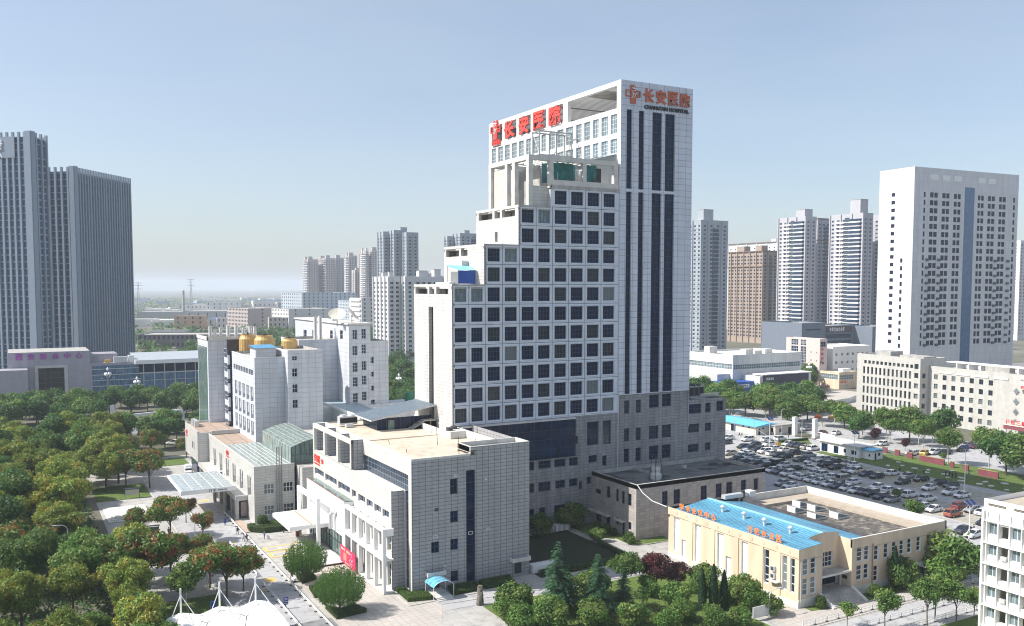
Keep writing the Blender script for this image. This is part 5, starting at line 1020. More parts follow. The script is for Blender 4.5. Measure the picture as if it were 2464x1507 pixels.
off('warehouse', 'grey windowless warehouse nearest the twin office towers', 170, 1500, 75, 60, 15, -20, mat('warehouse_grey', (.36, .36, .37), .8), 0, 0, 15, cat='warehouse')
off('warehouse', 'long pale warehouse in the middle of the plain', 228, 1420, 130, 70, 17, -20, mat('warehouse_pale', (.44, .44, .44), .8), 10, 4, 17, cat='warehouse')
off('warehouse', 'white warehouse with a blue roof on the plain', 226, 1230, 75, 45, 12, -20, PALE, 10, 4, 12, roof=mat('far_blue_roof', (.05, .22, .5), .6), cat='warehouse')
off('white_shed', 'long low white shed in front of the orange house', 128, 1010, 120, 12, 8, -22, PALE, 0, 0, 8, cat='shed')
off('office_building', 'two-storey white office left of the rose-grey block', 228, 1180, 55, 20, 14, -10, PALE, 10, 2, 6)
off('office_building', 'three-storey beige office between the rose-grey and white blocks', 264, 1060, 44, 16, 17.5, -10, mat('beige_render', (.50, .46, .4), .8), 9, 2, 5)
off('white_house', 'white tiered house standing on the hazy plain', 300, 1650, 60, 40, 26, -20, PALE, 6, 3, 6, cat='house')
off('white_house', 'flat cream house left of the tiered white one', 262, 1700, 55, 35, 20, -20, PALE, 8, 3, 6, cat='house')
off('white_house', 'small white house above the white shed on the plain', 400, 1720, 50, 30, 22, -10, PALE, 6, 3, 6, cat='house')
off('warehouse', 'curved-roof hall among the far trees', 440, 1700, 80, 50, 24, -10, mat('warehouse_pale', (0, 0, 0)), 8, 0, 8, cat='warehouse')
rr = random.Random(11); ORD = lambda i: '%d%s' % (i + 1, 'th' if 10 <= (i + 1) % 100 <= 20 else {1: 'st', 2: 'nd', 3: 'rd'}.get((i + 1) % 10, 'th'))
for i in range(96):
    a = rad(3.5 + 32 * (i + rr.uniform(0, 1)) / 96); D = 1250 + 2500 * rr.uniform(0, 1) ** 1.4; w = rr.uniform(25, 95); h = rr.uniform(6, 13)
    mb = MB(); mb.box(0, 0, 0, w, rr.uniform(20, 50), h, PALE if i % 3 else BLG); mb.box(2, 2, h, w * .5, 12, h + 2, CONC_L)
    if i % 4 == 0: mb.box(-1, -1, h, w + 1, 30, h + .6, mat('far_blue_roof', (0, 0, 0)))
    o = mb.alone('distant_building', '%s low pale building across the hazy plain, counted from the ribbed towers' % ORD(i), 'building', (0, 0, 0), 'low buildings scattered over the plain'); o.location = (math.sin(a) * D, math.cos(a) * D, 0); o.rotation_euler = (0, 0, rad(rr.uniform(-30, 10)))
for x, y, h, lb in ((196, 1700, 62, 'slim lattice pylon standing on the far plain'), (236, 1480, 48, 'grey factory chimney near the grey warehouse'), (318, 1900, 70, 'tall power pylon above the tiered white house')):
    mb = MB()
    if 'chimney' in lb: mb.frus(x, y, 0, h, 2.4, 1.8, CONC, 12)
    else:
        for dx, dy in ((-3, -3), (3, -3), (3, 3), (-3, 3)): mb.tube((x + dx, y + dy, 0), (x + dx * .1, y + dy * .1, h), .35, M_GREY, 4, .25)
        for z in (h * .8, h * .9, h * .97): mb.box(x - 7, y - .3, z, x + 7, y + .3, z + .6, M_GREY)
        for j in range(8): f = j / 8; mb.tube((x - 3 + 2.7 * f, y, h * f), (x + 3 - 2.7 * (f + .1), y, h * (f + .11)), .15, M_GREY, 4)
    mb.alone('chimney' if 'chimney' in lb else 'pylon', lb, 'chimney' if 'chimney' in lb else 'pylon', (x, y, 0))
# twin ribbed office towers
TW = mat('tower_fin', (.23, .285, .36), .55, .1, .06); TG = glass('tower_glass', (.03, .07, .125), .08, .3, spec=.35)
def ribbed(label, x, y, w, d, h, fx, fy):
    T = Thing('office_tower', label, 'office tower', (x, y, 0), 52, 'twin ribbed office towers', True)
    mb = MB(); mb.box(.8, .8, 0, w - .8, d - .8, h - 3, TG); mb.build('glass_body', T)
    mb = MB()
    for i in range(fx + 1): u = w * i / fx; mb.box(u - (.55 if i % 6 else .9), -.3, 0, u + .55, 1.2, h, TW)
    for i in range(fy + 1): u = d * i / fy; mb.box(-.4, u - .6, 0, 1.0, u + .6, h, TW)
    mb.box(-.5, -.5, 0, 3.4, 3.2, h + .5, TW); mb.box(.8, d - .2, 0, w, d, h - 2, TW); mb.box(w - .2, 0, 0, w, d, h - 1, TW); mb.build('fin', T)
    mb = MB()
    for j in range(int(h / 4)): mb.box(.7, .6, j * 4, w - .7, .8, j * 4 + .8, TW); mb.box(.6, .7, j * 4, .8, d - .7, j * 4 + .7, TW)
    mb.box(.7, .55, h - 13, w - .7, .8, h - 9, TG); mb.build('storey_band', T)
    mb = MB(); mb.box(1, 1, h - 3, w - 1, d - 1, h - 2.6, CONC); mb.build('roof', T); return T
ribbed('blue-grey ribbed office tower, the wider and lower of the twins', 36.4, 621, 60.7, 30, 128, 22, 7)
T = ribbed('lilac-grey ribbed office tower cut by the picture edge, the taller of the twins', 12.6, 588.5, 14, 38, 142.6, 3, 10)
mb = MB(); mb.box(-.5, 10, 128, -.35, 38, 140, TW); text(mb, '际', 'x', -.5, 23.5, 17.5, 132, 138.5, WHITE, .4, .04); text(mb, 'PLAZA', 'x', -.5, 31, 17.5, 128.2, 130.6, WHITE, .3, .02); mb.build('sign_letters', T)
# banquet centre
T = Thing('banquet_centre', 'low lilac-grey banquet centre with purple characters and a large dark window', 'banquet centre', (25, 490, 0))
LIL = tile('lilac_stone', (.40, .38, .44), 3, 1.2, .06, (.3, .29, .34), .05)
hs = [(10, 4.2, 20.8, 16.0)]
mb = MB(); mb.face('y', 470, -2.2, 31.9, 0, 23.6, hs, .8, LIL); mb.face('x', -2.2, 470, 500, 0, 23.6, [], 0, LIL); mb.face('X', 31.9, 470, 500, 16, 23.6, [], 0, LIL); mb.poly([(-2.2, 470, 23.5), (31.9, 470, 23.5), (31.9, 500, 23.5), (-2.2, 500, 23.5)], CONC)
mb.face('y', 470.02, 31.9, 32.8, 0, 17.4, [], 0, LIL); mb.box(31.9, 470.03, 16.2, 53, 500, 17.4, LIL); mb.box(32, 475, 17.4, 44.5, 490, 21.5, LIL); mb.box(-30, 458, 0, 5.5, 470, 16.5, LIL); mb.box(8.6, 469.2, 16.1, 22.4, 470, 17.2, CONC_L); mb.box(8.6, 469.5, 3, 9.9, 470, 16.1, CONC_L); mb.box(20.9, 469.5, 3, 22.3, 470, 16.1, CONC_L)
mb.build('wall', T); win(T, 'y', 470, .8, hs[0], 4, 5, F_GREY, glass('brown_glass', (.03, .03, .035), .08, .3), bar=.15)
BG = glass('facade_blue_glass', (.08, .15, .24), .1, .4)
mb = MB(); mb.poly([(32.8, 469.9, 0), (56, 469.9, 0), (53, 469.9, 16.2), (32.8, 469.9, 16.2)], BG)
for z in (3.4, 6.2, 9.0, 11.6, 14.4): mb.box(32.8, 469.7, z, 56 - z * .18, 469.9, z + .22, F_WHITE)
for i in range(12): mb.box(33 + i * 1.75, 469.8, 0, 33.1 + i * 1.75, 469.9, 16.1, F_GREY)
mb.build('glass_front', T)
mb = MB(); mb.poly([(56, 470.3, 0), (112, 470.3, 0), (112, 470.3, 11.8), (53.5, 470.3, 11.8)], BG); mb.box(53.4, 470.4, 11.8, 112, 470.9, 16.3, G_DARK); mb.box(51.6, 467, 16.4, 113, 492, 18.2, WHITE); mb.poly([(51.6, 467, 18.25), (113, 467, 18.25), (113, 492, 20.5), (51.6, 492, 20.5)], mat('hall_roof_grey', (.38, .42, .46), .5))
for i in range(12): mb.box(55.5 + i * 4.85, 470.1, 0, 55.85 + i * 4.85, 470.3, 16.4, M_LIGHT)
mb.box(54, 470.1, 11.5, 112, 470.3, 12.0, M_LIGHT); mb.box(55, 470.1, 8, 112, 470.3, 8.2, M_LIGHT); mb.build('long_hall', T)
mb = MB(); rowtext(mb, '西安宴会中心', 'y', 470, -.2, 29.8, 20.1, 23.0, mat('sign_purple', (.42, .07, .42), .6), .3, .03, .6); mb.build('sign_letters', T)
mb = MB(); mb.box(38.5, 471, 17.4, 41, 472, 18.8, mat('yellow_machine', (.75, .45, .05), .5)); mb.build('roof_machine', T)
mb = MB(); mb.box(42.5, 471, 17.4, 48.5, 474, 20, M_LIGHT); mb.box(49, 471, 17.4, 51.5, 474, 20.6, WHITE); mb.build('rooftop_condenser', T)
# cream apartment block at the right edge
AX, AY, AZ = 131.6, 84.6, 21.0
T = Thing('cream_apartment', 'cream apartment block with open balconies at the right edge', 'apartment block', (AX, AY - 24, 0))
CR = mat('cream_paint', (.82, .81, .79), .7, var=.04)
aw = [(AY - 2.3 - 3.7 * i, 15.6 - 3.3 * j, AY - .85 - 3.7 * i, 17.4 - 3.3 * j) for i in range(7) for j in range(6) if 15.6 - 3.3 * j > -1]
an = [(AY - 4.1 - 3.7 * i, 15.3 - 3.3 * j, AY - 2.65 - 3.7 * i, 17.3 - 3.3 * j) for i in range(6) for j in range(6) if 15.3 - 3.3 * j > -1]
mb = MB(); mb.face('x', AX, AY - 24, AY, 0, AZ - 1.7, aw + an, .8, CR); mb.face('x', AX, AY - 24, AY, AZ - 1.7, AZ, [(AY - 3.6, AZ - .95, AY - .7, AZ - .55), (AY - 8.2, AZ - .95, AY - 4.8, AZ - .55), (AY - 12.5, AZ - .95, AY - 9, AZ - .55)], .3, CR)
mb.face('y', AY - 24, AX, AX + 12, 0, AZ, [], 0, CR); mb.face('X', AX + 12, AY - 24, AY, 0, AZ, [], 0, CR); mb.face('Y', AY, AX, AX + 12, 0, AZ, [], 0, CR)
mb.box(AX - .5, AY - .3, 0, AX, AY, AZ - 1.7, CR)
for j in range(6): mb.box(AX - .45, AY - 24, 14.2 - 3.3 * j, AX - .004, AY - .3, 14.4 - 3.3 * j, CR); mb.box(AX - .3, AY - 24, 17.65 - 3.3 * j, AX - .004, AY - .3, 17.8 - 3.3 * j, CR)
for i in range(13): mb.box(AX - .25, AY - .75 - 1.85 * i, 0, AX - .006, AY - .6 - 1.85 * i, AZ - 1.8, CR)
mb.box(AX, AY - 24, AZ, AX + .3, AY, AZ + .05, CR, 'b'); mb.face('X', AX + .3, AY - 24, AY, AZ - .9, AZ, [], 0, CONC)
mb.build('wall', T)
mb = MB(); mb.poly([(AX, AY - 24, AZ - .8), (AX + 12, AY - 24, AZ - .8), (AX + 12, AY, AZ - .8), (AX, AY, AZ - .8)], TAN); mb.build('roof', T)
for q in aw: win(T, 'x', AX, .35, q, 2, 1, F_WHITE, G_PALE)
for j in (1, 3, 5): mb = MB(); mb.box(AX - .35, AY - 4.0, 15.4 - 3.3 * j, AX + .1, AY - 3.1, 16.0 - 3.3 * j, M_LIGHT); mb.build('air_conditioner', T)
# ------------------------------------------------------------------ ground
GR = ground_mat('ground', (.10, .105, .07), (.16, .15, .12), .012, (.20, .19, .17), .02)
def sheet(name, pts, z, m, kind='structure'):
    me = bpy.data.meshes.new(name); me.from_pydata([(p[0], p[1], z) for p in pts], [], [tuple(range(len(pts)))]); me.materials.append(m); me.update()
    if me.polygons[0].normal.z < 0: me.flip_normals()
    return ob(name, me, kind=kind)
def rect(x0, y0, x1, y1): return [(x0, y0), (x1, y0), (x1, y1), (x0, y1)]
sheet('ground', rect(-9000, -3000, 12000, 16000), 0, GR)
PAVE = ground_mat('concrete_paving', (.46, .45, .43), (.38, .37, .355), .12, (.32, .31, .30), .5, seams=(3, 3, .03))
PAVE2 = ground_mat('pinkish_plaza_paving', (.50, .46, .42), (.43, .40, .37), .2, seams=(1.2, 1.2, .03))
ASPH = ground_mat('asphalt_road', (.25, .25, .26), (.20, .20, .21), .15, (.15, .15, .155), .4)
ASPL = ground_mat('light_asphalt', (.42, .42, .43), (.36, .36, .37), .15, (.30, .30, .31), .6)
LAWN = ground_mat('lawn_grass', (.085, .135, .03), (.125, .18, .045), .35, (.055, .085, .022), 1.6)
LOT = ground_mat('grass_paver_lot', (.40, .375, .33), (.33, .31, .27), .3, (.24, .26, .16), 1.1)
sheet('pavement', rect(17, 60, 172, 300), .02, PAVE)
sheet('campus_yard', rect(154, 60, 246, 262), .024, ASPL)
sheet('plaza_paving', [(43.5, 96), (62.5, 136.2), (62.5, 143), (57, 143), (57, 166), (44, 166)], .04, PAVE2)
sheet('front_lane', rect(30.5, 60, 42.4, 262), .05, ASPL); sheet('cross_road', rect(-30, 130.5, 44, 139.5), .06, ASPH)
sheet('garden_road', [(62, 133.2), (112, 132.6), (112, 137.6), (62, 138.0)], .05, ASPL)
sheet('front_road', rect(88, 88.8, 240, 97.6), .05, ASPL); sheet('hall_forecourt', rect(106, 97.8, 172, 108), .045, PAVE2)
sheet('right_road', [(152.6, 97.6), (172, 97.6), (182, 122), (176, 150), (153, 150)], .055, ASPL)
sheet('far_road', rect(-300, 352, 700, 378), .03, ASPH); sheet('boulevard_road', [(248, 140), (272, 132), (310, 300), (260, 300)], .03, ASPL); sheet('bus_yard', rect(296, 274, 378, 322), .035, PAVE2)
for i, (p) in enumerate(([(107.8, 158), (111.4, 154.3), (111.2, 150.2), (112.6, 148.0), (114.6, 147.8), (114.6, 168), (108, 168)], rect(68, 96, 104, 132), rect(104, 106.5, 112.4, 130), [(114.8, 103.4), (119.1, 102.4), (119.1, 105), (114.8, 105)], [(126.9, 102.2), (152, 102.0), (152, 105), (126.9, 105)], rect(153, 122, 181, 139), [(227.4, 204.3), (225.7, 170.6), (227.7, 134), (252, 134), (252, 160), (245, 193), (231, 190), (231, 205)], [(222, 228), (229.7, 224.5), (243.5, 222.2), (231, 206.5), (228.5, 214)], rect(18, 193, 30, 203.3), rect(17, 244, 30, 262), rect(14, 140, 30, 160), rect(88, 60, 150, 88.6), rect(114.8, 147.4, 121.6, 151.2), rect(30, 284, 46, 296))):
    sheet('lawn', p, .09 + .003 * i, LAWN)
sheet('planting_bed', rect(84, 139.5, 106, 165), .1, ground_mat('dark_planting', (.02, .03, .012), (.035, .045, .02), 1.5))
sheet('car_park', [(185, 122), (224.2, 118), (224.2, 200), (229, 219), (209, 222), (196, 212), (186, 168)], .07, LOT)
mb = MB(); AL = ASPL
mb.poly([(203.3, 120, .075), (208.8, 120, .075), (208.8, 216, .075), (203.3, 216, .075)], AL); mb.poly([(221.8, 120, .078), (225.2, 120, .078), (225.2, 204, .078), (221.8, 204, .078)], AL); mb.poly([(182, 120, .076), (188.8, 120, .076), (188.8, 176, .076), (182, 176, .076)], AL)
mb.build('parking_aisle', kind='structure')
WLINE = mat('white_road_paint', (.70, .70, .68), .7, var=.2, scale=3); YLINE = mat('yellow_road_paint', (.72, .48, .14), .7, var=.25, scale=3)
mb = MB()
for x0, x1 in ((189.5, 202.8), (209.3, 221.5)):
    for i in range(14): y = 124 + i * 7.6; mb.poly([(x0, y, .085), (x1, y, .085), (x1, y + .12, .085), (x0, y + .12, .085)], WLINE)
for y0 in (181.4, 176.9):
    mb.poly([(43.7, y0 - .3, .07), (52, y0 - .3, .07), (52, y0 + 3.1, .07), (43.7, y0 + 3.1, .07)], YLINE)
    mb.poly([(44.3, y0 + .3, .075), (52, y0 + .3, .075), (52, y0 + 2.5, .075), (44.3, y0 + 2.5, .075)], ASPL)
    for a in ((44.3, y0 + .3, 52, y0 + .4), (44.3, y0 + 2.4, 52, y0 + 2.5), (44.3, y0 + .4, 44.4, y0 + 2.4), (47.5, y0 + 1.3, 50, y0 + 1.45), (46.6, y0 + .9, 47.5, y0 + 1.9)): mb.poly([(a[0], a[1], .08), (a[2], a[1], .08), (a[2], a[3], .08), (a[0], a[3], .08)], WLINE)
for a in ((38.8, 214, 39.1, 232), (36, 206, 36.3, 212), (39.4, 190, 39.7, 193), (39.2, 162, 41, 164.5), (38.5, 171, 40.2, 172.5), (37.8, 156, 38.1, 159), (40, 232, 42.2, 234)): mb.poly([(a[0], a[1], .065), (a[2], a[1], .065), (a[2], a[3], .065), (a[0], a[3], .065)], YLINE)
for x in (52, 58, 64): mb.poly([(30.8, 205 + x, .065), (31, 205 + x, .065), (31, 208 + x, .065), (30.8, 208 + x, .065)], WLINE)
mb.build('road_marking', kind='structure')
KERB = mat('kerb_stone', (.50, .49, .46), .8, var=.15)
mb = MB()
def kerb(pts, h=.14, w=.16, z=0):
    for a, b in zip(pts[:-1], pts[1:]):
        a = Vector((a[0], a[1], 0)); b = Vector((b[0], b[1], 0)); d = (b - a); L_ = d.length; d.normalize(); n = Vector((-d.y, d.x, 0)) * w / 2
        q = [a - n, b - n, b + n, a + n]; mb.prism([(p.x, p.y) for p in q], z, z + h, KERB)
for pts in ([(57.3, 143.8), (57.2, 138.1), (63, 138.3), (84, 138.4), (106.8, 138.8), (107.2, 152), (108, 168)], [(62.4, 136.2), (68, 135.6), (112, 131.4), (112.6, 106.3)], [(226.4, 200.7), (224.9, 170.6), (227.0, 134)], [(111.5, 154.2), (111.3, 150.2), (112.6, 148), (121.6, 147.3)], [(88, 98.0), (172, 98.2)], [(88, 88.7), (240, 88.8)], [(152.8, 122), (181, 122)], [(30.4, 60), (30.4, 130)], [(30.4, 140), (30.4, 262)], [(84, 165), (84, 139.4), (106, 139.6)], [(181.5, 176.5), (189, 160), (189, 120)]): kerb(pts)
mb.build('kerb', kind='structure')
mb = MB(); mb.box(43.4, 197.6, 0, 44.9, 209.3, .18, mat('brown_walk', (.45, .35, .28), .8)); mb.build('walkway', kind='structure')
GD = glass('void', (.02, .02, .02))
# ------------------------------------------------------------------ foliage
def leaf_object(name, C_, N_, size, aspect, m, seed=0, extra=None):
    """many small leaf faces; C_ centres, N_ normals"""
    g = np.random.default_rng(seed); n = len(C_); N_ = N_ / (np.linalg.norm(N_, axis=1, keepdims=True) + 1e-9)
    r = g.normal(size=(n, 3)); t = np.cross(N_, r); t /= (np.linalg.norm(t, axis=1, keepdims=True) + 1e-9); b = np.cross(N_, t)
    s = (size * g.uniform(.6, 1.35, size=(n, 1))); t = t * s; b = b * s * aspect
    V = np.stack([C_ - t, C_ - b * .55 + N_ * s * .12, C_ + t, C_ + b * .55 + N_ * s * .12], 1).reshape(-1, 3)
    me = bpy.data.meshes.new(name); me.vertices.add(4 * n); me.vertices.foreach_set('co', V.astype(np.float32).ravel())
    me.loops.add(4 * n); me.loops.foreach_set('vertex_index', np.arange(4 * n, dtype=np.int32)); me.polygons.add(n)
    me.polygons.foreach_set('loop_start', np.arange(0, 4 * n, 4, dtype=np.int32)); me.polygons.foreach_set('loop_total', np.full(n, 4, dtype=np.int32))
    me.materials.append(m); me.update(calc_edges=True); return me
def crown(name, seed, R, H, zc, n, size, m, nb=16, blob=(.34, .55), squash=.8):
    g = np.random.default_rng(seed); u = g.normal(size=(nb, 3)); u /= np.linalg.norm(u, axis=1, keepdims=True)
    bc = u * g.uniform(.35, .78, size=(nb, 1)) * np.array([R, R, H / 2]); br = g.uniform(blob[0], blob[1], nb) * R
    w = br ** 2; k = g.choice(nb, n, p=w / w.sum()); d = g.normal(size=(n, 3)); d[:, 2] += .25; d /= np.linalg.norm(d, axis=1, keepdims=True)
    P_ = bc[k] + d * (br[k] * g.uniform(.55, 1.08, n) ** .8)[:, None] * np.array([1, 1, squash]) + g.normal(size=(n, 3)) * size * .6
    P_[:, 2] += zc; N_ = d + g.normal(size=(n, 3)) * .65
    return leaf_object(name, P_, N_, size, .8, m, seed)
BARK = mat('bark', (.10, .075, .055), .9, var=.3, scale=3); BARKW = mat('whitewashed_bark', (.45, .43, .38), .9, var=.2, scale=2)
def trunk(name, seed, h, r, spread, m=None, limbs=6, base=0):
    rr = random.Random(seed); mb = MB(); m = m or BARK; hh = h * .45
    mb.tube((0, 0, 0), (rr.uniform(-.1, .1), rr.uniform(-.1, .1), hh), r, m, 8, r * .75)
    for i in range(limbs):
        a = i * 6.283 / limbs + rr.uniform(-.4, .4); l = spread * rr.uniform(.5, .85); z = hh * rr.uniform(.75, 1.0); p = (0, 0, z); q = (math.cos(a) * l * .5, math.sin(a) * l * .5, z + (h - hh) * .4); e = (math.cos(a) * l, math.sin(a) * l, z + (h - hh) * rr.uniform(.6, .85))
        mb.tube(p, q, r * .5, m, 6, r * .34); mb.tube(q, e, r * .34, m, 5, r * .12); f = (q[0] * 1.2 - q[1] * .5, q[1] * 1.2 + q[0] * .5, q[2] + (h - hh) * .3); mb.tube(q, f, r * .25, m, 5, r * .08)
    mb.tube((0, 0, hh), (0, 0, h * .85), r * .6, m, 6, r * .15)
    return mb.mesh(name)
L_DARK = leafmat('leaf_deep_green', (.042, .105, .028), (.085, .185, .045), (.12, .19, .045), .3)
L_MID = leafmat('leaf_mid_green', (.080, .165, .036), (.150, .265, .058), (.18, .25, .06), .4)
L_YEL = leafmat('leaf_yellow_green', (.145, .215, .036), (.26, .34, .065), (.32, .31, .06), .35)
L_KOEL = leafmat('leaf_orange_tipped', (.070, .150, .030), (.150, .250, .050), (.34, .16, .06), .36, .8)
L_RUST = leafmat('leaf_rusty', (.17, .12, .04), (.28, .15, .055), (.08, .15, .035), .5, .6)
L_PLUM = leafmat('leaf_plum', (.045, .018, .022), (.085, .028, .032), (.14, .035, .04), .3)
L_CEDAR = leafmat('leaf_cedar', (.035, .105, .055), (.085, .19, .095), None, trans=.2)
L_CYP = leafmat('leaf_cypress', (.012, .045, .016), (.025, .075, .022), None, trans=.1)
L_FRESH = leafmat('leaf_fresh_green', (.05, .12, .022), (.14, .25, .045), (.18, .24, .06), .4)
L_HEDGE = leafmat('leaf_hedge', (.045, .10, .015), (.10, .17, .025), None)
TREES = {}
def deft(kind, crowns, tr): TREES[kind] = (crowns, tr)
deft('plane', [crown('crown', 21 + i, 5.6, 9.6, 8.8, 15000, .30, (L_MID, L_YEL, L_DARK)[i % 3], 26, (.24, .42)) for i in range(3)], trunk('trunk', 1, 12, .32, 4.5))
deft('planelight', [crown('crown', 41 + i, 5.4, 9.0, 8.6, 14000, .30, L_YEL, 26, (.22, .4)) for i in range(2)], TREES['plane'][1])
deft('koel', [crown('crown', 31 + i, 4.4, 4.8, 5.8, 7500, .25, L_KOEL, 18, (.26, .42), .65) for i in range(3)], trunk('trunk', 2, 7, .16, 3.6))
deft('rust', [crown('crown', 35, 3.4, 4.4, 5.2, 4500, .25, L_RUST, 14, (.26, .42), .7)], TREES['koel'][1])
deft('broad', [crown('crown', 51 + i, 4.4, 6.0, 5.9, 3600, .42, (L_DARK, L_MID, L_DARK)[i], 16) for i in range(3)], trunk('trunk', 3, 8, .2, 3))
deft('far', [crown('crown', 61 + i, 4.6, 6.0, 5.4, 1300, .7, (L_DARK, L_MID)[i], 12) for i in range(2)], trunk('trunk', 4, 7, .2, 3))
deft('street', [crown('crown', 71 + i, 3.6, 5.6, 6.6, 4200, .27, (L_MID, L_FRESH)[i], 14, (.28, .45)) for i in range(2)], trunk('trunk', 5, 8, .14, 2.6, BARKW))
deft('young', [crown('crown', 81 + i, 1.9, 3.6, 4.0, 1800, .2, L_MID, 10, (.35, .5)) for i in range(2)], trunk('trunk', 6, 5.2, .08, 1.4))
deft('plum', [crown('crown', 91 + i, 3.0, 4.8, 4.2, 6500, .17, L_PLUM, 18, (.28, .42)) for i in range(2)], trunk('trunk', 7, 5.5, .12, 2.2))
deft('bush', [crown('crown', 95 + i, 2.4, 3.4, 1.9, 4200, .2, (L_FRESH, L_MID)[i], 12, (.35, .5)) for i in range(2)], trunk('trunk', 8, 2.6, .08, 1.4))
deft('ball', [crown('crown', 99, .95, 1.5, .85, 2600, .1, L_HEDGE, 3, (.75, .9), .85)], trunk('trunk', 9, 1.0, .06, .5))
def vase(seed, R, H, n):
    """goblet crown of upright whippy shoots, leafy down to the fork"""
    g = np.random.default_rng(seed); P_, N_ = [], []
    for i in range(n):
        a = g.uniform(0, 6.283); t = math.sqrt(g.uniform(0, 1)); p0 = np.array([0, 0, 1.5]); rm = R * t; zt = 1.5 + (H - 1.5) * (1 - .42 * t ** 2.2) * g.uniform(.84, 1.06)
        p1 = np.array([math.cos(a) * rm * 1.05, math.sin(a) * rm * 1.05, 1.3 + (1 - t) * 1.6]); p2 = np.array([math.cos(a) * rm, math.sin(a) * rm, zt])
        for s in g.uniform(.30, 1.0, 34):
            q = (1 - s) ** 2 * p0 + 2 * s * (1 - s) * p1 + s * s * p2; P_.append(q + g.normal(size=3) * .07); d = 2 * (1 - s) * (p1 - p0) + 2 * s * (p2 - p1); N_.append(np.cross(d, g.normal(size=3)) + g.normal(size=3) * .2)
    return leaf_object('crown', np.array(P_), np.array(N_), .14, .7, leafmat('leaf_vase', (.06, .135, .028), (.12, .22, .05), None), seed)
deft('vase', [vase(7, 4.0, 7.6, 520), vase(8, 4.0, 7.6, 520)], trunk('trunk', 10, 3.0, .2, 1.4, limbs=7))
def cedar(seed, R, H, tiers=22):
    g = np.random.default_rng(seed); P_, N_ = [], []
    for k in range(tiers):
        z = H * (.10 + .88 * k / tiers); L_ = R * (1 - k / tiers) ** .8 * g.uniform(.85, 1.1) + .15
        for j in range(int(10 + 8 * (1 - k / tiers))):
            a = g.uniform(0, 6.283); L2 = L_ * g.uniform(.75, 1.1)
            for s in np.linspace(.12, 1, int(14 + L2 * 22)):
                w = .30 * L2 * (1 - s * .6); o = g.uniform(-1, 1, 3) * w * .5
                P_.append((math.cos(a) * L2 * s - math.sin(a) * o[0], math.sin(a) * L2 * s + math.cos(a) * o[0], z + .30 * L2 * s - .42 * L2 * s * s + o[2] * .25)); N_.append((g.normal() * .3, g.normal() * .3, 1))
    return leaf_object('crown', np.array(P_), np.array(N_), .15, .6, L_CEDAR, seed)
mbt = MB(); mbt.tube((0, 0, 0), (0, 0, 9.6), .2, BARK, 8, .03); deft('cedar', [cedar(5, 3.7, 10.4), cedar(6, 3.0, 10.4)], mbt.mesh('trunk'))
def cyp(seed):
    g = np.random.default_rng(seed); n = 6500; z = g.uniform(0, 1, n) ** .9; r = .85 * np.sin(np.clip(z * .9 + .1, 0, 1) * 3.14159) ** .55 * (1 - z * .45) * g.uniform(.75, 1.08, n); a = g.uniform(0, 6.283, n)
    P_ = np.stack([np.cos(a) * r, np.sin(a) * r, .3 + z * 7.3], 1); N_ = np.stack([np.cos(a), np.sin(a), g.normal(size=n) * .6], 1) + g.normal(size=(n, 3)) * .4
    return leaf_object('crown', P_, N_, .12, .7, L_CYP, seed)
mbt = MB(); mbt.tube((0, 0, 0), (0, 0, 6), .12, BARK, 6, .03); deft('cypress', [cyp(1), cyp(2)], mbt.mesh('trunk'))
_tn = 0
NAMES = {'plane': 'plane_tree', 'planelight': 'plane_tree', 'koel': 'goldenrain_tree', 'rust': 'maple_tree', 'broad': 'broadleaf_tree', 'far': 'broadleaf_tree', 'street': 'street_tree', 'young': 'young_tree', 'plum': 'plum_tree', 'bush': 'shrub', 'ball': 'round_shrub', 'vase': 'vase_tree', 'cedar': 'cedar_tree', 'cypress': 'cypress_tree'}
def tree(kind, x, y, s, label, group=None, var=None, sz=None):
    global _tn
    _tn += 1; cs, tr = TREES[kind]; rr = random.Random(_tn * 13)
    o = ob(NAMES[kind], None, None, (x, y, 0), rr.uniform(0, 6.28)); tag(o, label, 'shrub' if kind in ('bush', 'ball') else 'tree', group); o.scale = (s, s, sz or s * rr.uniform(.94, 1.06))
    ob('trunk', tr, o); ob('crown', cs[(var if var is not None else _tn) % len(cs)], o); return o
def ordn(i): return ['zeroth'][0] if i < 0 else ['first', 'second', 'third', 'fourth', 'fifth', 'sixth', 'seventh', 'eighth', 'ninth', 'tenth', 'eleventh', 'twelfth', 'thirteenth', 'fourteenth', 'fifteenth', 'sixteenth', 'seventeenth', 'eighteenth', 'nineteenth', 'twentieth'][i] if i < 20 else ORD(i)
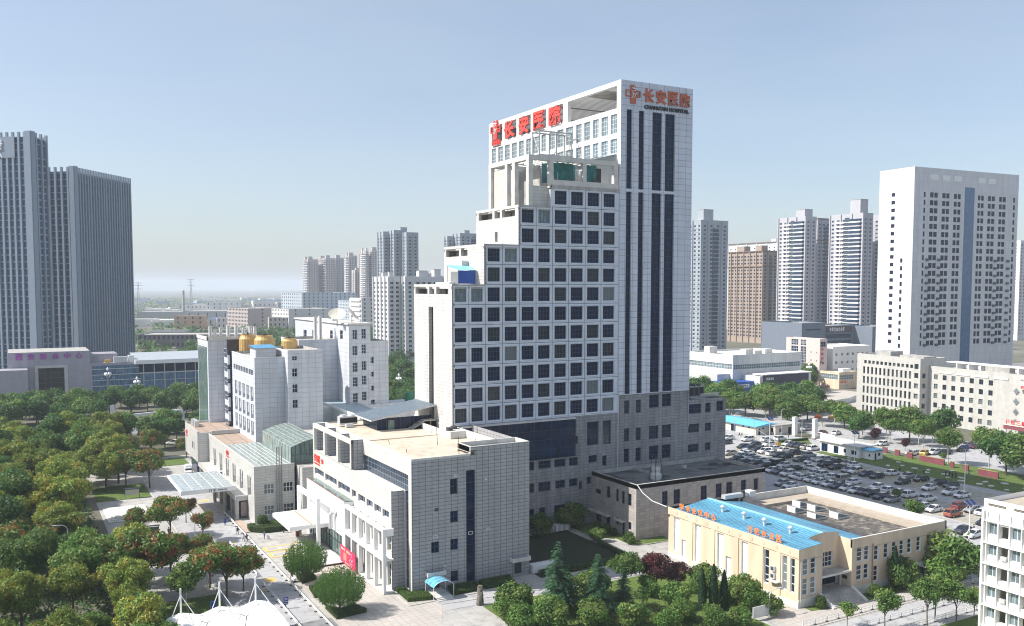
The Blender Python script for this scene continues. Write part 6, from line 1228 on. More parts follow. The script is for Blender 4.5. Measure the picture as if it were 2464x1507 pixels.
# big plane trees of the park beside the lane
rr = random.Random(2)
G1 = 'plane trees crowding the park by the lane'
for iy in range(30):
    y = 112 + iy * 7.6
    xmax = .085 * y + 4.5 if y < 190 else (9.5 if y < 252 else .10 * y - 2)
    if y > 318: xmax = 18
    x = xmax - 2; j = 0
    while x > -.02 * y - 14:
        if rr.random() > .13:
            hs = .82 if y < 165 else 1.0; u = rr.random(); kd = 'planelight' if u < .45 else ('plane' if u < .93 else 'koel'); s_ = hs * rr.uniform(.62, 1.14)
            tree(kd, x + rr.uniform(-2, 2), y + rr.uniform(-2.4, 2.4), s_ * (1.35 if kd == 'koel' else 1), ('%s %s inward from the lane in the %s park row' % (ordn(j), 'goldenrain tree' if kd == 'koel' else 'plane tree', ordn(iy))), G1)
            j += 1
        x -= rr.uniform(7, 10)
G2 = 'orange-tipped trees between the park and the lane'
for x, y, s, kd, lb in ((28.4, 202.3, 1.1, 'koel', 'orange-tipped tree shading the notice board closest to the lane'), (22.0, 203.7, .8, 'koel', 'smaller orange-tipped tree beside the blue-roofed notice board'), (31.0, 255.3, 1.35, 'koel', 'broad orange-topped tree in front of the ambulance'), (25.5, 259, 1.25, 'koel', 'green and orange tree on the park side of the broad one near the ambulance'), (34.0, 195.5, .85, 'rust', 'rust-coloured tree overhanging the lane by the street lamp'),
    (24.2, 172.6, 1.0, 'koel', 'round orange-tipped tree on the slope of the small lawn'), (29.5, 176.0, .8, 'koel', 'yellow-green tree just behind the white street lamp'), (31.0, 157.0, 1.25, 'koel', 'largest orange-tipped tree beside the white tensile canopy'), (34.4, 159.5, .95, 'koel', 'dark-trunked orange-tipped tree leaning over the lane'), (29.6, 164.5, 1.0, 'koel', 'bright green tree behind the largest orange-tipped one'), (33.4, 213.0, .8, 'rust', 'rust-tinged tree at the corner of the glass canopy'), (37, 300, 1.1, 'koel', 'orange-tinged tree in front of the white entrance arch'), (47, 296, .8, 'koel', 'slim orange-tinged tree on the grass strip near the parked car')):
    tree(kd, x, y, s, lb, G2)
tree('broad', 24.4, 157.2, .75, 'dark green round tree behind the tensile canopy masts')
k = 0
for x in range(30, 100, 7):
    for y in (318, 331, 344):
        k += 1
        if 44 < x < 60 and y < 325: continue
        tree('broad', x + rr.uniform(-3, 3), y + rr.uniform(-3, 3), rr.uniform(.8, 1.1), '%s round green tree along the near side of the boulevard' % ordn(k), 'boulevard trees left of the hospital')
for x in range(-6, 112, 7):
    for y in (388, 400, 414, 430):
        k += 1
        if 35 < x < 53 and y > 384 and y < 410: continue
        tree('broad', x + rr.uniform(-3, 3), y + rr.uniform(-4, 4), rr.uniform(.85, 1.2), '%s round green tree in the boulevard belt before the banquet centre' % ordn(k), 'boulevard trees before the banquet centre')
tree('rust', 43, 412, 1.0, 'rust-red tree in the gap before the blue glass front')
g = np.random.default_rng(77); n = 42000; na = 190; ta = np.radians(g.uniform(9, 23, na)); tD = g.uniform(520, 1050, na); k_ = g.integers(0, na, n); u = g.normal(size=(n, 3)); u /= np.linalg.norm(u, axis=1, keepdims=True); rr_ = g.uniform(.6, 1, (n, 1)) * np.array([5.6, 5.6, 4.2])
P_ = np.stack([np.sin(ta[k_]) * tD[k_], np.cos(ta[k_]) * tD[k_], np.full(n, 6.2)], 1) + u * rr_
ob('wooded_belt', leaf_object('wooded_belt', P_, u + g.normal(size=(n, 3)) * .5, 1.0, .8, L_DARK, 8), kind='stuff')
lst = []
for i in range(54): a = rad(rr.uniform(20.5, 25.5)); lst.append((a, rr.uniform(300, 570)))
for i, (a, D) in enumerate(sorted(lst)): tree('broad', math.sin(a) * D, math.cos(a) * D, rr.uniform(.9, 1.3), '%s green tree from the inpatient block toward the tower in the grove behind' % ordn(i), 'grove between the inpatient block and the tower', var=i)
lst = []
for i in range(170):
    a = rad(rr.uniform(39.2, 47.8)); D = rr.uniform(395, 560); x, y = math.sin(a) * D, math.cos(a) * D
    if D > 520 and a > rad(45): continue
    if 288 < x < 350 and 300 < y < 360 and D > 430: continue
    lst.append((int((D - 395) / 42), a, x, y))
cnt = {}
for q, a, x, y in sorted(lst): cnt[q] = cnt.get(q, 0) + 1; tree('broad', x, y, rr.uniform(.9, 1.3), '%s green tree from the tower in the %s belt of the boulevard wood' % (ordn(cnt[q] - 1), ordn(q)), 'boulevard wood beyond the gate', var=cnt[q])
for i, (x, y, s) in enumerate(((265.2, 276, 1.1), (262.3, 261.6, 1.15), (268.4, 258.2, 1.2), (279.9, 256.2, 1.1), (271.8, 241.4, 1.1), (263.9, 283.9, 1.1), (278.8, 275.6, 1.2), (256, 290, 1.1), (290, 268, 1.0), (262, 250, 1.0), (254, 272, 1.0), (284, 246, 1.0), (275.8, 234.3, 1.0))):
    tree('street' if i % 3 else 'broad', x, y, s * 1.35, '%s tall light-green tree counted from the garages along the wall behind the gate' % ordn(i), 'trees behind the gate', sz=s)
for i, (x, y, s, kd) in enumerate(((267.7, 209, 1.25, 'street'), (262, 203, 1.0, 'street'), (272.6, 203.4, 1.3, 'broad'), (277, 194.8, 1.3, 'broad'), (266, 195, 1.0, 'street'), (258.9, 206.7, .8, 'plum'), (246.8, 170.6, 1.2, 'street'), (250.9, 160.2, 1.3, 'street'), (259.6, 188.6, 1.2, 'street'), (256, 192.5, .6, 'plum'), (247, 152.5, 1.4, 'broad'), (246, 146.5, 1.5, 'broad'), (251, 140.5, 1.3, 'broad'), (262, 216, 1.0, 'broad'), (270, 221, 1.0, 'broad'), (255, 178.0, .5, 'bush'))):
    tree(kd, x, y, s, '%s %s along the street behind the wine-red wall' % (ordn(i), {'street': 'pale-trunked street tree', 'broad': 'dense green tree', 'plum': 'purple plum tree', 'bush': 'low bush'}[kd]), 'trees along the street behind the wine-red wall')
for x, y, s, kd, lb in ((45.6, 159.6, 1.02, 'vase', 'broom-shaped tree in the square planter nearer the entrance canopy'), (46.0, 141.0, 1.08, 'vase', 'broom-shaped tree in the planter nearest the plaza corner'),
    (78.2, 124.4, 1.12, 'cedar', 'tallest blue-green cedar in the front garden'), (84.0, 121.0, .95, 'cedar', 'second cedar just right of the tallest one'), (88.2, 119.6, .74, 'cedar', 'small pale cedar before the round garden tree'), (92.3, 124.8, .85, 'street', 'round yellow-green garden tree beside the purple plum'), (98.7, 124.0, 1.12, 'plum', 'large purple plum tree beside the cream hall'), (101.4, 121.4, .85, 'plum', 'smaller reddish plum tree nearest the cream hall'),
    (81.3, 126.6, 1.35, 'bush', 'dense rounded shrub tree between the two cedars'), (86.6, 126.0, 1.3, 'bush', 'olive-green shrub tree behind the small pale cedar'), (74.4, 121.4, 1.1, 'bush', 'shrub at the foot of the tallest cedar'), (80.8, 118.0, 1.0, 'bush', 'fresh shrub in front of the cedars'), (95.4, 122.4, 1.0, 'bush', 'green shrub tree left of the purple plum'), (108.6, 112.5, 1.2, 'bush', 'broad shrub before the middle of the hall wall'), (107.8, 121.0, 1.2, 'bush', 'yellow-green shrub in the corner by the hall wall'), (93.0, 110.0, 1.0, 'bush', 'shrub on the lower garden lawn'), (84.5, 112.5, 1.1, 'bush', 'shrub clump at the lower garden edge below the cedars'), (78.8, 114.6, 1.15, 'bush', 'shrub clump left of the lower garden edge'), (73.0, 117.6, 1.2, 'bush', 'rough shrub below the rock pillar corner'), (88.6, 108.4, .9, 'bush', 'low shrub in the long grass'), (95.5, 105.6, 1.0, 'bush', 'shrub at the lower lawn near the road'), (68.5, 120.0, 1.1, 'bush', 'pale shrub in the far left of the garden'), (99.5, 104.2, .9, 'bush', 'shrub before the pale hoarding'),
    (98.9, 112.2, .98, 'cypress', 'leftmost of the three dark columnar cypresses'), (100.6, 111.4, 1.06, 'cypress', 'middle of the three dark columnar cypresses'), (102.4, 110.8, .96, 'cypress', 'rightmost of the three dark columnar cypresses'), (96.8, 115.8, 1.15, 'bush', 'loose fresh-green shrub left of the cypresses'), (105.6, 108.6, 1.25, 'bush', 'loose shrub between the cypresses and the hall side steps'), (103.4, 112.6, 1.1, 'bush', 'shrub right behind the cypresses'), (107.5, 105.4, .9, 'bush', 'shrub at the side steps of the cream hall'), (104.5, 118.6, 1.1, 'bush', 'shrub against the side wall of the cream hall'),
    (89.8, 116.4, .75, 'young', 'small round tree on the sunny garden lawn'), (72.0, 127.6, 1.3, 'bush', 'upright shrub at the garden edge by the rock pillar'), (68.8, 125.5, .9, 'bush', 'low yellow-green shrub in the garden corner'), (75.0, 129.5, .6, 'bush', 'low shrub behind the cedar'), (107.9, 166.1, 1.5, 'bush', 'leafy tree in the shaded courtyard'), (107.3, 154.6, .75, 'bush', 'small tree at the sunny end of the courtyard hedge'), (98.4, 163.5, 1.3, 'bush', 'dark shrub deep in the courtyard shade'),
    (137.9, 104.2, 1.5, 'bush', 'shrub beside the right-hand door of the cream hall'), (136.2, 103.8, 1.1, 'cypress', 'narrow juniper rising behind the shrub of the cream hall'), (149.2, 101.8, 2.3, 'bush', 'large pale shrub at the end wall of the cream hall'), (146.0, 101.6, 1.6, 'bush', 'round shrub beside the large pale one'), (175.5, 129.5, 1.2, 'young', 'sparse young tree at the car park entrance'), (192.0, 146.2, .7, 'young', 'sapling between the parked cars')):
    tree(kd, x, y, s, lb)
for i, (x, y, s) in enumerate(((118.7, 92.0, 1.2), (125.7, 89.6, 1.35), (129.0, 90.6, 1.5), (131.6, 88.6, 1.15), (135.2, 88.0, 1.0), (114.2, 95.5, .8))):
    tree('young', x, y, s, '%s round street tree from the garden along the road before the cream hall' % ordn(i), 'round street trees before the cream hall')
for i, (x, y, s, lb) in enumerate(((116.9, 103.7, 1.15, 'clipped golden shrub left of the front steps'), (129.7, 103.6, 1.2, 'clipped golden shrub right of the front steps'), (112.5, 151.6, 1.2, 'round clipped shrub at the annexe corner'), (112.1, 149.6, 1.05, 'second clipped shrub before the annexe corner'), (112.4, 161.6, 1.25, 'dark round shrub in front of the annexe doors'), (112.5, 158.6, 1.25, 'dark round shrub beside the annexe doors, nearer the corner'), (113.1, 156.6, 1.0, 'small dark round shrub closest to the annexe corner'), (133.4, 102.9, .8, 'low clipped shrub below the hall wall'), (48.6, 201.0, 1.5, 'clipped dome shrub inside the hedge island'))):
    tree('ball', x, y, s, lb)
# hedges
def hedge(pts, h, label, group=None, m=None, dens=70, base=0):
    """clipped hedge bed with leafy top and sides"""
    m = m or L_HEDGE; g = np.random.default_rng(int(pts[0][0] * 10)); cx_ = sum(p[0] for p in pts) / len(pts); cy_ = sum(p[1] for p in pts) / len(pts)
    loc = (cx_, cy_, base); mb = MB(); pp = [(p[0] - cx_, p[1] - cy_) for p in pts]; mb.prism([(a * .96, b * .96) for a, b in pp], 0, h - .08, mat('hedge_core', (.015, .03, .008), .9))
    P_, N_ = [], []; x0, x1 = min(p[0] for p in pp), max(p[0] for p in pp); y0, y1 = min(p[1] for p in pp), max(p[1] for p in pp)
    def inside(x, y):
        c = False
        for (a, b), (d, e) in zip(pp, pp[1:] + pp[:1]):
            if (b > y) != (e > y) and x < (d - a) * (y - b) / (e - b) + a: c = not c
        return c
    for _ in range(int((x1 - x0) * (y1 - y0) * dens)):
        x, y = g.uniform(x0, x1), g.uniform(y0, y1)
        if inside(x, y): P_.append((x, y, h + g.normal() * .04)); N_.append((g.normal() * .5, g.normal() * .5, 1))
    for (a, b), (d, e) in zip(pp, pp[1:] + pp[:1]):
        L_ = math.hypot(d - a, e - b)
        for _ in range(int(L_ * h * dens)): t = g.uniform(); P_.append((a + (d - a) * t, b + (e - b) * t, g.uniform(.02, h))); N_.append((e - b + g.normal() * .4, a - d + g.normal() * .4, g.normal() * .4))
    o = ob('hedge', None, None, loc); tag(o, label, 'hedge', group); mb.build('core', parent=o); ob('foliage', leaf_object('foliage', np.array(P_), np.array(N_), .10, .8, m, 3), o)
def arc(cx_, cy_, rx, ry, a0, a1, n=12): return [(cx_ + rx * math.cos(rad(a0 + (a1 - a0) * i / n)), cy_ + ry * math.sin(rad(a0 + (a1 - a0) * i / n))) for i in range(n + 1)]
hedge([(44.4, 200.8), (44.2, 197.8), (46.8, 195.4), (52.3, 194.9), (54, 197), (54, 198), (51.8, 196.9), (47.6, 197.2), (45.8, 198.8), (46.0, 200.8)], 1.25, 'curved clipped hedge island beside the entrance canopy')
hedge([(47, 199.2), (53, 198.5), (53.4, 202.4), (48, 202.6)], .9, 'leafy planting inside the curved hedge island', m=L_FRESH)
hedge([(44.6, 158.2), (47.6, 159.2), (47.4, 163.4), (44.6, 161.9)], .8, 'square hedge planter under the broom tree nearer the canopy')
hedge([(44.4, 149.6), (46.2, 149.6), (47.2, 155.5), (44.9, 155.0)], .6, 'small hedge bed between the two broom trees')
hedge([(44.5, 138.2), (50, 138.9), (49.0, 142.8), (46.5, 141.5), (44.4, 144.0)], .7, 'hedge planter around the nearer broom tree')
hedge([(57.8, 140.0), (62.0, 139.0), (62.2, 142.8), (59.6, 142.9), (59.5, 145.8), (58.0, 146.3)], .75, 'bright clipped hedge at the clinic block corner', dens=110)
hedge([(65.8, 139.2), (71.8, 139.4), (72.2, 142.9), (66.6, 142.9)], .7, 'shaded hedge bed right of the arched blue shelter')
hedge([(72.3, 139.4), (78.4, 139.3), (79.3, 142.9), (72.7, 142.9)], .7, 'shaded hedge bed before the far clinic door')
hedge([(85, 140.6), (105.6, 140.4), (106.4, 141.6), (107.0, 152.8), (105.8, 153), (105.2, 142), (85, 142.2)], .8, 'low hedge rimming the courtyard lawn')
hedge([(231, 222.9), (243.2, 221.8), (243.2, 222.9), (231, 224)], .9, 'clipped hedge strip between the gate and the car park')
hedge([(214, 224.5), (222, 222.4), (222.3, 223.5), (214.4, 225.8)], .7, 'yellowish hedge strip beside the service road')
hedge([(137.6, 104.8), (137.6, 103), (132, 103), (132, 104.9)], .5, 'low planting bed beside the front steps of the cream hall')
hedge([(228, 228.5), (236, 226.8), (236, 228), (228, 229.6)], .7, 'yellowish hedge strip behind the parked white estate')
# tall grass and rough growth at the near edge of the garden
g = np.random.default_rng(9); n = 30000
P_ = np.stack([g.uniform(66, 96, n), g.uniform(98, 126, n), np.zeros(n)], 1); keep = (P_[:, 1] < 124 - np.abs(P_[:, 0] - 72) * .25) & (np.sin(P_[:, 0] * 1.3) + np.cos(P_[:, 1] * 1.1) + g.normal(size=n) * .6 > -.2); P_ = P_[keep]; P_[:, 2] = .1 + g.uniform(0, .55, len(P_))
ob('undergrowth', leaf_object('undergrowth', P_, g.normal(size=P_.shape) * np.array([1, 1, .4]), .16, .8, leafmat('rough_growth', (.07, .11, .03), (.15, .18, .06), None), 4), kind='stuff')
n = 26000; P_ = np.stack([g.uniform(-5, 30, n), g.uniform(118, 330, n), np.zeros(n)], 1); keep = P_[:, 0] < np.where(P_[:, 1] < 195, .085 * P_[:, 1] + 4, 15); P_ = P_[keep]; P_[:, 2] = g.uniform(.1, 1.6, len(P_))
ob('ground_cover', leaf_object('ground_cover', P_, g.normal(size=P_.shape) + np.array([0, 0, .6]), .4, .8, L_DARK, 4), kind='stuff')
# far woods fading over the plain
n = 70000; a = np.radians(g.uniform(2, 56, n)); D = 620 + 3800 * g.uniform(0, 1, n) ** 1.25; cl = np.sin(a * 90 + D * .011) + np.cos(D * .021 - a * 40) + g.normal(size=n) * .5
keep = (cl > -.1) & ~((np.degrees(a) > 40) & (D < 1100)) ; a = a[keep]; D = D[keep]
P_ = np.stack([np.sin(a) * D, np.cos(a) * D, g.uniform(.5, 9, len(a)) * (.6 + .5 * np.sin(D * .05 + a * 200))], 1); P_[:, 2] = np.abs(P_[:, 2])
ob('far_woods', leaf_object('far_woods', P_, g.normal(size=P_.shape) + np.array([-.3, -.3, 1.2]), 3.4, .7, L_DARK, 6), kind='stuff')
# ------------------------------------------------------------------ vehicles
CARC = {'w': ('white', (.78, .78, .77)), 'k': ('black', (.012, .013, .016)), 'b': ('dark blue', (.015, .03, .075)), 'g': ('dark grey', (.09, .095, .10)), 's': ('silver', (.38, .39, .40)), 'e': ('beige', (.42, .39, .34)), 'l': ('pale blue', (.30, .38, .43)), 'p': ('deep purple-grey', (.06, .055, .085)), 'r': ('dark red', (.20, .035, .025)), 'o': ('rust orange', (.33, .075, .03)), 'm': ('maroon', (.10, .015, .03)), 'y': ('yellow', (.7, .4, .04))}
def paint(c):
    k = 'car_paint_' + c
    if k in _mc: return _mc[k]
    m, n, L, b = nodes(k); b.inputs['Base Color'].default_value = c4(CARC[c][1]); b.inputs['Roughness'].default_value = .28; b.inputs['Coat Weight'].default_value = .6; b.inputs['Coat Roughness'].default_value = .06; b.inputs['Metallic'].default_value = .3 if c in 'gslp' else 0
    _mc[k] = m; return m
CGL = glass('car_glass', (.015, .02, .03), .05, .2)
LAMPW = mat('headlight_lens', (.75, .77, .8), .15, var=.02); LAMPR = mat('tail_light', (.45, .02, .02), .3, var=.02)
def loft(mb, st, m, cap=True):
    """st: list of (x, [(y,z)...]) sections"""
    for (xa, A), (xb, B) in zip(st[:-1], st[1:]):
        n = len(A)
        for j in range(n): k = (j + 1) % n; mb.poly([(xa, *A[j]), (xa, *A[k]), (xb, *B[k]), (xb, *B[j])], m)
    if cap: mb.poly([(st[0][0], *p) for p in reversed(st[0][1])], m); mb.poly([(st[-1][0], *p) for p in st[-1][1]], m)
def secs(w, z0, z1, tuck=.1): h = w / 2; return [(-h + .06, z0), (h - .06, z0), (h, z0 + .22), (h - .02, z1 - .14), (h - tuck, z1), (-h + tuck, z1), (-h + .02, z1 - .14), (-h, z0 + .22)]
def make_car(t, c):
    P = paint(c); b = MB()
    if t == 's': L_, W, prof, cab = 4.7, 1.82, [(-2.35, .38, .82), (-2.25, .24, .98), (-1.7, .2, 1.03), (-.9, .2, .99), (.9, .2, .98), (1.6, .2, .90), (2.15, .24, .78), (2.35, .4, .64)], ((-2.0, 1.02), (-1.15, 1.44), (.25, 1.46), (1.2, .96))
    elif t == 'u': L_, W, prof, cab = 4.65, 1.9, [(-2.32, .45, 1.0), (-2.25, .3, 1.12), (-1.6, .26, 1.12), (.9, .26, 1.1), (1.6, .26, 1.06), (2.15, .3, .95), (2.32, .45, .8)], ((-2.25, 1.12), (-1.85, 1.66), (.2, 1.7), (1.15, 1.1))
    else: L_, W, prof, cab = 4.9, 1.86, [(-2.45, .45, 1.1), (-2.4, .3, 1.15), (1.6, .28, 1.15), (2.2, .3, 1.1), (2.45, .45, .85)], ((-2.42, 1.15), (-2.3, 1.92), (1.2, 1.95), (2.1, 1.13))
    loft(b, [(x, secs(W * (1 if abs(x) < 2.1 else .93), z0, z1)) for x, z0, z1 in prof], P)
    o = ob('parked_car', None, None); body = b.mesh('body', smooth=False); ob('body', body, o)
    (x0, z0), (x1, z1), (x2, z2), (x3, z3) = cab; w0, w1 = W * .46, W * .36
    g = MB(); f = [[(x0, -w0, z0), (x1, -w1, z1), (x2, -w1, z2), (x3, -w0, z3)], [(x0, w0, z0), (x1, w1, z1), (x2, w1, z2), (x3, w0, z3)]]
    g.poly(f[0][::-1] if 0 else [f[0][0], f[0][3], f[0][2], f[0][1]], CGL); g.poly([f[1][0], f[1][1], f[1][2], f[1][3]], CGL); g.poly([f[0][0], f[0][1], f[1][1], f[1][0]], CGL); g.poly([f[0][3], f[1][3], f[1][2], f[0][2]], CGL)
    ob('window', g.mesh('window'), o)
    r = MB(); r.poly([(x1 - .02, -w1 - .02, z1 + .02), (x2 + .02, -w1 - .02, z2 + .02), (x2 + .02, w1 + .02, z2 + .02), (x1 - .02, w1 + .02, z1 + .02)], P); r.box(x1, -w1 + .05, z1 + .02, x2 - .05, w1 - .05, z2 + .05, P)
    for s in (-1, 1):
        for (a, za), (d, zd) in (((x0, z0), (x1, z1)), ((x2, z2), (x3, z3))): r.tube((a, s * (w0 + .01), za), (d, s * (w1 + .01), zd), .05, P, 4)
        xm = (x1 + x2) / 2 - .1; r.tube((xm, s * (w0 + .01), z0), (xm, s * (w1 + .02), z1), .04, P, 4)
    if t == 's' and c in 'wgp': r.box(-.3, -.38, z1 + .05, .2, .38, z1 + .065, CGL)
    ob('roof', r.mesh('roof'), o)
    wm = MB(); wm.tube((0, -.12, 0), (0, .12, 0), .33, BLACK, 14); wm.tube((0, -.13, 0), (0, .13, 0), .2, M_LIGHT, 8); wmesh = wm.mesh('wheel')
    for x in (-L_ * .29, L_ * .30):
        for y in (-W * .46, W * .46): ob('wheel', wmesh, o, (x, y, .33))
    h = MB(); h.box(-.1, -.2, -.07, .06, .2, .07, LAMPW); hm = h.mesh('headlight'); tmb = MB(); tmb.box(-.05, -.17, -.09, .06, .17, .09, LAMPR); tm = tmb.mesh('tail_light')
    zf = prof[-2][2] - .14
    for y in (-W * .34, W * .34): ob('headlight', hm, o, (L_ / 2 - .13, y, zf)); ob('tail_light', tm, o, (-L_ / 2 + .07, y, prof[0][2] - .05))
    gr = MB(); gr.box(L_ / 2 - .08, -.4, .36, L_ / 2 + .03, .4, .55, BLACK); gr.box(-L_ / 2 - .03, -.25, .5, -L_ / 2 + .04, .25, .64, mat('plate_blue', (.04, .12, .4), .5)); gr.box(-L_ / 2 + .1, -W / 2 + .1, .16, L_ / 2 - .1, W / 2 - .1, .26, BLACK); ob('bumper_trim', gr.mesh('bumper_trim'), o)
    return o
CNAME = {'s': 'saloon', 'u': 'off-roader', 'v': 'van'}
protos = {}
def place_car(x, y, t, c, rz, label, group=None):
    if (t, c) not in protos: o = protos[(t, c)] = make_car(t, c); o.location = (x, y, .09); o.rotation_euler = (0, 0, rz)
    else: o = copy_tree(protos[(t, c)], (x, y, .09), rz)
    if t == 'v': o.name = 'parked_van'
    tag(o, label, 'van' if t == 'v' else 'car', group); o.scale = (1.06, 1.06, 1.06)
CARS = [(223.6,231.3,'u','w',0),(220.0,237.1,'s','w',0),(229.1,227.7,'s','w',1),(234.2,226.4,'u','w',1),(222.8,221.3,'s','w',0),(213.0,230.8,'s','g',0),(229.1,217.8,'s','w',0),(229.2,215.2,'s','b',0),(229.0,212.4,'u','k',0),(229.9,210.4,'s','e',1),(229.9,207.5,'u','w',1),(214.3,221.5,'s','k',0),(212.9,218.4,'s','b',0),(211.6,214.4,'u','k',0),(220.5,222.6,'s','k',1),(211.3,211.3,'u','w',0),(219.9,214.0,'s','w',1),(220.1,210.1,'s','w',1),(211.3,207.7,'s','w',1),(211.1,205.1,'s','g',0),(211.8,202.1,'s','k',0),(219.4,204.9,'u','k',1),(219.1,199.7,'u','s',1),(211.5,196.2,'s','g',0),(200.1,214.8,'s','e',0),(205.4,213.7,'u','w',1),(199.7,209.7,'s','l',0),(199.9,206.5,'u','w',0),(195.5,206.8,'s','k',0),(199.9,203.6,'s','s',0),(200.4,200.8,'s','w',1),(194.3,201.7,'s','b',0),(195.6,198.6,'s','k',0),(200.2,196.4,'u','w',0),(202.3,194.8,'v','k',1),(195.2,194.8,'s','k',0),(192.1,188.4,'s','w',0),(193.0,185.8,'s','b',0),(192.8,182.7,'u','w',0),(192.1,179.2,'s','w',0),(201.1,187.4,'s','k',1),(201.8,192.4,'s','w',0),(192.4,177.1,'s','w',1),(204.6,187.3,'s','w',2),(192.2,173.9,'s','w',0),(191.6,170.9,'s','w',0),(191.8,167.5,'s','w',0),(200.1,179.9,'s','w',1),(200.4,176.8,'u','w',1),(200.1,173.5,'s','w',1),(200.4,169.6,'v','e',1),(211.0,188.7,'u','w',1),(212.6,192.2,'s','w',0),(212.6,186.7,'u','k',0),(211.0,182.6,'s','k',0),(218.7,192.6,'s','s',1),(219.0,188.6,'s','k',1),(218.5,184.5,'s','e',0),(220.6,182.9,'s','w',1),(211.2,177.7,'s','s',0),(212.0,175.6,'u','w',0),(191.7,164.7,'s','p',0),(199.4,166.2,'s','w',1),(193.1,161.9,'s','w',0),(191.8,158.7,'s','w',0),(181.7,174.6,'s','s',0),(181.3,171.3,'s','w',0),(211.7,171.7,'s','b',0),(212.2,168.2,'s','k',0),(218.7,168.8,'s','w',1),(219.6,164.1,'s','s',0),(211.5,159.7,'s','k',0),(218.4,159.4,'s','k',0),(211.6,151.5,'s','w',0),(219.4,154.1,'s','k',0),(218.7,150.4,'s','p',0),(211.6,145.4,'u','w',0),(209.6,141.8,'s','w',0),(193.8,157.0,'s','p',0),(192.9,154.2,'u','k',0),(191.7,151.0,'s','p',0),(190.7,147.5,'s','s',0),(201.2,159.0,'s','w',0),(199.5,154.9,'s','w',1),(199.2,151.8,'s','w',1),(199.4,148.6,'u','w',1),(199.9,143.6,'u','w',1),(191.5,141.9,'s','g',0),(191.8,139.1,'s','w',0),(191.6,136.0,'s','w',0),(199.1,134.5,'u','r',1),(191.6,130.9,'u','o',1),(198.3,131.2,'s','s',0),(197.8,128.3,'s','w',1),(189.3,122.5,'s','k',0),(180.8,120.9,'s','p',0),(179.8,117.7,'s','w',0),(251.0,186.1,'s','w',0),(258.4,183.6,'u','w',0),(261.7,181.8,'s','k',0),(280.3,187.0,'s','s',0),(279.8,183.7,'s','m',0),(271.2,182.4,'s','k',0),(260.2,238.0,'s','s',1),(257.5,202.6,'s','w',0),(47.0,321.3,'u','w',0),(48.7,314.5,'v','w',0),(32.9,368.9,'s','w',0)]
lot = [q for q in CARS if 185 < q[0] < 226 and 118 < q[1] < 224]; oth = [q for q in CARS if q not in lot]
colsx = {192: 'in the first column from the cream hall', 200.2: 'in the second column from the cream hall', 211.7: 'in the third column from the cream hall', 219.3: 'in the column nearest the lawn'}
byc = {}
for q in lot:
    cx_ = min(colsx, key=lambda v: abs(v - q[0])); byc.setdefault(cx_, []).append(q)
for cx_, l in byc.items():
    l.sort(key=lambda q: -q[1]); rr = random.Random(int(cx_))
    prev = None
    for i, (x, y, t, c, fl) in enumerate(l):
        if prev is not None and prev - y < 2.15: y = prev - 2.15
        prev = y
        xx = cx_ * .75 + x * .25 if abs(x - cx_) < 3 else x
        rz = math.pi if fl in (0,) else (0 if fl == 1 else -.9)
        place_car(xx, y, t, c, rz + rr.uniform(-.04, .04), '%s %s, %s from the gate %s' % (CARC[c][0], CNAME[t], ordn(i), colsx[cx_]), 'cars parked in the hospital car park')
for i, (x, y, t, c, fl) in enumerate(sorted(oth, key=lambda q: -q[1] - q[0] * 1000 * (q[1] > 300))):
    where = 'on the service road near the gate' if 210 < x < 236 else ('behind the wine-red wall' if 246 < x < 300 else ('by the outpatient building' if x < 60 else 'at the near corner of the car park'))
    place_car(x, y, t, c, (math.pi if fl == 0 else 0) + .02 * (i % 5) - (.6 if x < 60 else 0), '%s %s %s, %s counted' % (CARC[c][0], CNAME[t], where, ordn(i)), 'cars ' + where)
for i, (x, y) in enumerate(((206, 217.5), (243.9, 136))): pass
for x, y, t, c, lb in ((255.2, 184.6, 's', 'y', 'yellow saloon car at the kerb behind the wine-red wall'), (258, 228.6, 's', 'r', 'dark red car waiting between the gate pillars'), (262, 226, 's', 'w', 'white car entering beyond the gate'), (204.9, 211.6, 's', 'w', 'white car at the lot end near the tower'), (330, 348, 's', 'r', 'red car on the boulevard near the flags')): place_car(x, y, t, c, .3, lb)
# ambulance and coaches
T = Thing('ambulance', 'white ambulance with red stripe parked beside the outpatient building', 'ambulance', (43.1, 268.5, .05), -100, None, True)
mb = MB(); loft(mb, [(-2.7, secs(2.0, .35, 2.5, .15)), (-2.6, secs(2.05, .3, 2.55, .15)), (1.3, secs(2.05, .3, 2.5, .15)), (2.0, secs(2.0, .3, 1.5, .12)), (2.75, secs(1.9, .4, 1.15, .12))], WHITE); mb.build('body', T)
mb = MB(); mb.poly([(1.34, -.85, 2.4), (2.02, -.9, 1.52), (2.02, .9, 1.52), (1.34, .85, 2.4)], CGL); mb.box(-.2, -1.04, 1.5, 1.2, 1.04, 2.1, CGL); mb.build('window', T)
mb = MB(); mb.box(-2.65, -1.05, .95, 2.0, 1.05, 1.2, RED); mb.box(2.0, -.9, .75, 2.74, .9, .95, RED); mb.build('stripe', T); mb = MB(); mb.box(.9, -.7, 2.5, 1.2, .7, 2.68, mat('beacon_blue', (.02, .08, .5), .3)); mb.build('beacon', T)
for x in (-1.6, 1.7):
    for y in (-.95, .95): mb = MB(); mb.tube((x, y - .13, .36), (x, y + .13, .36), .36, BLACK, 12); mb.build('wheel', T)
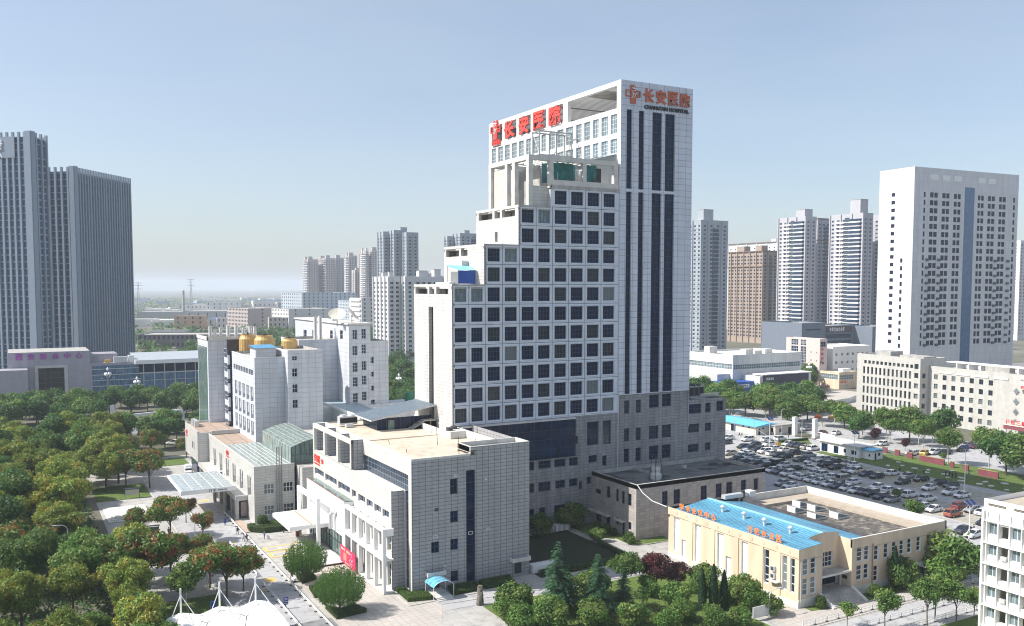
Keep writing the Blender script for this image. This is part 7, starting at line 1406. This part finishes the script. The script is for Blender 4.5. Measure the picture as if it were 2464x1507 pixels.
for i, (x, y) in enumerate(((327.5, 308.5), (323, 293.5))):
    T = Thing('coach', ['white coach standing nearer the health centre', 'white coach standing nearer the car park'][i], 'coach', (x, y, .05), 0, 'white coaches in the yard', True)
    mb = MB(); loft(mb, [(-5.5, secs(2.5, .5, 3.0, .2)), (-5.4, secs(2.5, .35, 3.25, .2)), (5.2, secs(2.5, .35, 3.25, .2)), (5.6, secs(2.4, .5, 2.6, .2))], WHITE); mb.box(-4.8, -.8, 3.25, 3.5, .8, 3.45, M_LIGHT); mb.build('body', T)
    mb = MB(); mb.box(-5.2, -1.27, 1.7, 5.0, 1.27, 2.6, CGL); mb.box(-5.56, -1.05, 1.5, -5.4, 1.05, 2.9, CGL); mb.build('window', T)
    for a in (-3.4, 3.2):
        for b in (-1.1, 1.1): mb = MB(); mb.tube((a, b - .16, .48), (a, b + .16, .48), .48, BLACK, 12); mb.build('wheel', T)
# ------------------------------------------------------------------ people
SKIN = mat('skin', (.42, .25, .17), .6, var=.03); HAIR = mat('black_hair', (.012, .01, .01), .6)
_pn = 0
def person(x, y, rz, top, legs, label, pose='stand', z=.05, hat=None, s=1.0, group=None):
    global _pn; _pn += 1
    T_ = mat('cloth_' + top[0], top[1], .8, var=.15, scale=8); G_ = mat('cloth_' + legs[0], legs[1], .8, var=.15, scale=8); SH_ = mat('shoe', (.02, .02, .02), .6)
    st = {'stand': (.06, -.04, .0), 'walk': (.30, -.30, .05), 'sit': (.45, .42, 0)}[pose]; J = []
    sit = pose == 'sit'; hip = .48 if sit else .90; ch = hip + .48
    pts = {'pel': (0, 0, hip), 'ch': (.02, 0, ch - .08), 'nk': (.02, 0, ch + .08), 'hd': (.04, 0, ch + .22), 'tp': (.03, 0, ch + .33), 'lh': (0, .10, hip - .04), 'rh': (0, -.10, hip - .04),
           'lk': ((.42, .11, .46) if sit else (st[0] * .6, .11, .48)), 'rk': ((.42, -.11, .46) if sit else (st[1] * .35, -.11, .48)), 'la': ((.46, .11, .08) if sit else (st[0] * .75, .11, .08)), 'ra': ((.46, -.11, .08) if sit else (st[1] * 1.1, -.11, .08 + (.06 if pose == 'walk' else 0))),
           'lt': ((.62, .12, .05) if sit else (st[0] * .75 + .16, .12, .05)), 'rt': ((.62, -.12, .05) if sit else (st[1] * 1.1 + .15, -.12, .05)),
           'ls': (.01, .19, ch), 'rs': (.01, -.19, ch), 'le': (-.05 + st[1] * .3, .25, ch - .28), 're': (-.05 + st[0] * .3, -.25, ch - .28), 'lw': (.08 + st[1] * .35, .23, ch - .52), 'rw': (.12 + st[0] * .3, -.23, ch - .50), 'lf': (.12 + st[1] * .35, .22, ch - .62), 'rf': (.16 + st[0] * .3, -.22, ch - .60)}
    E = [('pel', 'ch'), ('ch', 'nk'), ('nk', 'hd'), ('hd', 'tp'), ('pel', 'lh'), ('pel', 'rh'), ('lh', 'lk'), ('rh', 'rk'), ('lk', 'la'), ('rk', 'ra'), ('la', 'lt'), ('ra', 'rt'), ('ch', 'ls'), ('ch', 'rs'), ('ls', 'le'), ('rs', 're'), ('le', 'lw'), ('re', 'rw'), ('lw', 'lf'), ('rw', 'rf')]
    R_ = {'pel': .15, 'ch': .165, 'nk': .055, 'hd': .10, 'tp': .07, 'lh': .10, 'rh': .10, 'lk': .065, 'rk': .065, 'la': .045, 'ra': .045, 'lt': .04, 'rt': .04, 'ls': .07, 'rs': .07, 'le': .05, 're': .05, 'lw': .035, 'rw': .035, 'lf': .03, 'rf': .03}
    ks = list(pts); me = bpy.data.meshes.new('person'); me.from_pydata([pts[k] for k in ks], [(ks.index(a), ks.index(b)) for a, b in E], []); o = bpy.data.objects.new('person', me); COL.objects.link(o)
    md = o.modifiers.new('s', 'SKIN'); md.use_smooth_shade = True
    for i, k in enumerate(ks): me.skin_vertices[0].data[i].radius = (R_[k] * (.8 if k in ('pel', 'ch') else 1), R_[k]); me.skin_vertices[0].data[i].use_root = (k == 'pel')
    sd = o.modifiers.new('d', 'SUBSURF'); sd.levels = 1; sd.render_levels = 1
    bpy.context.view_layer.update(); m2 = bpy.data.meshes.new_from_object(o.evaluated_get(bpy.context.evaluated_depsgraph_get())); bpy.data.objects.remove(o); m2.name = 'person'
    m2.materials.clear()
    for m in (SKIN, T_, G_, SH_): m2.materials.append(m)
    for p in m2.polygons:
        c_ = p.center; p.material_index = 0 if c_.z > ch + .09 or (abs(c_.y) > .18 and c_.z < ch - .50 and c_.z > hip - .2) else (3 if c_.z < .13 else (2 if c_.z < hip + .02 and not (abs(c_.y) > .2 and c_.z > hip - .15) else 1))
    r = ob('person', m2, None, (x, y, z), rz); tag(r, label, 'person', group); r.scale = (s, s, s)
    h = MB(); zz = ch + .25; h.lathe(.02, 0, [(.115, zz), (.125, zz + .06), (.10, zz + .13), (.05, zz + .165), (0, zz + .17)], mat('cap_' + hat[0], hat[1], .7) if hat else HAIR, 10); ob('hat' if hat else 'hair', h.mesh('hair', smooth=True), r)
    f = MB(); f.box(.125, -.018, ch + .2, .155, .018, ch + .235, SKIN); f.box(.118, -.05, ch + .245, .13, -.025, ch + .26, HAIR); f.box(.118, .025, ch + .245, .13, .05, ch + .26, HAIR); f.box(.118, -.03, ch + .165, .128, .03, ch + .175, mat('lip', (.35, .12, .1), .6)); f.box(.0, -.125, ch + .2, .04, -.11, ch + .26, SKIN); f.box(.0, .11, ch + .2, .04, .125, ch + .26, SKIN); ob('face', f.mesh('face'), r)
    return r
K = ('black', (.012, .012, .014)); NV = ('navy', (.015, .025, .08)); DG = ('dark', (.04, .04, .045)); BL = ('blue', (.05, .09, .28)); WHT = ('white', (.75, .75, .78)); YL = ('yellow', (.75, .42, .03)); MR = ('maroon', (.12, .02, .03)); GY = ('grey', (.25, .25, .26))
for a in ((41.5, 197.0, 1.7, NV, DG, 'person in a dark coat walking along the white rail nearest the outpatient porch', 'walk'), (41.4, 190.8, 1.6, WHT, K, 'shorter person in black and white beside a taller companion on the lane', 'walk'), (41.9, 190.1, 1.6, K, DG, 'taller person in black of the pair on the lane', 'walk'),
          (45.7, 190.6, 0.2, BL, NV, 'person in blue standing with a white bag on the plaza', 'stand'), (51.2, 193.8, 3.2, K, DG, 'person in black crouched against the curved hedge', 'sit'), (43.6, 161.4, 1.8, K, DG, 'person in black pushing a white cart beside the planter', 'walk'), (44.9, 162.6, 1.8, DG, DG, 'person half hidden behind the broom tree planter', 'stand'),
          (223.5, 169.7, 0, K, K, 'lone person in black at the edge of the car park lawn', 'stand'), (223.9, 165.0, 1.5, MR, DG, 'person in a maroon jacket on the lane by the lawn', 'walk'), (225.8, 163.5, 1.2, K, DG, 'person in a black jacket on the lawn edge beside the maroon one', 'walk'), (230.5, 159.9, 0, DG, K, 'left person of the first pair standing on the lawn', 'stand'), (230.9, 159.0, 3, K, K, 'right person of the first pair standing on the lawn', 'stand'), (230.7, 158.0, 0, MR, K, 'left person of the second pair standing on the lawn', 'stand'), (231.2, 157.3, 3, NV, K, 'right person of the second pair standing on the lawn', 'stand'),
          (210.9, 173.6, 3, YL, DG, 'person in a yellow vest beside a dark blue car', 'stand'), (235.2, 155.9, 1, GY, GY, 'person in grey farther back on the lawn near the red wall', 'walk'), (183.2, 119.9, 2, K, K, 'person in black standing by the solar lamp of the near corner', 'stand'), (137.8, 100.4, 2, WHT, WHT, 'person in white at the small side steps of the cream hall', 'walk'), (28.3, 203.6, 1, DG, DG, 'person in dark clothes behind the large notice board', 'stand'),
          (228.6, 240.6, 2, K, K, 'left person sitting on the kerb before the garage', 'sit'), (229.4, 240.2, 2, DG, K, 'right person sitting on the kerb before the garage', 'sit'), (240.5, 228.6, 2, DG, K, 'guard standing at the barrier of the gate', 'stand')):
    person(a[0], a[1], a[2], a[3], a[4], a[5], a[6], s=1.05)
mb = MB(); mb.box(46.2, 190.2, .04, 46.8, 190.6, .65, WHITE); mb.box(46.25, 190.3, .65, 46.7, 190.5, .85, WHITE); mb.alone('bag', 'white bag standing beside the person in blue', 'bag', (46.5, 190.4, .04))
mb = MB(); mb.box(43.4, 159.6, .35, 43.9, 160.6, .8, WHITE)
for a in (159.7, 160.5): mb.tube((43.4, a, .2), (43.9, a, .2), .16, BLACK, 8)
mb.alone('cart', 'white cart pushed beside the planter', 'cart', (43.6, 160.1, .04))
# ------------------------------------------------------------------ street furniture
RAIL = mat('rail_white', (.70, .70, .70), .5, var=.08)
def railing(name, x, y0, y1, label, z=.05, h=.75, step=3.0, cat='railing', group=None, y=None, x1=None):
    mb = MB(); L_ = (y1 - y0) if x1 is None else (x1 - x); n = max(1, int(L_ / step))
    def P_(t): return (x, y0 + L_ * t) if x1 is None else (x + L_ * t, y)
    a, b = P_(0), P_(1)
    for zz in (z + h, z + h * .62): mb.tube((a[0], a[1], zz), (b[0], b[1], zz), .07 if x1 is None else .035, RAIL, 5)
    for i in range(n + 1):
        p = P_(i / n); mb.box(p[0] - .06, p[1] - .06, z, p[0] + .06, p[1] + .06, z + h + .05, RAIL); mb.box(p[0] - .22, p[1] - .22, z, p[0] + .22, p[1] + .22, z + .08, F_DARK)
    if x1 is not None:
        m = int(L_ / .3)
        for i in range(m): p = P_((i + .5) / m); mb.box(p[0] - .02, p[1] - .02, z + .12, p[0] + .02, p[1] + .02, z + h, RAIL)
        mb.tube((a[0], a[1], z + .12), (b[0], b[1], z + .12), .03, RAIL, 5)
    c_ = P_(0); mb.alone(name, label, cat, (c_[0], c_[1], z), group)
railing('lane_railing', 42.6, 110, 216, 'long white two-rail barrier between the lane and the plaza'); railing('lane_railing', 38.2, 118, 160.2, 'short white two-rail barrier on the near lane')
railing('lane_railing', 38.4, 166, 190, 'thin white barrier on the far lane beneath the orange-tipped trees'); railing('lane_railing', 35.4, 205, 232, 'white barrier running under the glass canopy', step=2)
railing('low_fence', 108, 0, 0, 'white picket fence in front of the cream hall', h=.85, step=2.6, cat='fence', y=98.9, x1=154); railing('low_fence', 112, 0, 0, 'white picket fence on the near side of the road before the cream hall', h=.85, step=2.6, cat='fence', y=94.3, x1=150)
railing('low_fence', 118, 0, 0, 'white picket fence below the round street trees', h=.85, step=2.6, cat='fence', y=90.3, x1=142); railing('low_fence', 153.5, 0, 0, 'curving white fence end near the large pale shrub', h=.85, step=2.6, cat='fence', y=108.5, x1=166)
def globe_lamp(x, y, h, label):
    T = Thing('globe_lamp', label, 'street lamp', (x, y, 0), 0, 'many-globed boulevard lamps', True)
    mb = MB(); mb.frus(0, 0, 0, h * .75, .28, .2, M_GREY, 8); mb.build('pole', T); mb = MB(); gl = []
    for i in range(6): a = i * 1.047; p = (math.cos(a) * 1.1, math.sin(a) * 1.1, h * .80); mb.tube((0, 0, h * .70), p, .08, M_GREY, 5); gl.append(p)
    for i in range(2): a = i * 3.14; p = (math.cos(a) * 2.6, math.sin(a) * 2.6, h * .72); mb.tube((0, 0, h * .66), p, .07, M_GREY, 5); mb.box(p[0] - .4, p[1] - .15, p[2] - .05, p[0] + .4, p[1] + .15, p[2] + .1, WHITE)
    mb.build('arm', T); gl.append((0, 0, h * .93))
    g_ = MB(); g_.lathe(0, 0, [(.12, -.3), (.5, .1), (.52, .5), (.34, 1.0), (.0, 1.35)], WHITE, 10); gm_ = g_.mesh('globe', smooth=True)
    for p in gl: ob('globe', gm_, T.o, (p[0], p[1], p[2]))
for x, y, h, lb in ((37.2, 442.2, 17.5, 'tall globe lamp before the blue glass front of the banquet centre'), (49.1, 439.8, 12.6, 'lower globe lamp right of the tall one at the banquet centre'), (88, 430, 13, 'globe lamp at the left edge of the inpatient block'), (158, 392, 13, 'globe lamp between the inpatient block and the stepped tower'), (318, 352, 14, 'globe lamp nearest the tower over the boulevard wood'), (337, 372, 16, 'globe lamp behind the nearest one over the boulevard wood'), (384, 366, 15, 'globe lamp before the showroom wall'), (372, 340, 13, 'globe lamp at the edge of the pink health centre')): globe_lamp(x, y, h, lb)
SOL = mat('solar_panel', (.02, .04, .14), .25, var=.3, scale=6)
for x, y, h, lb in ((219.9, 217.4, 9.6, 'white solar lamp among cars near the gate'), (222.7, 185.1, 9.2, 'solar lamp in front of the blue-roofed hut'), (217.4, 145.3, 11.5, 'tall solar lamp beside two white cars'), (169.6, 112, 9.5, 'white twin-panel solar lamp at the near corner of the car park')):
    T = Thing('solar_lamp', lb, 'street lamp', (x, y, .05), 0, 'solar lamps of the car park', True)
    mb = MB(); mb.frus(0, 0, 0, h, .12, .07, WHITE, 8); mb.tube((0, 0, h * .9), (-1.2, 0, h * .96), .05, WHITE, 5); mb.tube((0, 0, h * .9), (1.2, 0, h * .96), .05, WHITE, 5); mb.build('pole', T)
    mb = MB()
    for s in (-1, 1): a, b = (s * .06, s * 1.25); mb.poly([(a, -.7, h + .1), (b, -.7, h + .1), (b, .5, h + 1.0), (a, .5, h + 1.0)], SOL); mb.poly([(a, .52, h + .96), (b, .52, h + .96), (b, -.68, h + .06), (a, -.68, h + .06)], WHITE)
    mb.build('solar_panel', T)
def arm_lamp(x, y, h, az, label, m=None, group='single-arm street lamps'):
    T = Thing('street_lamp', label, 'street lamp', (x, y, .05), az, group, True); m = m or M_LIGHT
    mb = MB(); mb.frus(0, 0, 0, h, .11, .07, m, 8); pr = [(0, h), (.25, h + .5), (.9, h + .8), (2.0, h + .85)]
    for a, b in zip(pr[:-1], pr[1:]): mb.tube((a[0], 0, a[1]), (b[0], 0, b[1]), .06, m, 6)
    mb.build('pole', T); mb = MB(); mb.box(1.8, -.14, h + .78, 2.6, .14, h + .9, m); mb.build('lamp_head', T)
for x, y, h, az, lb in ((220.5, 234.8, 8.6, 20, 'grey street lamp before the long garage'), (221.4, 226, 8.4, 200, 'grey street lamp behind the white estate car'), (243, 234.5, 8.6, 20, 'grey street lamp between the gatehouse and the gate pillar'), (241.3, 223.2, 8.6, 200, 'grey street lamp in front of the gate opening'), (24.3, 156.7, 6.0, 30, 'white post lamp behind the tensile canopy'), (32.6, 196.9, 3.4, 20, 'white curved lamp beneath the rust-coloured tree'), (55.2, 350, 7, 0, 'thin street lamp by the entrance arch'), (7.8, 183.4, 9, 170, 'white street lamp poking out of the park trees'), (262, 187, 9, 160, 'street lamp between the trees before the grey medical building'), (106.8, 104.9, 3.6, 0, 'white globe lamp beside the lawn at the near edge')): arm_lamp(x, y, h, az, lb)
# arched polycarbonate shelter and rock pillar
T = Thing('arched_shelter', 'small arched translucent blue shelter over the side door steps', 'shelter', (63.8, 140, 0))
mb = MB(); PC = glass('blue_polycarbonate', (.10, .36, .52), .25, .2); n = 10
for i in range(n):
    a, b = math.pi * (.17 + .66 * i / n), math.pi * (.17 + .66 * (i + 1) / n); X_c = 63.8; r_ = 2.3
    mb.poly([(X_c - math.cos(a) * r_, 138.4, 1.3 + math.sin(a) * 1.9), (X_c - math.cos(b) * r_, 138.4, 1.3 + math.sin(b) * 1.9), (X_c - math.cos(b) * r_, 142.2, 1.3 + math.sin(b) * 1.9), (X_c - math.cos(a) * r_, 142.2, 1.3 + math.sin(a) * 1.9)], PC)
    for y in (138.4, 139.6, 140.9, 142.2): mb.tube((X_c - math.cos(a) * r_, y, 1.33 + math.sin(a) * 1.9), (X_c - math.cos(b) * r_, y, 1.33 + math.sin(b) * 1.9), .04, WHITE, 4)
mb.build('curved_roof', T); mb = MB()
for x in (61.9, 65.7):
    for y in (138.5, 142.0): mb.tube((x, y, .05), (x, y, 2.3), .05, WHITE, 6)
mb.build('post', T); mb = MB()
for i in range(3): mb.box(62.4, 137.6 + i * .4, .05, 65.4, 143.1, .15 * (i + 1), CONC_L)
mb.build('step', T)
mb = MB(); rr = random.Random(4); pr = []
for k in range(9): z = k * .42; pr.append([(68 + math.cos(j * .785) * (.62 - .02 * k) * rr.uniform(.8, 1.2), 132.9 + math.sin(j * .785) * (.6 - .02 * k) * rr.uniform(.8, 1.2), z) for j in range(8)])
for A_, B_ in zip(pr[:-1], pr[1:]):
    for j in range(8): mb.poly([A_[j], A_[(j + 1) % 8], B_[(j + 1) % 8], B_[j]], mat('rock', (.16, .14, .115), .95, var=.5, scale=2, bump=.5))
mb.poly(pr[-1], mat('rock', (0, 0, 0))); mb.alone('rock_pillar', 'tall weathered stone pillar at the garden edge', 'stone', (68, 132.9, 0))
# banner, small sign boards
T = Thing('banner', 'crimson banner with cream lettering and a pale figure on the colonnade', 'banner', (54.6, 162.6, 0))
mb = MB(); BN = mat('banner_crimson', (.62, .02, .09), .6, var=.06); mb.box(54.85, 158.6, .4, 54.95, 167.4, 3.7, BN); mb.build('cloth', T)
mb = MB(); rowtext(mb, '健康中国 关爱生命', 'x', 54.85, 166.9, 161.5, 2.9, 3.4, mat('banner_cream', (.8, .6, .42), .6), .03, .01); mb.box(54.82, 163.6, 1.1, 54.85, 165.4, 2.6, mat('banner_salmon', (.75, .22, .16), .6)); mb.lathe(54.8, 160.6, [(0, 0)], BN)
for i in range(26): a = rr.uniform(0, 6.28); q = rr.uniform(0, 1) ** .5; y = 160.9 + math.cos(a) * 1.05 * q; z = 2.0 + math.sin(a) * 1.25 * q; mb.box(54.81, y - .16, z - .12, 54.845, y + .16, z + .12, mat('banner_pink', (.78, .35, .5), .6, var=.1))
rowtext(mb, '服务热线', 'x', 54.85, 164.5, 161.8, .65, .95, mat('banner_cream', (0, 0, 0)), .03, .0); mb.build('print', T)
def board(x, y, w, h, rz, m1, label, roofm=None):
    T = Thing('notice_board', label, 'notice board', (x, y, .05), rz, None, True); mb = MB()
    for a in (0, w): mb.box(a - .06, -.06, 0, a + .06, .06, h, F_GREY)
    mb.build('post', T); mb = MB(); mb.box(.06, -.04, h * .35, w - .06, .04, h * .92, m1); mb.build('panel', T); mb = MB(); mb.box(-.2, -.35, h, w + .2, .35, h + .12, roofm or F_GREY); mb.build('roof', T)
board(22.7, 203.8, 3.6, 2.6, -10, mat('board_green', (.10, .17, .14), .4), 'large dark green notice board facing the plaza'); board(18.2, 205.2, 2.0, 2.3, -10, F_GREY, 'small notice board with a blue roof', mat('steel_blue', (0, 0, 0))); board(23.8, 245.2, 3.4, 2.4, -10, mat('board_cream', (.45, .43, .36), .6), 'cream notice board deeper in the park')
mb = MB()
for k in range(3): mb.box(17.8 + k * .9, 221 + k, .05, 27, 236 - k, .22 * (k + 1), CONC_L)
mb.alone('fountain_steps', 'pale stepped stone terrace in the shade of the park', 'terrace', (22, 229, 0))
mb = MB(); mb.box(27.2, 149.2, .05, 27.5, 149.35, 2.4, F_GREY); mb.box(26.9, 149.15, 1.0, 27.8, 149.4, 2.6, NVM := mat('sign_blue', (.02, .06, .28), .5)); mb.alone('lane_sign', 'small dark blue sign board in the park by the near lane', 'sign', (27.3, 149.3, 0))
mb = MB(); mb.box(38.6, 147.2, .05, 38.75, 147.35, 1.6, F_GREY); mb.box(38.3, 147.2, .7, 39.1, 147.3, 2.0, NVM)
for z in (.9, 1.2, 1.5, 1.75): mb.box(38.45, 147.17, z, 38.95, 147.2, z + .08, WHITE)
mb.alone('lane_sign', 'dark blue parking sign standing in the near barrier', 'sign', (38.7, 147.3, 0))
mb = MB(); mb.box(40.6, 206.2, .05, 40.8, 206.3, 1.5, F_GREY); mb.box(40.4, 206.1, .6, 41.0, 206.2, 1.7, NVM); mb.alone('lane_sign', 'dark blue sign under the glass canopy', 'sign', (40.7, 206.2, 0))
# yellow wheel stops and parking locks
mb0 = MB(); mb0.box(-.5, -.12, 0, .5, .12, .35, mat('wheel_stop_yellow', (.72, .55, .06), .6)); ws = mb0.mesh('parking_lock')
for i, (x, y) in enumerate([(211, 173.6 - 0), (215.6, 166.3), (215.8, 157.6), (215.5, 155.2), (215.7, 147.8), (196.0, 146.4), (195.9, 133.2), (215.6, 133), (195.8, 125.5)]):
    o = ob('parking_lock', ws, None, (x, y, .09)); tag(o, '%s small yellow parking lock from the gate end among the parked cars' % ordn(i), 'parking lock', 'yellow parking locks')
for i in range(7): o = ob('bollard_block', ws, None, (228.5 + i * 1.1, 238.2 - i * 1.7, .06), .6); tag(o, '%s small yellow kerb block before the garages' % ordn(i), 'bollard', 'yellow kerb blocks before the garages')
# tombstones-like slabs and planters on the lawn
rr = random.Random(8); slab_m = MB(); slab_m.lathe(0, 0, [(1.0, 0), (1.05, .18), (.6, .24), (0, .24)], CONC_L, 9); sm_ = slab_m.mesh('stone_slab')
for i, (x, y) in enumerate([(229, 178), (233, 176), (236.5, 180), (230.5, 166), (234, 168), (229.6, 158.6), (232.5, 156.5), (228.8, 154), (233.5, 150), (230, 146), (236, 146), (229, 141), (235, 139.5), (232.6, 171.5), (239, 164), (228.6, 192), (229.4, 149), (224.9 + 8, 161.8)]):
    o = ob('stone_slab', sm_, None, (x, y, .1), rr.uniform(0, 3)); o.scale = (rr.uniform(.5, 1.3), rr.uniform(.5, 1), 1); tag(o, '%s flat pale stone lying in the car park lawn' % ordn(i), 'stone slab', 'flat stones on the lawn')
# barrier, flags, fences of the far yard, arch
mb = MB(); mb.box(226.2, 219.6, .05, 226.7, 220.1, 1.2, ORANGE); mb.tube((226.4, 219.8, 1.0), (221.5, 224.6, 5.2), .07, WHITE, 6); mb.alone('barrier', 'raised white barrier arm with orange housing at the car park', 'barrier', (226.4, 219.8, 0))
for x, y, m, lb in ((336.3, 346.4, RED, 'red flag on a pole at the yard corner'), (340.2, 343.5, mat('flag_yellow', (.8, .62, .02), .6), 'yellow banner flag beside the red one')):
    mb = MB(); mb.tube((x, y, 0), (x, y, 8.4), .1, M_GREY, 5); mb.box(x, y, 4.8, x + (3.0 if m is RED else 1.4), y + .1, 7.9, m); mb.alone('flag', lb, 'flag', (x, y, 0), 'flags at the yard corner')
FN = tile('white_fence_panel', (.55, .56, .56), 2.4, 5, .12, (.35, .36, .37), .05)
for i, (p, q) in enumerate((((300, 316), (318.2, 296.6)), ((319, 281), (338.7, 285.2)), ((338.7, 285.2), (368, 300)), ((300, 316), (330, 330)))):
    mb = MB(); d = Vector((q[0] - p[0], q[1] - p[1], 0)).normalized(); n_ = Vector((-d.y, d.x, 0)) * .08
    mb.prism([(p[0] - n_.x, p[1] - n_.y), (q[0] - n_.x, q[1] - n_.y), (q[0] + n_.x, q[1] + n_.y), (p[0] + n_.x, p[1] + n_.y)], 0, 2.4, FN); mb.alone('site_fence', '%s white site fence section around the coach yard' % ordn(i), 'fence', (p[0], p[1], 0), 'white site fences')
mb = MB(); mb.box(303, 318, 0, 316, 328, 3.4, W_WHITE); mb.box(302.5, 317.5, 3.4, 316.5, 328.5, 3.7, mat('pale_blue_roof', (.45, .58, .66), .6)); mb.alone('site_cabin', 'white site cabin with pale blue roof below the flags', 'cabin', (309, 323, 0))
mb = MB(); mb.poly([(284, 296, 4.2), (296, 290, 4.6), (298, 300, 4.2), (288, 304, 3.8)], mat('net_green', (.03, .3, .13), .8)); 
for x, y in ((284, 296), (296, 290), (298, 300), (288, 304)): mb.tube((x, y, 0), (x, y, 4.2), .1, M_GREY, 5)
mb.alone('green_netting', 'green netting shelter behind the street trees', 'netting', (290, 297, 0))
rr = random.Random(10)
for i in range(5): 
    mb = MB(); x = 288 + i * 3.4; y = 258 - i * 4; mb.lathe(x, y, [(1.7, 0), (1.5, .9), (.6, 1.5), (0, 1.6)], (ORANGE, mat('heap_tarp', (.70, .42, .14), .8), RED, BLUER, mat('heap_tarp', (0, 0, 0)))[i], 7); mb.alone('covered_heap', '%s tarpaulin-covered heap in the sandy yard, counted from the coaches' % ordn(i), 'heap', (x, y, 0), 'tarpaulin-covered heaps')
mb = MB(); mb.box(372, 392, 7, 380, 392.3, 9.6, mat('road_sign_grey', (.6, .62, .62), .5)); mb.box(375.8, 392.3, 0, 376.2, 392.7, 9.6, M_GREY); mb.alone('road_sign', 'grey overhead road sign seen from behind in the boulevard wood', 'road sign', (376, 392.5, 0))
mb = MB()
for a, b in (((24.4, 346, 0), (29.5, 349, 6.2)), ((29.5, 349, 6.2), (33, 351, 7.0)), ((33, 351, 7.0), (55.5, 357, 7.2)), ((55.5, 357, 7.2), (56, 357, 0))):
    d = .55; mb.tube(a, b, d, W_WHITE, 4)
mb.box(31, 350.5, 3.6, 33, 350.8, 5.2, RED); mb.box(30.6, 350.4, 0, 34, 350.6, 3.2, W_WHITE)
mb.alone('entrance_arch', 'white slanted entrance arch with a red emblem among the trees', 'gateway', (40, 352, 0))
mb = MB(); mb.box(33.7, 388.6, 0, 33.9, 388.8, 6.5, M_LIGHT); mb.box(33.1, 388.5, 3.6, 34.8, 388.6, 6.8, WHITE); mb.alone('street_sign', 'slim white sign on a post before the boulevard trees', 'sign', (33.8, 388.7, 0))
# tensile canopy
T = Thing('tensile_canopy', 'white tensile membrane canopy with masts at the lower edge', 'canopy', (26, 134, 0))
MEM = mat('membrane_white', (.83, .83, .82), .6, var=.03); nx_, ny_ = 36, 14; mb = MB(); masts = (21.0, 26.7, 32.2)
def mz(x, y):
    t = (y - 124) / 17.5; h = 3.9 + .5 * math.sin(t * 3.14) + .45 * abs(math.cos((x - 21.0) / 5.65 * 3.14159)) * (.3 + .7 * t); return h
V = [[(17 + 17.2 * i / nx_, 124 + 17.5 * j / ny_ - (.9 * abs(math.sin((17 + 17.2 * i / nx_ - 21) / 5.65 * 3.14159)) if j == ny_ else 0), mz(17 + 17.2 * i / nx_, 124 + 17.5 * j / ny_)) for i in range(nx_ + 1)] for j in range(ny_ + 1)]
for j in range(ny_):
    for i in range(nx_): mb.poly([V[j][i], V[j][i + 1], V[j + 1][i + 1], V[j + 1][i]], MEM)
mb.build('membrane', T, smooth=True); mb = MB()
for x in masts:
    mb.frus(x, 140.6, 0, 8.4, .16, .12, WHITE, 8)
    for dx in (-1.7, 1.7): mb.tube((x, 140.6, 7.4), (x + dx, 138.6, 4.6), .06, WHITE, 5)
    mb.tube((x, 140.6, 7.8), (x + .6, 133, 5.2), .03, F_GREY, 4)
mb.build('mast', T); mb = MB()
for x0 in (21.0, 26.7): 
    for p, q in (((x0, 139), (x0 + 2.8, 135)), ((x0 + 5.6, 139), (x0 + 2.8, 135)), ((x0 + 2.8, 135), (x0 + 1.5, 130))): mb.tube((p[0], p[1], mz(*p) + .05), (q[0], q[1], mz(*q) + .05), .05, F_GREY, 4)
mb.build('seam_cable', T)
# outdoor odds: white box vehicle in the courtyard, bin, cloth stand
mb = MB(); mb.box(84.2, 142.6, .1, 90.5, 144.4, 1.5, WHITE); mb.box(84.2, 144.4, .1, 90.5, 146.4, .9, M_GREY); mb.alone('courtyard_hoarding', 'low white hoarding panel at the courtyard entrance', 'hoarding', (87, 144, 0))
mb = MB(); mb.box(103.2, 165.2, .1, 107.0, 165.3, 1.5, WHITE); mb.box(103.2, 166.4, .1, 107, 166.5, 1.5, WHITE)
for i in range(12): mb.box(103.2 + i * .33, 165.15, .1, 103.25 + i * .33, 165.2, 1.5, F_GREY)
mb.alone('ramp_rail', 'white railing of the courtyard ramp in the shade', 'railing', (105, 165.7, 0))
mb = MB(); mb.box(52.2, 189.2, .05, 52.9, 189.8, 1.2, mat('brown_bin', (.22, .1, .07), .7)); mb.alone('bin', 'brown litter bin beside the canopy column', 'bin', (52.5, 189.5, 0))
mb = MB(); mb.box(152.8, 168.5, 0, 158.4, 168.7, 3.0, mat('mural', (.14, .24, .22), .7, var=.6, scale=1.5)); mb.alone('mural_wall', 'small painted wall panel beside the annexe', 'wall', (155, 168.6, 0))
mb = MB(); mb.tube((105.9, 104.2, 0), (105.9, 104.2, 1), .05, M_GREY, 6); mb.box(103.0, 104.6, .5, 108.0, 104.8, 2.3, M_LIGHT); mb.alone('hoarding', 'pale blank hoarding at the lower edge before the garden', 'hoarding', (105.5, 104.7, 0))
# ------------------------------------------------------------------ haze
hm = bpy.data.materials.new('haze_air'); hm.use_nodes = True; hn = hm.node_tree.nodes; hn.remove(hn['Principled BSDF'])
pv = hn.new('ShaderNodeVolumePrincipled'); pv.inputs['Density'].default_value = .00013; pv.inputs['Color'].default_value = (.80, .88, 1.0, 1); pv.inputs['Anisotropy'].default_value = .0
hm.node_tree.links.new(pv.outputs[0], hn['Material Output'].inputs['Volume'])
mb = MB(); mb.box(-9001, -3001, -1, 12001, 16001, 152, hm); mb.build('haze', kind='stuff')
